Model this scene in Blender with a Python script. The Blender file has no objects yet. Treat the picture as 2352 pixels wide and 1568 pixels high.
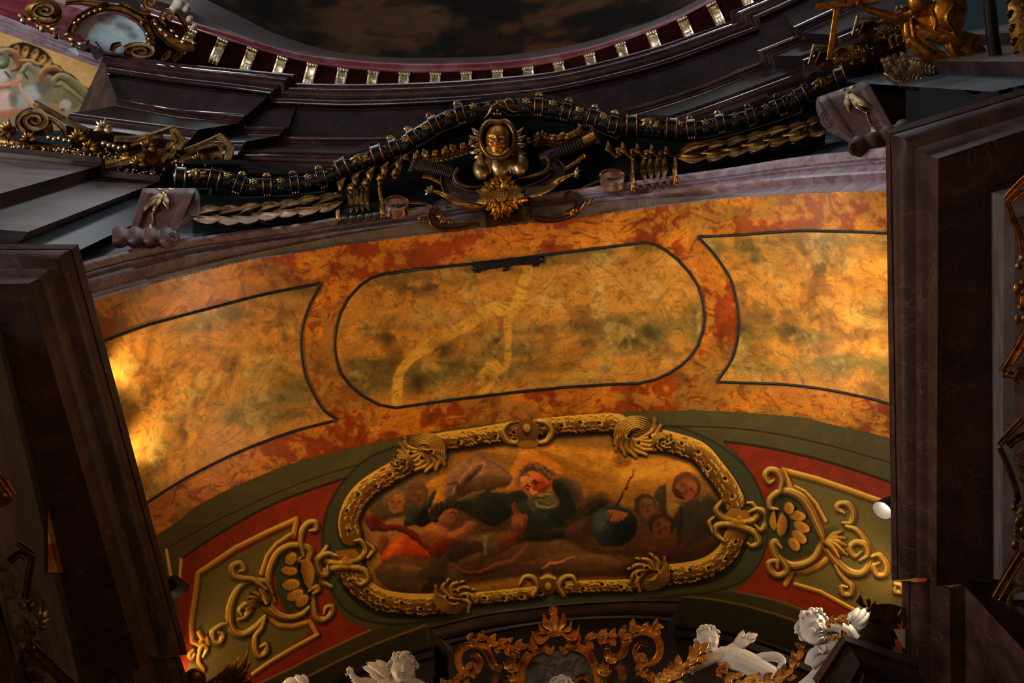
import bpy, math, random
import numpy as np
from mathutils import Vector, Matrix

random.seed(7); np.random.seed(7)
SC = bpy.context.scene
COL = SC.collection

# ------------------------------------------------------------------ camera
TH, RL, FPX = 0.25658, 0.116987, 2491.86       # tilt off the zenith, roll, focal length in pixels of a 2352 wide frame
CX, CY, EYE = 1176.0, 784.0, 1.6
_O = np.array([0.0, math.sin(TH), math.cos(TH)])
_A = np.array([1.0, 0.0, 0.0])
_B = np.array([0.0, math.cos(TH), -math.sin(TH)])
_U = _A * math.cos(RL) + _B * math.sin(RL)
_V = -_A * math.sin(RL) + _B * math.cos(RL)
cam_d = bpy.data.cameras.new('camera')
cam = bpy.data.objects.new('camera', cam_d); COL.objects.link(cam)
cam_d.sensor_width = 36.0
cam_d.lens = 36.0 * FPX / 2352.0
cam_d.clip_end = 200
cam.matrix_world = Matrix(((_U[0], -_V[0], -_O[0], 0), (_U[1], -_V[1], -_O[1], 0), (_U[2], -_V[2], -_O[2], EYE), (0, 0, 0, 1)))
SC.camera = cam

# ------------------------------------------------------------------ world, daylight, exposure
w = bpy.data.worlds.new('church_air'); SC.world = w; w.use_nodes = True
bg = w.node_tree.nodes['Background']
bg.inputs[0].default_value = (0.50, 0.78, 0.88, 1); bg.inputs[1].default_value = 0.022
SC.view_settings.view_transform = 'Standard'
SC.view_settings.look = 'None'
SC.view_settings.gamma = 1.0
SC.view_settings.exposure = 0.0
SC.view_settings.use_curve_mapping = False

def area(name, loc, target, size, power, color, sy=None):
    l = bpy.data.lights.new(name, 'AREA'); l.energy = power; l.color = color
    l.shape = 'RECTANGLE'; l.size = size; l.size_y = sy or size
    o = bpy.data.objects.new(name, l); COL.objects.link(o)
    o.location = loc
    o.rotation_euler = (Vector(target) - Vector(loc)).to_track_quat('-Z', 'Y').to_euler()
    return o
# daylight from the tall nave windows behind the viewer and from the dome windows
area('dome_window_daylight', (-5, -8, 24.5), (0, 1, 13.0), 2, 330, (0.90, 0.95, 1.0), 3.5)
area('dome_window_daylight', (4.5, -8, 24.5), (0, 1, 13.0), 2, 260, (0.90, 0.95, 1.0), 3.5)
area('nave_window_daylight', (-15, -6, 8.5), (-1, 0.5, 13.0), 4, 1900, (0.86, 0.94, 1.0), 7)
area('cornice_streak_light', (0, -15, 19.3), (0, 0, 14.8), 14, 380, (0.92, 0.96, 1.0), .8)  # added unseen strip light, shaped to draw streak highlights along the cornice
# added warm light on the nave floor, so the gilding picks up amber bounce
area('floor_bounce_light', (0, -3.5, 6.0), (0, -2.5, 0), 4, 480, (1.0, 0.74, 0.44), 6)

# ------------------------------------------------------------------ pixel rays -> points
def D(u, v):
    x = u - CX; y = v - CY
    a = x * math.cos(RL) - y * math.sin(RL); b = x * math.sin(RL) + y * math.cos(RL)
    return np.stack([a + 0 * b, FPX * math.sin(TH) + b * math.cos(TH), FPX * math.cos(TH) - b * math.sin(TH)], -1)
def pz(u, v, z):
    """point at height z above the eye seen at pixel u, v (arrays allowed); world coordinates"""
    d = D(np.asarray(u, float), np.asarray(v, float))
    p = d / d[..., 2:3] * np.asarray(z, float)[..., None]
    p = p.copy(); p[..., 2] += EYE
    return p
VR, VXC, VCROWN = 3.731, 0.044, 10.8
def pv(u, v, dr=0.0):
    """point on the barrel vault (radius grown by dr)"""
    d = D(np.asarray(u, float), np.asarray(v, float)); X = d[..., 0] / d[..., 2]
    R = VR + np.asarray(dr, float); zc = VCROWN - VR
    A = 1 + X * X; B = -2 * (zc + X * VXC); C = zc * zc + VXC * VXC - R * R
    z = (-B + np.sqrt(np.maximum(B * B - 4 * A * C, 0))) / (2 * A)
    p = d / d[..., 2:3] * z[..., None]
    p = p.copy(); p[..., 2] += EYE
    return p
def to_px(P):
    P = np.asarray(P, float) - np.array([0, 0, EYE])
    o = P @ _O; a = P @ _U / o * FPX; b = P @ _V / o * FPX
    return CX + a, CY + b

# ------------------------------------------------------------------ curves
def cr(pts, n=8, closed=False):
    """Catmull-Rom through pts (any dimension), n samples per span"""
    P = np.array(pts, float)
    if len(P) < 3 and not closed:
        t = np.linspace(0, 1, n + 1)[:, None]; return P[0] * (1 - t) + P[-1] * t
    if closed: Q = np.vstack([P[-1], P, P[0], P[1]])
    else: Q = np.vstack([2 * P[0] - P[1], P, 2 * P[-1] - P[-2]])
    out = []
    m = len(P) if closed else len(P) - 1
    for i in range(m):
        p0, p1, p2, p3 = Q[i:i + 4]
        for k in range(n):
            t = k / n
            out.append(.5 * (2 * p1 + (p2 - p0) * t + (2 * p0 - 5 * p1 + 4 * p2 - p3) * t * t + (3 * p1 - p0 - 3 * p2 + p3) * t ** 3))
    if not closed: out.append(P[-1])
    return np.array(out)
def lin(pts, n):
    P = np.array(pts, float); s = np.r_[0, np.cumsum(np.linalg.norm(np.diff(P, axis=0), axis=1))]
    t = np.linspace(0, s[-1], n)
    return np.stack([np.interp(t, s, P[:, k]) for k in range(P.shape[1])], 1)
def spiral(cx, cy, r0, r1, a0, turns, n=26, sx=1.0, sy=1.0):
    """points from radius r0 at angle a0 (degrees, v down) winding to r1"""
    t = np.linspace(0, 1, n); a = math.radians(a0) + turns * 2 * math.pi * t
    r = r0 + (r1 - r0) * t ** .8
    return np.stack([cx + sx * r * np.cos(a), cy + sy * r * np.sin(a)], 1)

# ------------------------------------------------------------------ mesh builder in (u, v, w): pixel, pixel, pixels towards the eye
MATS = {}
def link_mesh(name, V, Fc, mat, parent=None, smooth=True, col=None, kind=None, sharp=None):
    me = bpy.data.meshes.new(name)
    me.from_pydata([tuple(map(float, p)) for p in V] if not isinstance(V, np.ndarray) else V.tolist(), [], Fc)
    me.validate(clean_customdata=False)
    o = bpy.data.objects.new(name, me); COL.objects.link(o)
    if mat: me.materials.append(mat if not isinstance(mat, str) else MATS[mat])
    if smooth:
        me.polygons.foreach_set('use_smooth', [True] * len(me.polygons))
        if sharp: me.set_sharp_from_angle(angle=math.radians(sharp))
    if col is not None:
        a = me.color_attributes.new('paint', 'FLOAT_COLOR', 'POINT')
        c = np.ones((len(V), 4), np.float32); c[:, :3] = col
        a.data.foreach_set('color', c.ravel())
    if parent is not None: attach(o, parent)
    if kind: o['kind'] = kind
    return o
def attach(o, parent):
    o.parent = parent
    if parent.type == 'EMPTY':
        o.matrix_parent_inverse = Matrix.Translation(-Vector(parent.location))
    return o
def tag(o, label, cat, group=None):
    o['label'] = label; o['category'] = cat
    if group: o['group'] = group
    return o
def thing(name, loc, label, cat, group=None):
    o = bpy.data.objects.new(name, None); COL.objects.link(o)
    o.location = tuple(map(float, loc)); o.empty_display_size = .1
    return tag(o, label, cat, group)
def at(u, v, z): return pz(u, v, z)

class MB:
    """collects shapes in (u, v, w) at a reference height z (a number or a function of u, v)"""
    def __init__(s, z): s.z = z; s.V = []; s.F = []
    def add(s, V, Fc):
        b = len(s.V); s.V += [tuple(p) for p in V]; s.F += [tuple(i + b for i in f) for f in Fc]; return s
    def grid(s, G, closed=False, flip=False):
        """G: rows x cols x 3"""
        G = np.asarray(G, float); r, c = G.shape[:2]; Fc = []
        for i in range(r - 1):
            for j in range(c if closed else c - 1):
                a, b2 = i * c + j, i * c + (j + 1) % c
                f = (a, b2, b2 + c, a + c); Fc.append(f[::-1] if flip else f)
        return s.add(G.reshape(-1, 3), Fc)
    def tube(s, path, rad, seg=8, flat=1.0, caps=True):
        """round tube along (u,v[,w]) points; rad number or per-point list; flat squashes w"""
        P = np.array(path, float)
        if P.shape[1] == 2: P = np.c_[P, np.zeros(len(P))]
        n = len(P); R = np.interp(np.linspace(0, 1, n), np.linspace(0, 1, len(rad)), rad) if np.ndim(rad) else np.full(n, rad)
        T = np.gradient(P, axis=0); T /= np.linalg.norm(T, axis=1)[:, None] + 1e-9
        G = []
        ref = np.array([0, 0, 1.0])
        for i in range(n):
            x = np.cross(ref, T[i]); l = np.linalg.norm(x)
            x = x / l if l > .05 else np.array([1.0, 0, 0]); y = np.cross(T[i], x)
            a = np.linspace(0, 2 * np.pi, seg, endpoint=False)
            ring = np.outer(np.cos(a), x) + np.outer(np.sin(a), y); ring[:, 2] *= flat
            G.append(P[i] + R[i] * ring)
        b = len(s.V); s.grid(np.array(G), closed=True)
        if caps:
            s.F.append(tuple(b + k for k in range(seg))[::-1]); e = b + (n - 1) * seg
            s.F.append(tuple(e + k for k in range(seg)))
        return s
    def band(s, path, wid, prof, w0=0.0, wl=None):
        """ribbon facing the eye along a (u,v) path: prof = [(across -1..1, height)], wid half width, wl base w along path"""
        P = np.array(path, float)[:, :2]; n = len(P)
        W = np.interp(np.linspace(0, 1, n), np.linspace(0, 1, len(wid)), wid) if np.ndim(wid) else np.full(n, wid)
        if wl is None: B = np.full(n, w0)
        else: B = w0 + np.interp(np.linspace(0, 1, n), np.linspace(0, 1, len(wl)), wl)
        T = np.gradient(P, axis=0); T /= np.linalg.norm(T, axis=1)[:, None] + 1e-9
        N = np.stack([-T[:, 1], T[:, 0]], 1)
        G = []
        wm = max(W.max(), 1e-6)
        for i in range(n):
            G.append([(P[i, 0] + N[i, 0] * a * W[i], P[i, 1] + N[i, 1] * a * W[i], B[i] + h * (W[i] / wm) ** .5) for a, h in prof])
        G = np.array(G); b = len(s.V); c = len(prof); s.grid(G)
        s.F.append(tuple(b + k for k in range(c))); e = b + (n - 1) * c; s.F.append(tuple(e + k for k in range(c))[::-1])
        return s
    def ball(s, c, r, seg=10, rings=6, rot=0.0):
        """ellipsoid; r = number or (ru, rv, rw); rot in the picture plane (degrees)"""
        r = np.array(r if np.ndim(r) else (r, r, r), float); c = np.array(c if len(c) == 3 else (*c, 0.0), float)
        ca, sa = math.cos(math.radians(rot)), math.sin(math.radians(rot))
        G = []
        for i in range(rings + 1):
            p = math.pi * i / rings
            row = []
            for k in range(seg):
                a = 2 * math.pi * k / seg
                x, y, z = r[0] * math.sin(p) * math.cos(a), r[1] * math.sin(p) * math.sin(a), r[2] * math.cos(p)
                row.append((c[0] + x * ca - y * sa, c[1] + x * sa + y * ca, c[2] + z))
            G.append(row)
        return s.grid(np.array(G), closed=True)
    def leaf(s, p0, p1, wid, lift=.25, bend=0.0, lobes=3, curl=.35, w0=0.0, w1=None, n=9, thick=None, cup=.25):
        """lobed leaf from p0 to p1 (u,v); lift arches towards the eye, curl turns the tip back"""
        p0 = np.array(p0, float)[:2]; p1 = np.array(p1, float)[:2]; d = p1 - p0; L = np.linalg.norm(d) + 1e-6
        T = d / L; N = np.array([-T[1], T[0]])
        w1 = w0 if w1 is None else w1; thick = thick or max(1.2, .05 * L)
        G = []; G2 = []
        ks = (-1, -.62, 0, .62, 1)
        for i in range(n):
            t = i / (n - 1)
            env = (math.sin(math.pi * min(1, t * .92 + .08)) ** .75) if t < .999 else .02
            lob = 1 - .30 * abs(math.sin(math.pi * lobes * t)) if lobes else 1.0
            hw = max(.03 * wid, wid * env * lob)
            c = p0 + d * t + N * bend * L * math.sin(math.pi * t)
            wz = w0 + (w1 - w0) * t + lift * L * math.sin(math.pi * min(1, t * 1.05)) - curl * L * max(0, t - .72) ** 1.5 * 1.5
            row = []; row2 = []
            for k in ks:
                q = c + N * k * hw
                z = wz - cup * hw * abs(k) ** 1.5 + (.10 * hw if k == 0 else 0)
                row.append((q[0], q[1], z)); row2.append((q[0], q[1], z - thick))
            G.append(row); G2.append(row2)
        b = len(s.V); s.grid(np.array(G)); m = len(s.V); s.grid(np.array(G2), flip=True)
        c = len(ks)
        for i in range(n - 1):
            s.F.append((b + i * c, b + (i + 1) * c, m + (i + 1) * c, m + i * c))
            s.F.append((b + i * c + c - 1, m + i * c + c - 1, m + (i + 1) * c + c - 1, b + (i + 1) * c + c - 1))
        s.F.append(tuple(b + k for k in range(c)) + tuple(m + k for k in range(c))[::-1])
        e = (n - 1) * c; s.F.append((tuple(b + e + k for k in range(c)) + tuple(m + e + k for k in range(c))[::-1])[::-1])
        return s
    def slab(s, poly, w0, w1, bev=0.0):
        """extruded (u,v) polygon from w0 (back) to w1 (front) with a bevelled front edge"""
        P = np.array(poly, float)[:, :2]; n = len(P); c = P.mean(0)
        rings = [np.c_[P, np.full(n, w0)]]
        if bev:
            T = np.roll(P, -1, 0) - np.roll(P, 1, 0); T /= np.linalg.norm(T, axis=1)[:, None] + 1e-9
            N = np.stack([-T[:, 1], T[:, 0]], 1)
            ar = .5 * np.sum(P[:, 0] * np.roll(P[:, 1], -1) - np.roll(P[:, 0], -1) * P[:, 1])
            if ar < 0: N = -N
            rings += [np.c_[P, np.full(n, w1 - bev)], np.c_[P + N * bev, np.full(n, w1)]]
        else: rings.append(np.c_[P, np.full(n, w1)])
        b = len(s.V); s.grid(np.array(rings), closed=True)
        e = b + (len(rings) - 1) * n
        s.F.append(tuple(e + k for k in range(n))); s.F.append(tuple(b + k for k in range(n))[::-1])
        return s
    def world(s):
        A = np.array(s.V, float)
        if not len(A): return A
        z = s.z(A[:, 0], A[:, 1]) if callable(s.z) else np.full(len(A), float(s.z))
        P = pz(A[:, 0], A[:, 1], z); eye = np.array([0, 0, EYE])
        d = P - eye; L = np.linalg.norm(d, axis=1)[:, None]
        px = (d @ _O)[:, None] / FPX
        return eye + d * (1 - A[:, 2:3] * px / L)
    def build(s, name, mat, parent=None, smooth=True, sharp=None, label=None):
        o = link_mesh(name, s.world(), s.F, mat, parent, smooth, sharp=sharp)
        if label: o['label'] = label
        return o
    def fused(s, name, mat, parent=None, voxel=1.2, it=2):
        """one continuous skin over all the shapes (voxel in pixels)"""
        W = s.world(); d = W.mean(0) - np.array([0, 0, EYE]); px = (d @ _O) / FPX
        o = link_mesh(name, W, s.F, mat, None, True)
        m = o.modifiers.new('fuse', 'REMESH'); m.mode = 'VOXEL'; m.voxel_size = voxel * px
        m2 = o.modifiers.new('soft', 'SMOOTH'); m2.iterations = it; m2.factor = .5
        dg = bpy.context.evaluated_depsgraph_get(); ev = o.evaluated_get(dg)
        me = bpy.data.meshes.new_from_object(ev); old = o.data
        o.modifiers.clear(); o.data = me; bpy.data.meshes.remove(old); me.name = name
        me.polygons.foreach_set('use_smooth', [True] * len(me.polygons))
        if not me.materials: me.materials.append(MATS[mat])
        if parent is not None: attach(o, parent)
        return o

ROUND = [(-1, 0), (-.92, .38), (-.7, .72), (-.38, .93), (0, 1), (.38, .93), (.7, .72), (.92, .38), (1, 0)]
def rnd(h): return [(a, b * h) for a, b in ROUND]
def chan(h, lip=.22, deep=.45):
    return [(-1, 0), (-1, h * .9), (-1 + lip * .5, h), (-1 + lip, h * .9), (-1 + lip * 1.3, h * deep), (0, h * (deep + .12)), (1 - lip * 1.3, h * deep), (1 - lip, h * .9), (1 - lip * .5, h), (1, h * .9), (1, 0)]

def loft(rails, prof=None, n=1):
    """rails: list of arrays (m x 3, world).  Returns verts, faces"""
    V = np.concatenate([np.asarray(r, float) for r in rails]); m = len(rails[0]); Fc = []
    for i in range(len(rails) - 1):
        for j in range(m - 1):
            a = i * m + j; Fc.append((a, a + 1, a + m + 1, a + m))
    return V, Fc
def moulded(A, B, prof):
    """rails between A and B following prof [(t, bulge metres towards the eye)]"""
    A = np.asarray(A, float); B = np.asarray(B, float)
    T = np.gradient(A + B, axis=0); N = np.cross(T, B - A); N /= np.linalg.norm(N, axis=1)[:, None] + 1e-9
    eye = np.array([0, 0, EYE]); sgn = np.sign(np.sum(N * (eye - (A + B) / 2), 1))[:, None]
    N = N * sgn
    return [A + (B - A) * t + N * h for t, h in prof]
def zr(pts, z):
    """pixel rail at height z (number or list) -> world points"""
    P = np.array(pts, float); z = np.interp(np.linspace(0, 1, len(P)), np.linspace(0, 1, len(z)), z) if np.ndim(z) else np.full(len(P), float(z))
    return pz(P[:, 0], P[:, 1], z)
# ------------------------------------------------------------------ materials (procedural)
def s2l(c):
    c = np.asarray(c, float) / 255.0
    return np.where(c <= .04045, c / 12.92, ((c + .055) / 1.055) ** 2.4)
class NT:
    def __init__(s, name):
        m = bpy.data.materials.new(name); m.use_nodes = True; s.m = m; s.t = m.node_tree; s.b = s.t.nodes['Principled BSDF']; MATS[name] = m
        s.co = s.t.nodes.new('ShaderNodeTexCoord').outputs['Object']
    def n(s, typ, **k):
        nd = s.t.nodes.new('ShaderNode' + typ)
        for a, b in k.items():
            if a.startswith('i_'): nd.inputs[a[2:].replace('_', ' ')].default_value = b
            else: setattr(nd, a, b)
        return nd
    def l(s, a, b): s.t.links.new(a, b)
    def noise(s, scale, detail=6, rough=.6, dist=0.0, stretch=None, off=None):
        nd = s.n('TexNoise'); nd.inputs['Scale'].default_value = scale; nd.inputs['Detail'].default_value = detail
        nd.inputs['Roughness'].default_value = rough; nd.inputs['Distortion'].default_value = dist
        mp = s.n('Mapping'); mp.inputs['Scale'].default_value = stretch or (1, 1, 1); mp.inputs['Location'].default_value = off or (0, 0, 0)
        s.l(s.co, mp.inputs[0]); s.l(mp.outputs[0], nd.inputs['Vector'])
        return nd.outputs['Fac']
    def ramp(s, fac, stops):
        r = s.n('ValToRGB'); e = r.color_ramp.elements
        while len(e) > 1: e.remove(e[-1])
        e[0].position = stops[0][0]; e[0].color = (*stops[0][1], 1)
        for p, c in stops[1:]:
            x = e.new(p); x.color = (*c, 1)
        s.l(fac, r.inputs[0]); return r.outputs[0]
    def mix(s, a, b, fac, mode='MIX'):
        m = s.n('Mix', data_type='RGBA', blend_type=mode)
        for sock, v in ((m.inputs[6], a), (m.inputs[7], b)):
            if isinstance(v, tuple): sock.default_value = (*v, 1)
            else: s.l(v, sock)
        if isinstance(fac, (int, float)): m.inputs[0].default_value = fac
        else: s.l(fac, m.inputs[0])
        return m.outputs[2]
    def bump(s, fac, st, d=.02):
        b = s.n('Bump'); b.inputs['Strength'].default_value = st; b.inputs['Distance'].default_value = d
        s.l(fac, b.inputs['Height']); s.l(b.outputs[0], s.b.inputs['Normal'])
    def fin(s, color, rough, metal=0.0, spec=.5):
        if isinstance(color, tuple): s.b.inputs['Base Color'].default_value = (*color, 1)
        else: s.l(color, s.b.inputs['Base Color'])
        if isinstance(rough, (int, float)): s.b.inputs['Roughness'].default_value = rough
        else: s.l(rough, s.b.inputs['Roughness'])
        s.b.inputs['Metallic'].default_value = metal; s.b.inputs['Specular IOR Level'].default_value = spec
        return s.m
def rgb(r, g, b): return tuple(float(x) for x in s2l((r, g, b)))

def marble(name, dark, mid, light, vein=None, rough=.35, scale=2.2, stretch=(1, 1, 1), bump=.08, spec=.5):
    t = NT(name)
    f = t.noise(scale, 8, .62, 1.2, stretch)
    c = t.ramp(f, [(.28, dark), (.5, mid), (.72, light)])
    if vein:
        v = t.noise(scale * .55, 5, .55, 2.6, stretch, (3, 1, 7))
        r = t.ramp(v, [(.492, (0, 0, 0)), (.5, (1, 1, 1)), (.508, (0, 0, 0))])
        m = t.n('RGBToBW'); t.l(r, m.inputs[0])
        mm = t.n('Math', operation='MULTIPLY'); t.l(m.outputs[0], mm.inputs[0]); mm.inputs[1].default_value = .35
        c = t.mix(c, vein, mm.outputs[0])
    fi = t.noise(38, 4, .6); t.bump(fi, bump, .01)
    return t.fin(c, rough, 0, spec)
marble('arch_marble', rgb(108, 84, 90), rgb(150, 124, 132), rgb(182, 160, 166), rgb(150, 130, 130), .30, 2.0, (1, 3, 6))
marble('dark_marble', rgb(34, 20, 18), rgb(56, 35, 31), rgb(82, 54, 48), rgb(120, 88, 76), .42, 1.6, (1, 1, 1), .08, .22)
marble('frieze_marble', rgb(24, 14, 13), rgb(38, 23, 21), rgb(54, 34, 31), rgb(70, 50, 44), .5, 1.6, (1, 1, 1), .08, .07)
marble('pier_marble', rgb(70, 56, 54), rgb(100, 84, 80), rgb(124, 108, 102), rgb(140, 126, 120), .4, 1.2, (.6, .6, 2.5))
marble('slate_wall', rgb(52, 58, 62), rgb(70, 78, 82), rgb(92, 100, 102), None, .5, 1.4, (1, 1, 9))
marble('entab_marble', rgb(40, 20, 20), rgb(58, 36, 35), rgb(84, 58, 56), rgb(116, 82, 78), .17, 1.1)
marble('red_marble', rgb(90, 26, 36), rgb(128, 48, 58), rgb(150, 110, 116), rgb(160, 120, 125), .28, 1.3)
marble('red_frieze', rgb(26, 7, 7), rgb(38, 11, 11), rgb(50, 17, 16), None, .8, 1.5, (1, 1, 1), .08, .0)
marble('black_wood', rgb(8, 10, 12), rgb(14, 17, 20), rgb(24, 28, 31), None, .28, 5.0, (1, 1, 1), .08, .4)
marble('void_black', rgb(6, 8, 9), rgb(10, 12, 13), rgb(15, 17, 18), None, .8, 5.0, (1, 1, 1), .08, .1)
marble('brown_wood', rgb(30, 16, 11), rgb(46, 26, 18), rgb(68, 42, 29), None, .40, 3.0, (1, 1, 4), .08, .3)
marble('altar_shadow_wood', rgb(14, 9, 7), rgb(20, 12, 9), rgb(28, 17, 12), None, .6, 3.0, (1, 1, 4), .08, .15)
marble('console_wood', rgb(58, 34, 31), rgb(82, 52, 48), rgb(108, 72, 66), None, .5, 3.0, (1, 1, 1), .08, .15)
marble('floor_stone', rgb(150, 130, 110), rgb(176, 154, 130), rgb(196, 176, 150), None, .5, .8)
marble('white_stucco', rgb(172, 154, 134), rgb(194, 177, 157), rgb(210, 196, 178), None, .55, 4.0)
marble('black_metal', rgb(14, 15, 17), rgb(22, 23, 26), rgb(32, 34, 36), None, .35, 6.0)

def gilt(name, bright, dim, patina, rough=.27, sc=9.0):
    t = NT(name)
    f = t.noise(sc, 6, .6, .8)
    c = t.ramp(f, [(.30, patina), (.42, dim), (.62, bright)])
    r = t.n('MapRange'); r.inputs[1].default_value = .3; r.inputs[2].default_value = .7; r.inputs[3].default_value = rough + .22; r.inputs[4].default_value = rough
    t.l(f, r.inputs[0])
    t.bump(t.noise(30, 4, .6), .25, .012)
    return t.fin(c, r.outputs[0], .92)
gilt('gold', rgb(206, 140, 48), rgb(150, 92, 28), rgb(66, 36, 12), .26)
gilt('gold_pale', rgb(196, 166, 118), rgb(132, 102, 64), rgb(48, 34, 22), .28)
gilt('gold_dark', rgb(146, 100, 42), rgb(92, 58, 24), rgb(30, 19, 11), .32)
gilt('silver_gold', rgb(220, 190, 150), rgb(166, 134, 100), rgb(80, 58, 42), .24)
gilt('copper_edge', rgb(176, 116, 84), rgb(120, 76, 56), rgb(50, 32, 26), .35)

def painted(name, rough=.55, fine=22, bump=.25, amt=.5, spec=.3):
    """flat paint held in the mesh's colour attribute, with plaster grain"""
    t = NT(name)
    a = t.n('Attribute', attribute_name='paint')
    f = t.noise(fine, 8, .7, .6)
    g = t.ramp(f, [(.25, (1 - amt * .55,) * 3), (.5, (1, 1, 1)), (.78, (1 + amt * .3,) * 3)])
    c = t.mix(a.outputs['Color'], g, 1.0, 'MULTIPLY')
    t.bump(t.noise(60, 5, .6), bump, .008)
    return t.fin(c, rough, 0, spec)
painted('fresco_paint', .6, 30, .25, .35)
painted('faded_fresco', .85, 14, .1, .4, .02)
def scagliola(name, vein_col, vein2, vs, amt, rough=.22):
    """polished false marble: colour attribute broken up by warped veins and specks"""
    t = NT(name)
    a = t.n('Attribute', attribute_name='paint')
    n1 = t.noise(1.7, 9, .66, 2.4)
    n2 = t.noise(vs, 10, .72, 3.2, (1, 1.4, 1), (5, 2, 1))
    n3 = t.noise(9.0, 8, .75, 1.5, (1, 1, 1), (2, 9, 4))
    v1 = t.ramp(n2, [(.40, (1, 1, 1)), (.49, (0, 0, 0)), (.56, (0, 0, 0)), (.66, (.55, .55, .55))])
    bw = t.n('RGBToBW'); t.l(v1, bw.inputs[0])
    mm = t.n('Math', operation='MULTIPLY'); t.l(bw.outputs[0], mm.inputs[0]); mm.inputs[1].default_value = amt
    c = t.mix(a.outputs['Color'], vein_col, mm.outputs[0])
    sp = t.ramp(n3, [(.30, (1, 1, 1)), (.38, (0, 0, 0))])
    bw2 = t.n('RGBToBW'); t.l(sp, bw2.inputs[0])
    m2 = t.n('Math', operation='MULTIPLY'); t.l(bw2.outputs[0], m2.inputs[0]); m2.inputs[1].default_value = .7
    c = t.mix(c, vein2, m2.outputs[0])
    g = t.ramp(n1, [(.3, (.50, .46, .40)), (.5, (.95, .93, .9)), (.72, (1.25, 1.18, 1.08))])
    c = t.mix(c, g, 1.0, 'MULTIPLY')
    f = t.ramp(t.noise(26, 8, .75, 1.0), [(.3, (.72, .70, .66)), (.55, (1, 1, 1)), (.75, (1.15, 1.12, 1.05))])
    c = t.mix(c, f, 1.0, 'MULTIPLY')
    t.bump(t.noise(50, 4, .6), .06, .006)
    return t.fin(c, rough, 0, .5)
scagliola('scagliola_red', rgb(150, 62, 12), rgb(110, 50, 20), 2.6, .85, .30)
scagliola('scagliola_green', rgb(92, 84, 40), rgb(40, 36, 22), 3.2, .5, .28)
t = NT('lamp_glow'); t.b.inputs['Emission Color'].default_value = (1, .86, .66, 1); t.b.inputs['Emission Strength'].default_value = 40; t.fin((1, .9, .8), .5)
t = NT('line_paint'); t.fin(rgb(22, 24, 20), .6)
t = NT('lamp_white'); t.fin(rgb(120, 116, 110), .5)
marble('plaque_green', rgb(52, 58, 50), rgb(74, 78, 66), rgb(96, 98, 82), None, .5, 4.0)
marble('letter_brown', rgb(40, 26, 16), rgb(56, 36, 22), rgb(74, 48, 30), None, .5, 4.0)
marble('painted_white_metal', rgb(130, 146, 152), rgb(160, 174, 178), rgb(186, 196, 198), None, .5, 4.0)
# ------------------------------------------------------------------ large structure
def structure(name, V, Fc, mat, parent=None, sharp=28, col=None, label=None, smooth=True):
    o = link_mesh(name, V, Fc, mat, parent, smooth, col=col, sharp=sharp)
    if parent is None: o['kind'] = 'structure'
    if label: o['label'] = label
    return o

FRONT = [(120, 722), (222, 690.5), (343, 657), (435, 633), (573, 600), (700, 581), (777, 568), (904, 551), (1083, 529), (1297, 505), (1550, 472.6), (1677, 458), (1831, 447.6), (2032, 441), (2140, 440)]
ARCHO = [(100, 640), (222, 603), (343, 571), (435, 556), (573, 541), (700, 524), (777, 511), (904, 494), (1083, 472), (1297, 449), (1550, 414), (1677, 397), (1831, 371), (2032, 346), (2140, 336)]
BACK = [(250, 1310), (364, 1229), (402, 1203.6), (474, 1152), (586, 1099), (688, 1061), (877, 1015), (954, 999), (1082, 981), (1210, 966), (1347, 953), (1505, 946), (1658, 946), (1847, 961), (1882, 970), (2035, 1006), (2130, 1040)]
fr = cr(FRONT, 8); ao = cr(ARCHO, 8)

# archivolt of the arch: moulded band of purple marble
IN = pv(fr[:, 0], fr[:, 1], 0.0); OUT = pv(ao[:, 0], ao[:, 1], .36)
prof = [(0, -.02), (.0, .04), (.05, .075), (.13, .10), (.21, .095), (.28, .06), (.30, .0), (.335, .0), (.34, .055), (.37, .055), (.375, .02), (.60, .015), (.61, .055), (.65, .085), (.69, .075), (.71, .03), (.72, .0), (.97, .005), (1.0, 0.0)]
R = moulded(OUT, IN, prof)
R = [R[0] + np.array([0, .22, .04])] + R
V, Fc = loft(R)
trim1 = structure('trim_1', V, Fc, 'arch_marble', label='purple marble moulded archivolt of the broad arch')

# wall face above the arch, from the archivolt up to the entablature
def yw(x): return 1.47 - .014 * x * x
wx = np.linspace(-3.95, 3.95, 60)
lowz = VCROWN - VR + np.sqrt(np.maximum((VR + .33) ** 2 - (wx - VXC) ** 2, .02)) + EYE
A = np.stack([wx, yw(wx), lowz], 1); Bt = np.stack([wx, yw(wx) - .05, np.full(60, 12.7 + EYE)], 1)
V, Fc = loft([A, Bt]); structure('wall_front', V, Fc, 'slate_wall', label='grey streaked marble wall above the arch')
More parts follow.
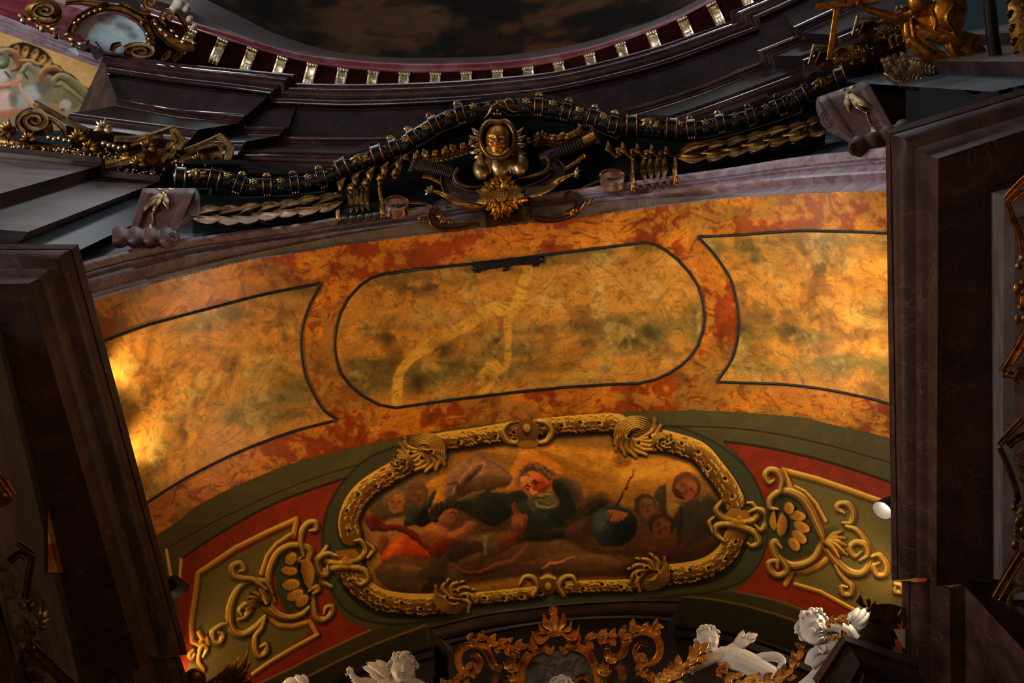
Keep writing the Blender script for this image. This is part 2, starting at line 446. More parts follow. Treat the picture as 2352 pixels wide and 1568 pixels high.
# flat soffit between wall top and entablature
# piers stepping forward at the left and right
def pier(name, px, z1, z0, mats, label):
    P = [pz(u, v, z1) for u, v in px]
    root = None
    for i in range(len(P) - 1):
        a, b = P[i], P[i + 1]
        V = [(a[0], a[1], 12.72 + EYE), (b[0], b[1], 12.72 + EYE), (b[0], b[1], z0 + EYE), (a[0], a[1], z0 + EYE)]
        if i == 0: root = structure(name, V, [(0, 1, 2, 3)], mats[i], smooth=False, label=label)
        else: structure('pier_face', V, [(0, 1, 2, 3)], mats[i], root, smooth=False)
    return root
pier('wall_left_pier', [(-160, 352), (208, 386), (211, 414), (344, 425), (327, 444), (400, 470)], 12.0, 8.7, ['pier_marble', 'dark_marble', 'pier_marble', 'dark_marble', 'slate_wall'], 'stepped mauve marble pilaster shafts')  # return faces in darker marble, their side shade put into the colour
pier('wall_right_pier', [(1960, 190), (2060, 168), (2044, 140), (2240, 104), (2225, 80), (2500, 30)], 12.0, 8.7, ['slate_wall', 'dark_marble', 'pier_marble', 'dark_marble', 'pier_marble'], 'stepped grey marble pilaster shafts')  # dark return faces here too carry their shade in the colour

# main entablature below the dome
RA = [(241, 122), (400, 145), (540, 158), (677, 170.5), (682, 190.6), (700, 191), (705, 191.5), (820, 193), (1000, 188), (1155, 177), (1300, 159.5), (1491, 112), (1680, 48), (1676, 27), (1720, 10), (1725, 8), (1950, -90)]
RB = [(245, 162.6), (400, 186.5), (520, 200), (620, 213.6), (620, 235), (680, 237), (685, 237.5), (814, 241), (1000, 234), (1155, 222), (1300, 202), (1523, 147), (1753, 62), (1742, 41), (1790, 20), (1795, 18), (2000, -80)]
RC = [(268, 224), (400, 249), (490, 256), (566, 261), (562.6, 288.5), (661, 290), (655, 311), (814, 312), (1000, 307.6), (1155, 300), (1300, 283), (1560, 212), (1746, 138), (1738, 116), (1830, 80), (1822, 60), (2040, -40)]
RC2 = [(268, 243), (400, 268), (480, 277), (545, 284), (543, 309), (640, 311), (636, 334), (800, 336), (1000, 331), (1155, 322), (1300, 305), (1560, 234), (1780, 150), (1772, 128), (1850, 95), (1843, 75), (2050, -20)]
RD = [(161, 260), (300, 278), (380, 288), (457, 297), (459, 325), (564.5, 325), (566, 345), (800, 351), (1000, 346), (1155, 338), (1330, 320), (1560, 258), (1842, 156), (1838, 128), (1925, 98), (1915, 80), (2060, 20)]
RE = [(150, 288), (300, 308), (380, 320), (430, 328), (432, 352), (545, 356), (547, 385), (800, 392), (1000, 390), (1155, 380), (1330, 360), (1560, 300), (1850, 196), (1860, 170), (1940, 138), (1950, 110), (2080, 60)]
def dense(keys):
    k = np.array(keys, float)
    seg = [lin(k[0:4], 9), k[4:7], cr(k[6:13], 8)[1:], k[13:]]
    return np.vstack(seg)
HZ = {'A': 13.9, 'B': 13.6, 'C': 13.2, 'C2': 13.1, 'D': 12.75, 'E': 12.55}
a, b, c, c2, d, e = [zr(dense(r), z) for r, z in ((RA, 13.9), (RB, 13.6), (RC, 13.2), (RC2, 13.1), (RD, 12.75), (RE, 12.55))]
corn = moulded(a, b, [(0, -.05), (0, 0), (.05, .0), (.06, .012), (.10, .012), (.115, -.006), (.15, -.004), (.22, .016), (.30, .030), (.38, .036), (.46, .031), (.54, .014), (.585, -.006), (.60, .010), (.66, .018), (.72, .012), (.735, -.004), (.80, -.004), (.81, .010), (.86, .014), (.905, .010), (.92, -.002), (1, .0), (1, -.03)])
frz = moulded(b, c, [(0, -.05), (1, -.05)])
m2 = moulded(c, c2, [(0, -.03), (.05, .0), (.2, .012), (.35, .018), (.5, .012), (.54, -.004), (.66, -.004), (.67, .008), (.8, .008), (.82, -.004), (1, 0)])
fas = moulded(c2, d, [(0, 0), (1, 0)])
m3 = moulded(d, e, [(0, .0), (.03, .012), (.1, .012), (.13, -.004), (.2, .008), (.32, .024), (.44, .022), (.54, .004), (.57, -.008), (.75, -.006), (.77, .008), (1, .008)])
back = np.copy(a); back[:, 1] += .5; back[:, 2] += .05
V, Fc = loft([back] + corn); ent = structure('trim_2', V, Fc, 'entab_marble', label='dark red marble cornice curving under the dome')
V, Fc = loft(frz); structure('frieze_band', V, Fc, 'frieze_marble', ent)
V, Fc = loft(m2); structure('architrave_moulding', V, Fc, 'entab_marble', ent)
V, Fc = loft(fas); structure('fascia', V, Fc, 'frieze_marble', ent)
V, Fc = loft(m3); structure('lower_moulding', V, Fc, 'entab_marble', ent)
# left end face of the projecting block
V = [a[0], b[0], c[0], c2[0], d[0], d[0] + np.array([.1, .6, 0]), a[0] + np.array([-.5, .7, 0])]
structure('block_end', V, [tuple(range(7))], 'dark_marble', ent, smooth=False)
# soffit back from the lower moulding to the wall
wb = e.copy(); wb[:, 1] = np.maximum(e[:, 1], yw(np.clip(e[:, 0], -4, 4)) + .02); wb[:, 2] = 12.6 + EYE
V, Fc = loft([e, wb]); structure('soffit', V, Fc, 'frieze_marble', ent)

# attic frieze, red ring and dome
RG = [(330, 30), (448, 68.5), (560, 104), (680, 137), (795, 157), (900, 164), (1000, 166), (1155, 158), (1300, 137), (1491, 73), (1619, 13), (1760, -60), (1900, -140)]
RH = [(320, 12), (438, 51), (559, 86), (680, 121), (808, 137), (900, 144), (1000, 146), (1155, 140), (1300, 120), (1396, 97), (1523, 54), (1635, 0), (1900, -150)]
RJ = [(310, -10), (419, 19), (527, 70), (640, 105), (760, 128), (880, 138), (1000, 139), (1155, 133), (1300, 112), (1396, 88), (1523, 44), (1635, -12), (1900, -165)]
RK = [(380, -50), (476, 0), (560, 42), (640, 80), (760, 117), (880, 131), (1000, 133), (1155, 127), (1300, 106), (1396, 82), (1523, 38), (1635, -18), (1900, -172)]
g, h, j, k = [zr(lin(cr(r, 8), 90), z) for r, z in ((RG, 14.9), (RH, 15.15), (RJ, 15.25), (RK, 15.7))]
def drum_off(u): return np.interp(u, [420, 520, 720, 1450, 1600, 1760], [98, 90, 48, 48, 84, 96])
base = zr(lin(cr([(u, v + float(drum_off(u))) for u, v in RG], 8), 90), 14.02)
V, Fc = loft([base, g]); dome = structure('wall_drum', V, Fc, 'red_frieze', label='dark red frieze band below the dome')
ring = moulded(h, g, [(0, -.03), (0, .0), (.08, .014), (.18, .028), (.28, .032), (.38, .024), (.48, .006), (.52, -.006), (.55, .006), (.62, .012), (.68, .0), (.78, -.004), (.8, .008), (.95, .008), (1, -.02)])
V, Fc = loft(ring); structure('trim_3', V, Fc, 'red_marble', label='red and grey marble ring moulding at the foot of the dome')
V, Fc = loft([h, j]); structure('ring_step', V, Fc, 'dark_marble', dome)
V, Fc = loft([j, (j + k) / 2 + np.array([0, 0, -.02]), k]); structure('ochre_ring', V, Fc, 'brown_wood', dome)
# painted dome shell
rows = []; kk = lin(cr(RK, 8), 160)
for i in range(90):
    t = i / 89
    q = kk.copy(); q[:, 1] -= 420 * t; q[:, 0] = 1100 + (q[:, 0] - 1100) * (1 - .25 * t)
    rows.append(zr(q, 15.72 + 5.2 * math.sin(t * 1.2)))
V, Fc = loft(rows)
def vnoise(P, sc, seed=0, octv=4):
    """cheap value noise on points"""
    rs = np.random.RandomState(seed); out = np.zeros(len(P)); amp = 1; tot = 0
    for o in range(octv):
        tab = rs.rand(64, 64, 64); q = P * sc * 2 ** o; i = np.floor(q).astype(int); f = q - i; f = f * f * (3 - 2 * f); i &= 63; j1 = (i + 1) & 63
        def g_(x, y, z): return tab[x, y, z]
        c00 = g_(i[:, 0], i[:, 1], i[:, 2]) * (1 - f[:, 0]) + g_(j1[:, 0], i[:, 1], i[:, 2]) * f[:, 0]
        c10 = g_(i[:, 0], j1[:, 1], i[:, 2]) * (1 - f[:, 0]) + g_(j1[:, 0], j1[:, 1], i[:, 2]) * f[:, 0]
        c01 = g_(i[:, 0], i[:, 1], j1[:, 2]) * (1 - f[:, 0]) + g_(j1[:, 0], i[:, 1], j1[:, 2]) * f[:, 0]
        c11 = g_(i[:, 0], j1[:, 1], j1[:, 2]) * (1 - f[:, 0]) + g_(j1[:, 0], j1[:, 1], j1[:, 2]) * f[:, 0]
        out += amp * ((c00 * (1 - f[:, 1]) + c10 * f[:, 1]) * (1 - f[:, 2]) + (c01 * (1 - f[:, 1]) + c11 * f[:, 1]) * f[:, 2]); tot += amp; amp *= .55
    return out / tot
n1 = vnoise(V * np.array([1, 1.2, .5]), 1.1, 3); n2 = vnoise(V, 2.6, 9); n3 = vnoise(V, .8, 5)
def ss(x, a, b): t = np.clip((x - a) / (b - a), 0, 1); return t * t * (3 - 2 * t)
cc = s2l((30, 26, 22))[None] * np.ones((len(V), 1))
for colr, m in (((104, 78, 56), ss(n1, .48, .62) * .8), ((74, 62, 48), ss(n2, .50, .66) * .8), ((104, 60, 40), ss(n3, .54, .66) * ss(n2, .42, .6)), ((22, 19, 16), ss(1 - n1, .50, .60) * .8), ((26, 22, 18), ss(1 - n2, .54, .64) * .6)):
    cc = cc * (1 - m[:, None]) + s2l(colr)[None] * m[:, None]
cc = cc * .42 * np.array([1.3, .98, .72])
structure('ceiling_dome', V, Fc, 'faded_fresco', col=cc, label='dim brown fresco inside the dome', sharp=None)

# impost entablatures carrying the vault, left and right
LZ = [8.36, 8.30, 8.24, 8.12, 8.00, 7.93, 7.90, 7.86, 7.70, 7.71, 7.72, 7.30, 7.28]
LFT = [[(-150, 563), (178, 566), (428, 1503)],                                  # top of the lip
       [(-150, 559), (180, 561), (431, 1503)],
       [(-150, 572), (165, 571), (420, 1503)],
       [(-150, 594), (143, 592), (377, 1505)],
       [(-150, 618), (114, 616), (368, 1509)],
       [(-150, 630), (101, 628), (353, 1507)],
       [(-150, 642), (92, 637), (342, 1507)],
       [(-150, 645), (88, 640), (338, 1510)],
       [(-150, 653), (65, 651), (321, 1536)],
       [(-150, 668), (45, 668), (268, 1540)],
       [(-190, 720), (-90, 720), (177, 1529)],
       [(-210, 740), (-120, 740), (134, 1529)],
       [(-230, 760), (-145, 760), (112, 1529)]]
RGT = [[(2420, 186), (2036, 304), (2051, 1333)],
       [(2420, 181), (2033.7, 299), (2048, 1333)],
       [(2420, 196), (2044, 308), (2061, 1331)],
       [(2420, 217), (2076.5, 327), (2090, 1323)],
       [(2420, 244), (2104, 340), (2105, 1327)],
       [(2420, 257), (2119, 350), (2115, 1327)],
       [(2420, 264), (2132, 357), (2130, 1327)],
       [(2420, 268), (2135, 358), (2133, 1330)],
       [(2420, 276), (2155, 364), (2151, 1344)],
       [(2440, 310), (2180, 384), (2178, 1344)],
       [(2460, 398), (2277, 442), (2281, 1330)],
       [(2470, 400), (2306, 448), (2302, 1330)],
       [(2470, 470), (2331, 500), (2328, 1330)]]
def impost(name, rails, second, mirror, label):
    fine = []
    for r, z in zip(rails, LZ):
        k = np.vstack([lin(r[:2], 4), lin(r[1:], 20)[1:]]); fine.append(zr(k, z))
    out = [fine[0]]
    ov = moulded(fine[2], fine[4], [(0, -.01), (.15, .01), (.35, .035), (.55, .04), (.75, .02), (.9, -.02), (1, -.02)])
    seq = [fine[0], fine[1], fine[2]] + ov + [fine[4], fine[5], fine[6], fine[7], fine[8]]
    V, Fc = loft(seq); root = structure(name, V, Fc, 'dark_marble', label=label)
    V, Fc = loft(fine[8:11]); structure('soffit', V, Fc, 'dark_marble', root)
    V, Fc = loft(fine[10:13]); structure('frieze', V, Fc, 'pier_marble', root)
    # end of the projecting part and the recessed run behind it
    V = [q[-1] for q in seq] + [fine[9][-1], fine[9][-1] + np.array([0, 0, .6]), fine[0][-1] + np.array([0, 0, .02])]
    structure('return_end', V, [tuple(range(len(V)))], 'dark_marble', root, smooth=False)
    fine2 = [zr(lin(r, 6), z) for r, z in zip(second, LZ[:9])]
    ov = moulded(fine2[2], fine2[4], [(0, -.01), (.15, .01), (.35, .035), (.55, .04), (.75, .02), (.9, -.02), (1, -.02)])
    V, Fc = loft([fine2[0], fine2[1], fine2[2]] + ov + fine2[4:]); structure('recessed_cornice', V, Fc, 'dark_marble', root)
    s = -1 if mirror else 1
    lo = fine2[8].copy(); lo2 = lo.copy(); lo2[:, 2] -= 2.4; lo[:, 0] -= s * .12; lo2[:, 0] -= s * .12
    V, Fc = loft([fine2[8], lo, lo2]); structure('recessed_frieze', V, Fc, 'dark_marble', root)
    # top ledge back to the vault and the pier below
    top = fine[0][3:].copy(); tb = top.copy(); tb[:, 0] = (-1 if not mirror else 1) * 3.72; tb[:, 2] = 8.40 + EYE
    V, Fc = loft([top, tb]); structure('ledge', V, Fc, 'dark_marble', root)
    lo = fine[12].copy(); lo[:, 2] -= 4.0
    V, Fc = loft([fine[12], lo]); structure('pier_below', V, Fc, 'dark_marble', root)
    return root
SL = [[(411, 1509), (438, 1583)], [(413, 1507), (440, 1582)], [(403, 1507), (429, 1582)], [(362, 1510), (386, 1584)], [(350, 1512), (374, 1584)], [(342, 1512), (366, 1584)], [(332, 1514), (354, 1586)], [(326, 1516), (350, 1588)], [(300, 1538), (322, 1604)]]
SR = [[(2074, 1336), (2078, 1600)], [(2071, 1334), (2075, 1600)], [(2087, 1334), (2091, 1600)], [(2112, 1334), (2116, 1600)], [(2136, 1334), (2140, 1600)], [(2144, 1336), (2148, 1600)], [(2150, 1338), (2154, 1600)], [(2156, 1340), (2160, 1600)], [(2181, 1349), (2184, 1600)]]
impost('trim_4', LFT, SL, False, 'dark marble entablature under the vault, beside the black lamp')
impost('trim_5', RGT, SR, True, 'dark marble entablature under the vault, beside the glowing lamp')
# nave walls behind the piers
V = [(-3.9, 1.55, 6), (-9.0, .6, 6), (-9.0, .6, 19), (-3.9, 1.55, 19)]
structure('wall_nave_left', V, [(0, 1, 2, 3)], 'frieze_marble', smooth=False)
V = [(3.9, 1.55, 6), (9.0, .4, 6), (9.0, .4, 19), (3.9, 1.55, 19)]
structure('wall_nave_right', V, [(3, 2, 1, 0)], 'frieze_marble', smooth=False)
V = [(-9.0, .6, 17.2), (9, .6, 17.2), (9, -5, 17.4), (-9, -5, 17.4)]
# side walls and back wall of the altar bay below the vault
V = [(-3.74, 1.3, 4), (-3.74, 7.0, 4), (-3.74, 7.0, 9.0), (-3.74, 1.3, 9.0)]
structure('wall_left', V, [(0, 1, 2, 3)], 'dark_marble', smooth=False)
V = [(3.80, 1.3, 4), (3.80, 7.0, 4), (3.80, 7.0, 9.0), (3.80, 1.3, 9.0)]
structure('wall_right', V, [(3, 2, 1, 0)], 'dark_marble', smooth=False)
th = np.linspace(-1.62, 1.62, 50)
arc = [(VXC + (VR + .03) * math.sin(q), VCROWN - VR + EYE + (VR + .03) * math.cos(q)) for q in th]
V = [(x, 6.75, z) for x, z in arc] + [(3.8, 6.75, 4), (-3.8, 6.75, 4)]
structure('wall_back', V, [tuple(range(len(V)))], 'brown_wood', smooth=False)
V, Fc = loft([np.array([(x, y, z) for x, z in arc]) for y in (1.50, 6.8)])
structure('ceiling_shell', V, Fc, 'pier_marble', label='plaster shell of the barrel vault')
V = [(-10, -16, 0), (10, -16, 0), (10, 6.75, 0), (-10, 6.75, 0)]
structure('floor', V, [(0, 1, 2, 3)], 'floor_stone', smooth=False)
# ------------------------------------------------------------------ painted surfaces: a small brush engine (numpy), colours end up on the mesh vertices
WARM = np.array([1.0, .80, .54]); WARM = WARM / WARM.max()
def tc(c, k=1.35):
    return np.clip(s2l(c) * k / WARM, 0, .92)
class Canvas:
    def __init__(s, x0, y0, x1, y1, st, base, k=1.35):
        s.x0, s.y0, s.st, s.k = x0, y0, st, k
        s.W = int((x1 - x0) / st) + 1; s.H = int((y1 - y0) / st) + 1
        s.X, s.Y = np.meshgrid(x0 + np.arange(s.W) * st, y0 + np.arange(s.H) * st)
        s.C = np.ones((s.H, s.W, 3)) * tc(base, k); s.I = np.zeros((s.H, s.W), int); s.Z = np.zeros((s.H, s.W))
    def box(s, P, m):
        a = int(max(0, (P[:, 0].min() - m - s.x0) / s.st)); b = int(min(s.W, (P[:, 0].max() + m - s.x0) / s.st + 2))
        c = int(max(0, (P[:, 1].min() - m - s.y0) / s.st)); d = int(min(s.H, (P[:, 1].max() + m - s.y0) / s.st + 2))
        return (slice(c, max(c, d)), slice(a, max(a, b)))
    def dist(s, P, sl, closed=False):
        X, Y = s.X[sl], s.Y[sl]; best = np.full(X.shape, 1e9); T = np.zeros(X.shape); S = np.zeros(X.shape)
        n = len(P); m = n if closed else n - 1
        for i in range(m):
            a, b = P[i], P[(i + 1) % n]; d = b - a; l2 = d @ d + 1e-9
            t = np.clip(((X - a[0]) * d[0] + (Y - a[1]) * d[1]) / l2, 0, 1)
            ex = X - a[0] - t * d[0]; ey = Y - a[1] - t * d[1]; q = ex * ex + ey * ey
            mk = q < best; best[mk] = q[mk]; T[mk] = (i + t[mk]) / m
            S[mk] = (d[0] * ey[mk] - d[1] * ex[mk]) / math.sqrt(l2)
        return np.sqrt(best), T, S
    def inside(s, P, sl):
        X, Y = s.X[sl], s.Y[sl]; r = np.zeros(X.shape, bool); n = len(P)
        for i in range(n):
            (xa, ya), (xb, yb) = P[i], P[(i + 1) % n]
            if ya == yb: continue
            c = (ya > Y) != (yb > Y); r ^= c & (X < (xb - xa) * (Y - ya) / (yb - ya) + xa)
        return r
    def put(s, sl, col, A, id=None, z=None, zadd=None):
        c = col if isinstance(col, np.ndarray) and col.ndim == 3 else tc(col, s.k)
        s.C[sl] = s.C[sl] * (1 - A[..., None]) + c * A[..., None]
        if id is not None: s.I[sl][A > .5] = id
        if z is not None:
            Zs = s.Z[sl]; s.Z[sl] = np.where(A > .5, z, Zs)
    def fill(s, P, col, f=2.0, a=1.0, id=None, z=None, smooth=0, col2=None, dirn=(0, 1)):
        P = np.array(P, float)
        if smooth: P = cr(P, smooth, True)
        sl = s.box(P, f * 2)
        if s.X[sl].size == 0: return
        d, _, _ = s.dist(P, sl, True); sd = np.where(s.inside(P, sl), d, -d)
        A = np.clip(sd / (2 * f) + .5, 0, 1); A = A * A * (3 - 2 * A) * a
        if col2 is not None:
            q = s.X[sl] * dirn[0] + s.Y[sl] * dirn[1]; pq = P @ np.array(dirn, float)
            t = np.clip((q - pq.min()) / (np.ptp(pq) + 1e-9), 0, 1)[..., None]
            col = tc(col, s.k) * (1 - t) + tc(col2, s.k) * t
        s.put(sl, col, A, id, z)
    def stroke(s, P, w, col, f=1.0, a=1.0, sm=6, id=None, z=None):
        P = np.array(P, float); P = cr(P, sm) if sm and len(P) > 2 else P
        wm = max(w) if np.ndim(w) else w
        sl = s.box(P, wm + f * 2)
        if s.X[sl].size == 0: return
        d, T, _ = s.dist(P, sl)
        ww = np.interp(T, np.linspace(0, 1, len(w)), w) if np.ndim(w) else w
        A = np.clip((ww - d) / (2 * f) + .5, 0, 1); A = A * A * (3 - 2 * A) * a
        s.put(sl, col, A, id, z)
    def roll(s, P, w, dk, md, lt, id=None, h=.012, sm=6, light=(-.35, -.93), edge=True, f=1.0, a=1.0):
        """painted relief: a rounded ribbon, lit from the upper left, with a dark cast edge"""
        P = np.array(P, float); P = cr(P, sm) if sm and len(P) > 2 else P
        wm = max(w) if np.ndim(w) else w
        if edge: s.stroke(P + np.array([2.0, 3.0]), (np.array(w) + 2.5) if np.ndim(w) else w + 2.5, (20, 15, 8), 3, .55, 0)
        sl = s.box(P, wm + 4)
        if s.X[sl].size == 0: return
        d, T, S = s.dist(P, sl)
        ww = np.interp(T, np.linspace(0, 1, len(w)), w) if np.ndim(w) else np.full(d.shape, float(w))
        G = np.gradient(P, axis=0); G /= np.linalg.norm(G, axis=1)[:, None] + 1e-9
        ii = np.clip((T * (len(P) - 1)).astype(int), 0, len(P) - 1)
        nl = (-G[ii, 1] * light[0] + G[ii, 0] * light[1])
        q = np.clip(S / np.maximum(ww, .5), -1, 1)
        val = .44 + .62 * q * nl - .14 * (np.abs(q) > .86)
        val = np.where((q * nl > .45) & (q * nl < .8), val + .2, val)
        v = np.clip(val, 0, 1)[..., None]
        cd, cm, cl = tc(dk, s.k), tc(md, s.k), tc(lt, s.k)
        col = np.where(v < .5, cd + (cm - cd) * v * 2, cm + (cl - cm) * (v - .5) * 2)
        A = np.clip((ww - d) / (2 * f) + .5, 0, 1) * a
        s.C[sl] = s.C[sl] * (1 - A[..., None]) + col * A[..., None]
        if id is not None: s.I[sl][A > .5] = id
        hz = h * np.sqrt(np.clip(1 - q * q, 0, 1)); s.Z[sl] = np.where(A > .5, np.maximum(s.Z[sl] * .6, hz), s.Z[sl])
    def oval(s, c, r, col, rot=0, f=1.5, a=1.0, id=None, z=None, col2=None, dirn=(0, 1)):
        t = np.linspace(0, 2 * np.pi, 22, endpoint=False); ca, sa = math.cos(math.radians(rot)), math.sin(math.radians(rot))
        x, y = r[0] * np.cos(t), r[1] * np.sin(t)
        s.fill(np.stack([c[0] + x * ca - y * sa, c[1] + x * sa + y * ca], 1), col, f, a, id, z, 0, col2, dirn)
    def noise(s, sx, sy, seed, octv=4):
        return vnoise(np.stack([s.X.ravel() / sx, s.Y.ravel() / sy, np.zeros(s.X.size)], 1), 1.0, seed, octv).reshape(s.X.shape)
    def meshes(s, keep, names, dr=0.0, proj=None):
        """names: {id: (name, material, parent or None, lift)}"""
        objs = {}
        P = pv(s.X, s.Y, dr - s.Z) if proj is None else proj(s.X, s.Y); idx = np.arange(s.X.size).reshape(s.X.shape)
        q = np.stack([idx[:-1, :-1], idx[:-1, 1:], idx[1:, 1:], idx[1:, :-1]], -1)
        kf = keep[:-1, :-1] & keep[:-1, 1:] & keep[1:, 1:] & keep[1:, :-1]; fi = s.I[:-1, :-1]
        Pf = P.reshape(-1, 3); Cf = s.C.reshape(-1, 3)
        for i, (nm, mat, par) in names.items():
            Q = q[kf & (fi == i)]
            if not len(Q): continue
            u, inv = np.unique(Q, return_inverse=True); inv = inv.reshape(Q.shape)
            me = bpy.data.meshes.new(nm); me.vertices.add(len(u)); me.vertices.foreach_set('co', Pf[u].astype(np.float32).ravel())
            me.loops.add(inv.size); me.loops.foreach_set('vertex_index', inv.ravel().astype(np.int32))
            me.polygons.add(len(inv)); me.polygons.foreach_set('loop_start', (np.arange(len(inv)) * 4).astype(np.int32))
            me.polygons.foreach_set('use_smooth', np.ones(len(inv), bool)); me.update(calc_edges=True)
            a = me.color_attributes.new('paint', 'FLOAT_COLOR', 'POINT'); c4 = np.ones((len(u), 4), np.float32); c4[:, :3] = Cf[u]; a.data.foreach_set('color', c4.ravel())
            me.materials.append(MATS[mat]); o = bpy.data.objects.new(nm, me); COL.objects.link(o); objs[i] = o
            if par is not None: attach(o, objs[par] if isinstance(par, int) else par)
        return objs
def vz(lift): return lambda u, v: pv(u, v, -lift)[..., 2] - EYE

# ------------------------------------------------------------------ the false-marble vault
PAN_L = [(242.5, 782), (333, 749), (409.6, 727.5), (511.6, 700.7), (613.7, 675), (738.7, 651)]
PAN_L2 = [(738.7, 651), (710.6, 703), (695, 752), (692, 797.6), (696.6, 841), (708, 879), (741, 938), (775, 964)]
PAN_L3 = [(775, 964), (662.6, 994), (560.6, 1032.6), (484, 1068), (407.6, 1109), (341, 1152.5), (240, 1222)]
PAN_R = [(2150, 548), (2032, 535.7), (1869, 530.5), (1805, 532), (1698, 539.5), (1603, 544)]
PAN_R2 = [(1603, 544), (1633.7, 576.5), (1659, 609.7), (1679.6, 645), (1692, 691), (1697.4, 742), (1691, 793), (1677, 831.6), (1646.4, 876.8)]
PAN_R3 = [(1646.4, 876.8), (1728.6, 879.5), (1805, 883), (1881.6, 892), (1958, 906), (2034.7, 925), (2150, 965)]
PAN_C = [(878.6, 630), (980.6, 617), (1082.7, 606), (1184.7, 594), (1297, 580), (1400, 567), (1455, 560), (1480.6, 557), (1506, 562.5), (1531.6, 576.5), (1557, 597), (1582.7, 625), (1603, 655.6), (1614.5, 691), (1619, 729.6), (1614.5, 760), (1603, 793), (1587.8, 816), (1567, 836.7), (1536.7, 857), (1506, 871), (1465, 880.6), (1404, 882.6), (1302, 889), (1183.7, 900.8), (1056, 916), (954, 930), (908, 936.5), (872.4, 930), (834, 909.7), (806, 886.7), (783, 858.7), (773, 828), (769, 800), (769, 780.6), (772.7, 750), (781.6, 719), (799.5, 686), (827.6, 655.6), (853, 639)]
cl, cl2, cl3 = cr([(120, 830)] + PAN_L, 6), cr(PAN_L2, 6), cr(PAN_L3, 6)
crr, cr2, cr3 = cr(PAN_R, 6), cr(PAN_R2, 6), cr(PAN_R3, 6)
S = Canvas(110, 425, 2160, 1320, 2.6, (214, 132, 36), 1.2)
OR, RED, OCH = (206, 128, 36), (158, 62, 14), (196, 146, 66)
na = S.noise(90, 60, 2, 5); nb = S.noise(34, 40, 4, 4); nc = S.noise(300, 50, 6, 3); nd = S.noise(60, 60, 8, 4); ne = S.noise(160, 70, 11, 3)
def blend(m, col): S.C[:] = S.C * (1 - m[..., None]) + tc(col, S.k) * m[..., None]
blend(ss(nd, .5, .62) * .6, (196, 120, 44)); blend(ss(na * .75 + nb * .25, .50, .56) * .85, RED); blend(ss(nb, .60, .70) * .5, (224, 158, 60)); blend(ss(ne, .56, .66) * .55, (150, 116, 52))
FC = S.C.copy()
def pan(P, id):
    P = np.array(P); sl = (slice(None), slice(None)); m = S.inside(P, sl)
    S.I[m] = id
    return m
mC = pan(np.array(PAN_C), 1); mL = pan(np.vstack([cl, cl2[1:], cl3[1:], [(110, 1250)]]), 2); mR = pan(np.vstack([crr, cr2[1:], cr3[1:], [(2170, 980)]]), 3)
S.C[:] = tc((208, 142, 56), S.k)
DP = pv(S.X, S.Y)[..., 1]                                            # depth into the vault
gb = np.exp(-((DP - 2.95) / .26) ** 2) * 1.0 + np.exp(-((DP - 1.98) / .16) ** 2) * .75
gm = ss(gb * .55 + (nc - .5) * 1.3 + (nd - .5) * .9, .16, .75) * .85
blend(gm, (124, 108, 52)); blend(ss(na * .6 + nb * .4, .54, .64) * .55, (132, 88, 44)); blend(ss(nd, .57, .68) * .5, (218, 168, 84)); blend(ss(nb * .5 + nd * .5, .60, .70) * gm * .6, (78, 72, 38))
BR = S.C.copy()
VEIN = (240, 168, 62)
S.stroke([(1200, 700), (1155, 708), (1121, 712), (1070, 747), (1006, 780), (965, 806), (942, 826), (917, 860), (911, 920)], [5, 16, 15, 13, 15, 13, 10, 11, 13], VEIN, 2.5, .95)
S.stroke([(1212, 622), (1200, 660), (1188, 700), (1167, 735), (1167, 793), (1162, 837), (1130, 850), (1110, 890)], [13, 13, 14, 11, 7, 9, 22, 18], VEIN, 2.5, .95)
S.stroke([(1480, 735), (1420, 770), (1380, 790)], [8, 12, 5], (212, 160, 70), 4, .4)
for (x, y, r1, r2) in ((1010, 805, 45, 20), (1140, 795, 18, 40), (950, 665, 45, 18), (1010, 650, 22, 14), (890, 775, 40, 14), (1455, 775, 60, 30), (1090, 870, 40, 12), (960, 880, 16, 22), (1450, 610, 40, 16), (480, 740, 9, 24), (470, 850, 26, 9), (430, 1000, 26, 34), (1760, 570, 60, 24), (1830, 760, 50, 28), (1890, 610, 40, 20)):
    m = np.exp(-(((S.X - x) / r1) ** 2 + ((S.Y - y) / r2) ** 2)) * ss(nb, .40, .58); blend(m * .8, (70, 62, 34) if r1 > 30 else (74, 48, 28))
pan_ = (S.I > 0)[..., None]; S.C = np.where(pan_, S.C, FC)
fy = np.interp(S.X[0], fr[:, 0], fr[:, 1]); bk = cr(BACK, 8); by = np.interp(S.X[0], bk[:, 0], bk[:, 1])
keep = (S.Y >= fy[None] - 4) & (S.Y <= by[None] + 6) & (pv(S.X, S.Y)[..., 2] > 8.75)
S.Z[S.I > 0] = .004
S.C = np.clip(S.C, 0, 1) ** 1.25 * np.array([1.12, 1.06, .98])
vo = S.meshes(keep, {0: ('ceiling', 'scagliola_red', None), 1: ('marbled_panel', 'scagliola_green', 0), 2: ('marbled_panel', 'scagliola_green', 0), 3: ('marbled_panel', 'scagliola_green', 0)})
vo[0]['kind'] = 'structure'; vo[0]['label'] = 'orange and red false-marble barrel vault'
vo[1]['label'] = 'oval green-ochre marbled panel'
LINE = [(-1, 0), (-1, 1.2), (1, 1.2), (1, 0)]
MB(vz(.004)).band(np.vstack([PAN_C, PAN_C[:2]]), 3.3, LINE).build('panel_line', 'line_paint', vo[0])
for ps in ((cl, cl2, cl3), (crr, cr2, cr3)):
    m = MB(vz(.004))
    for p in ps: m.band(p, 3.2, LINE)
    m.build('panel_line', 'line_paint', vo[0])

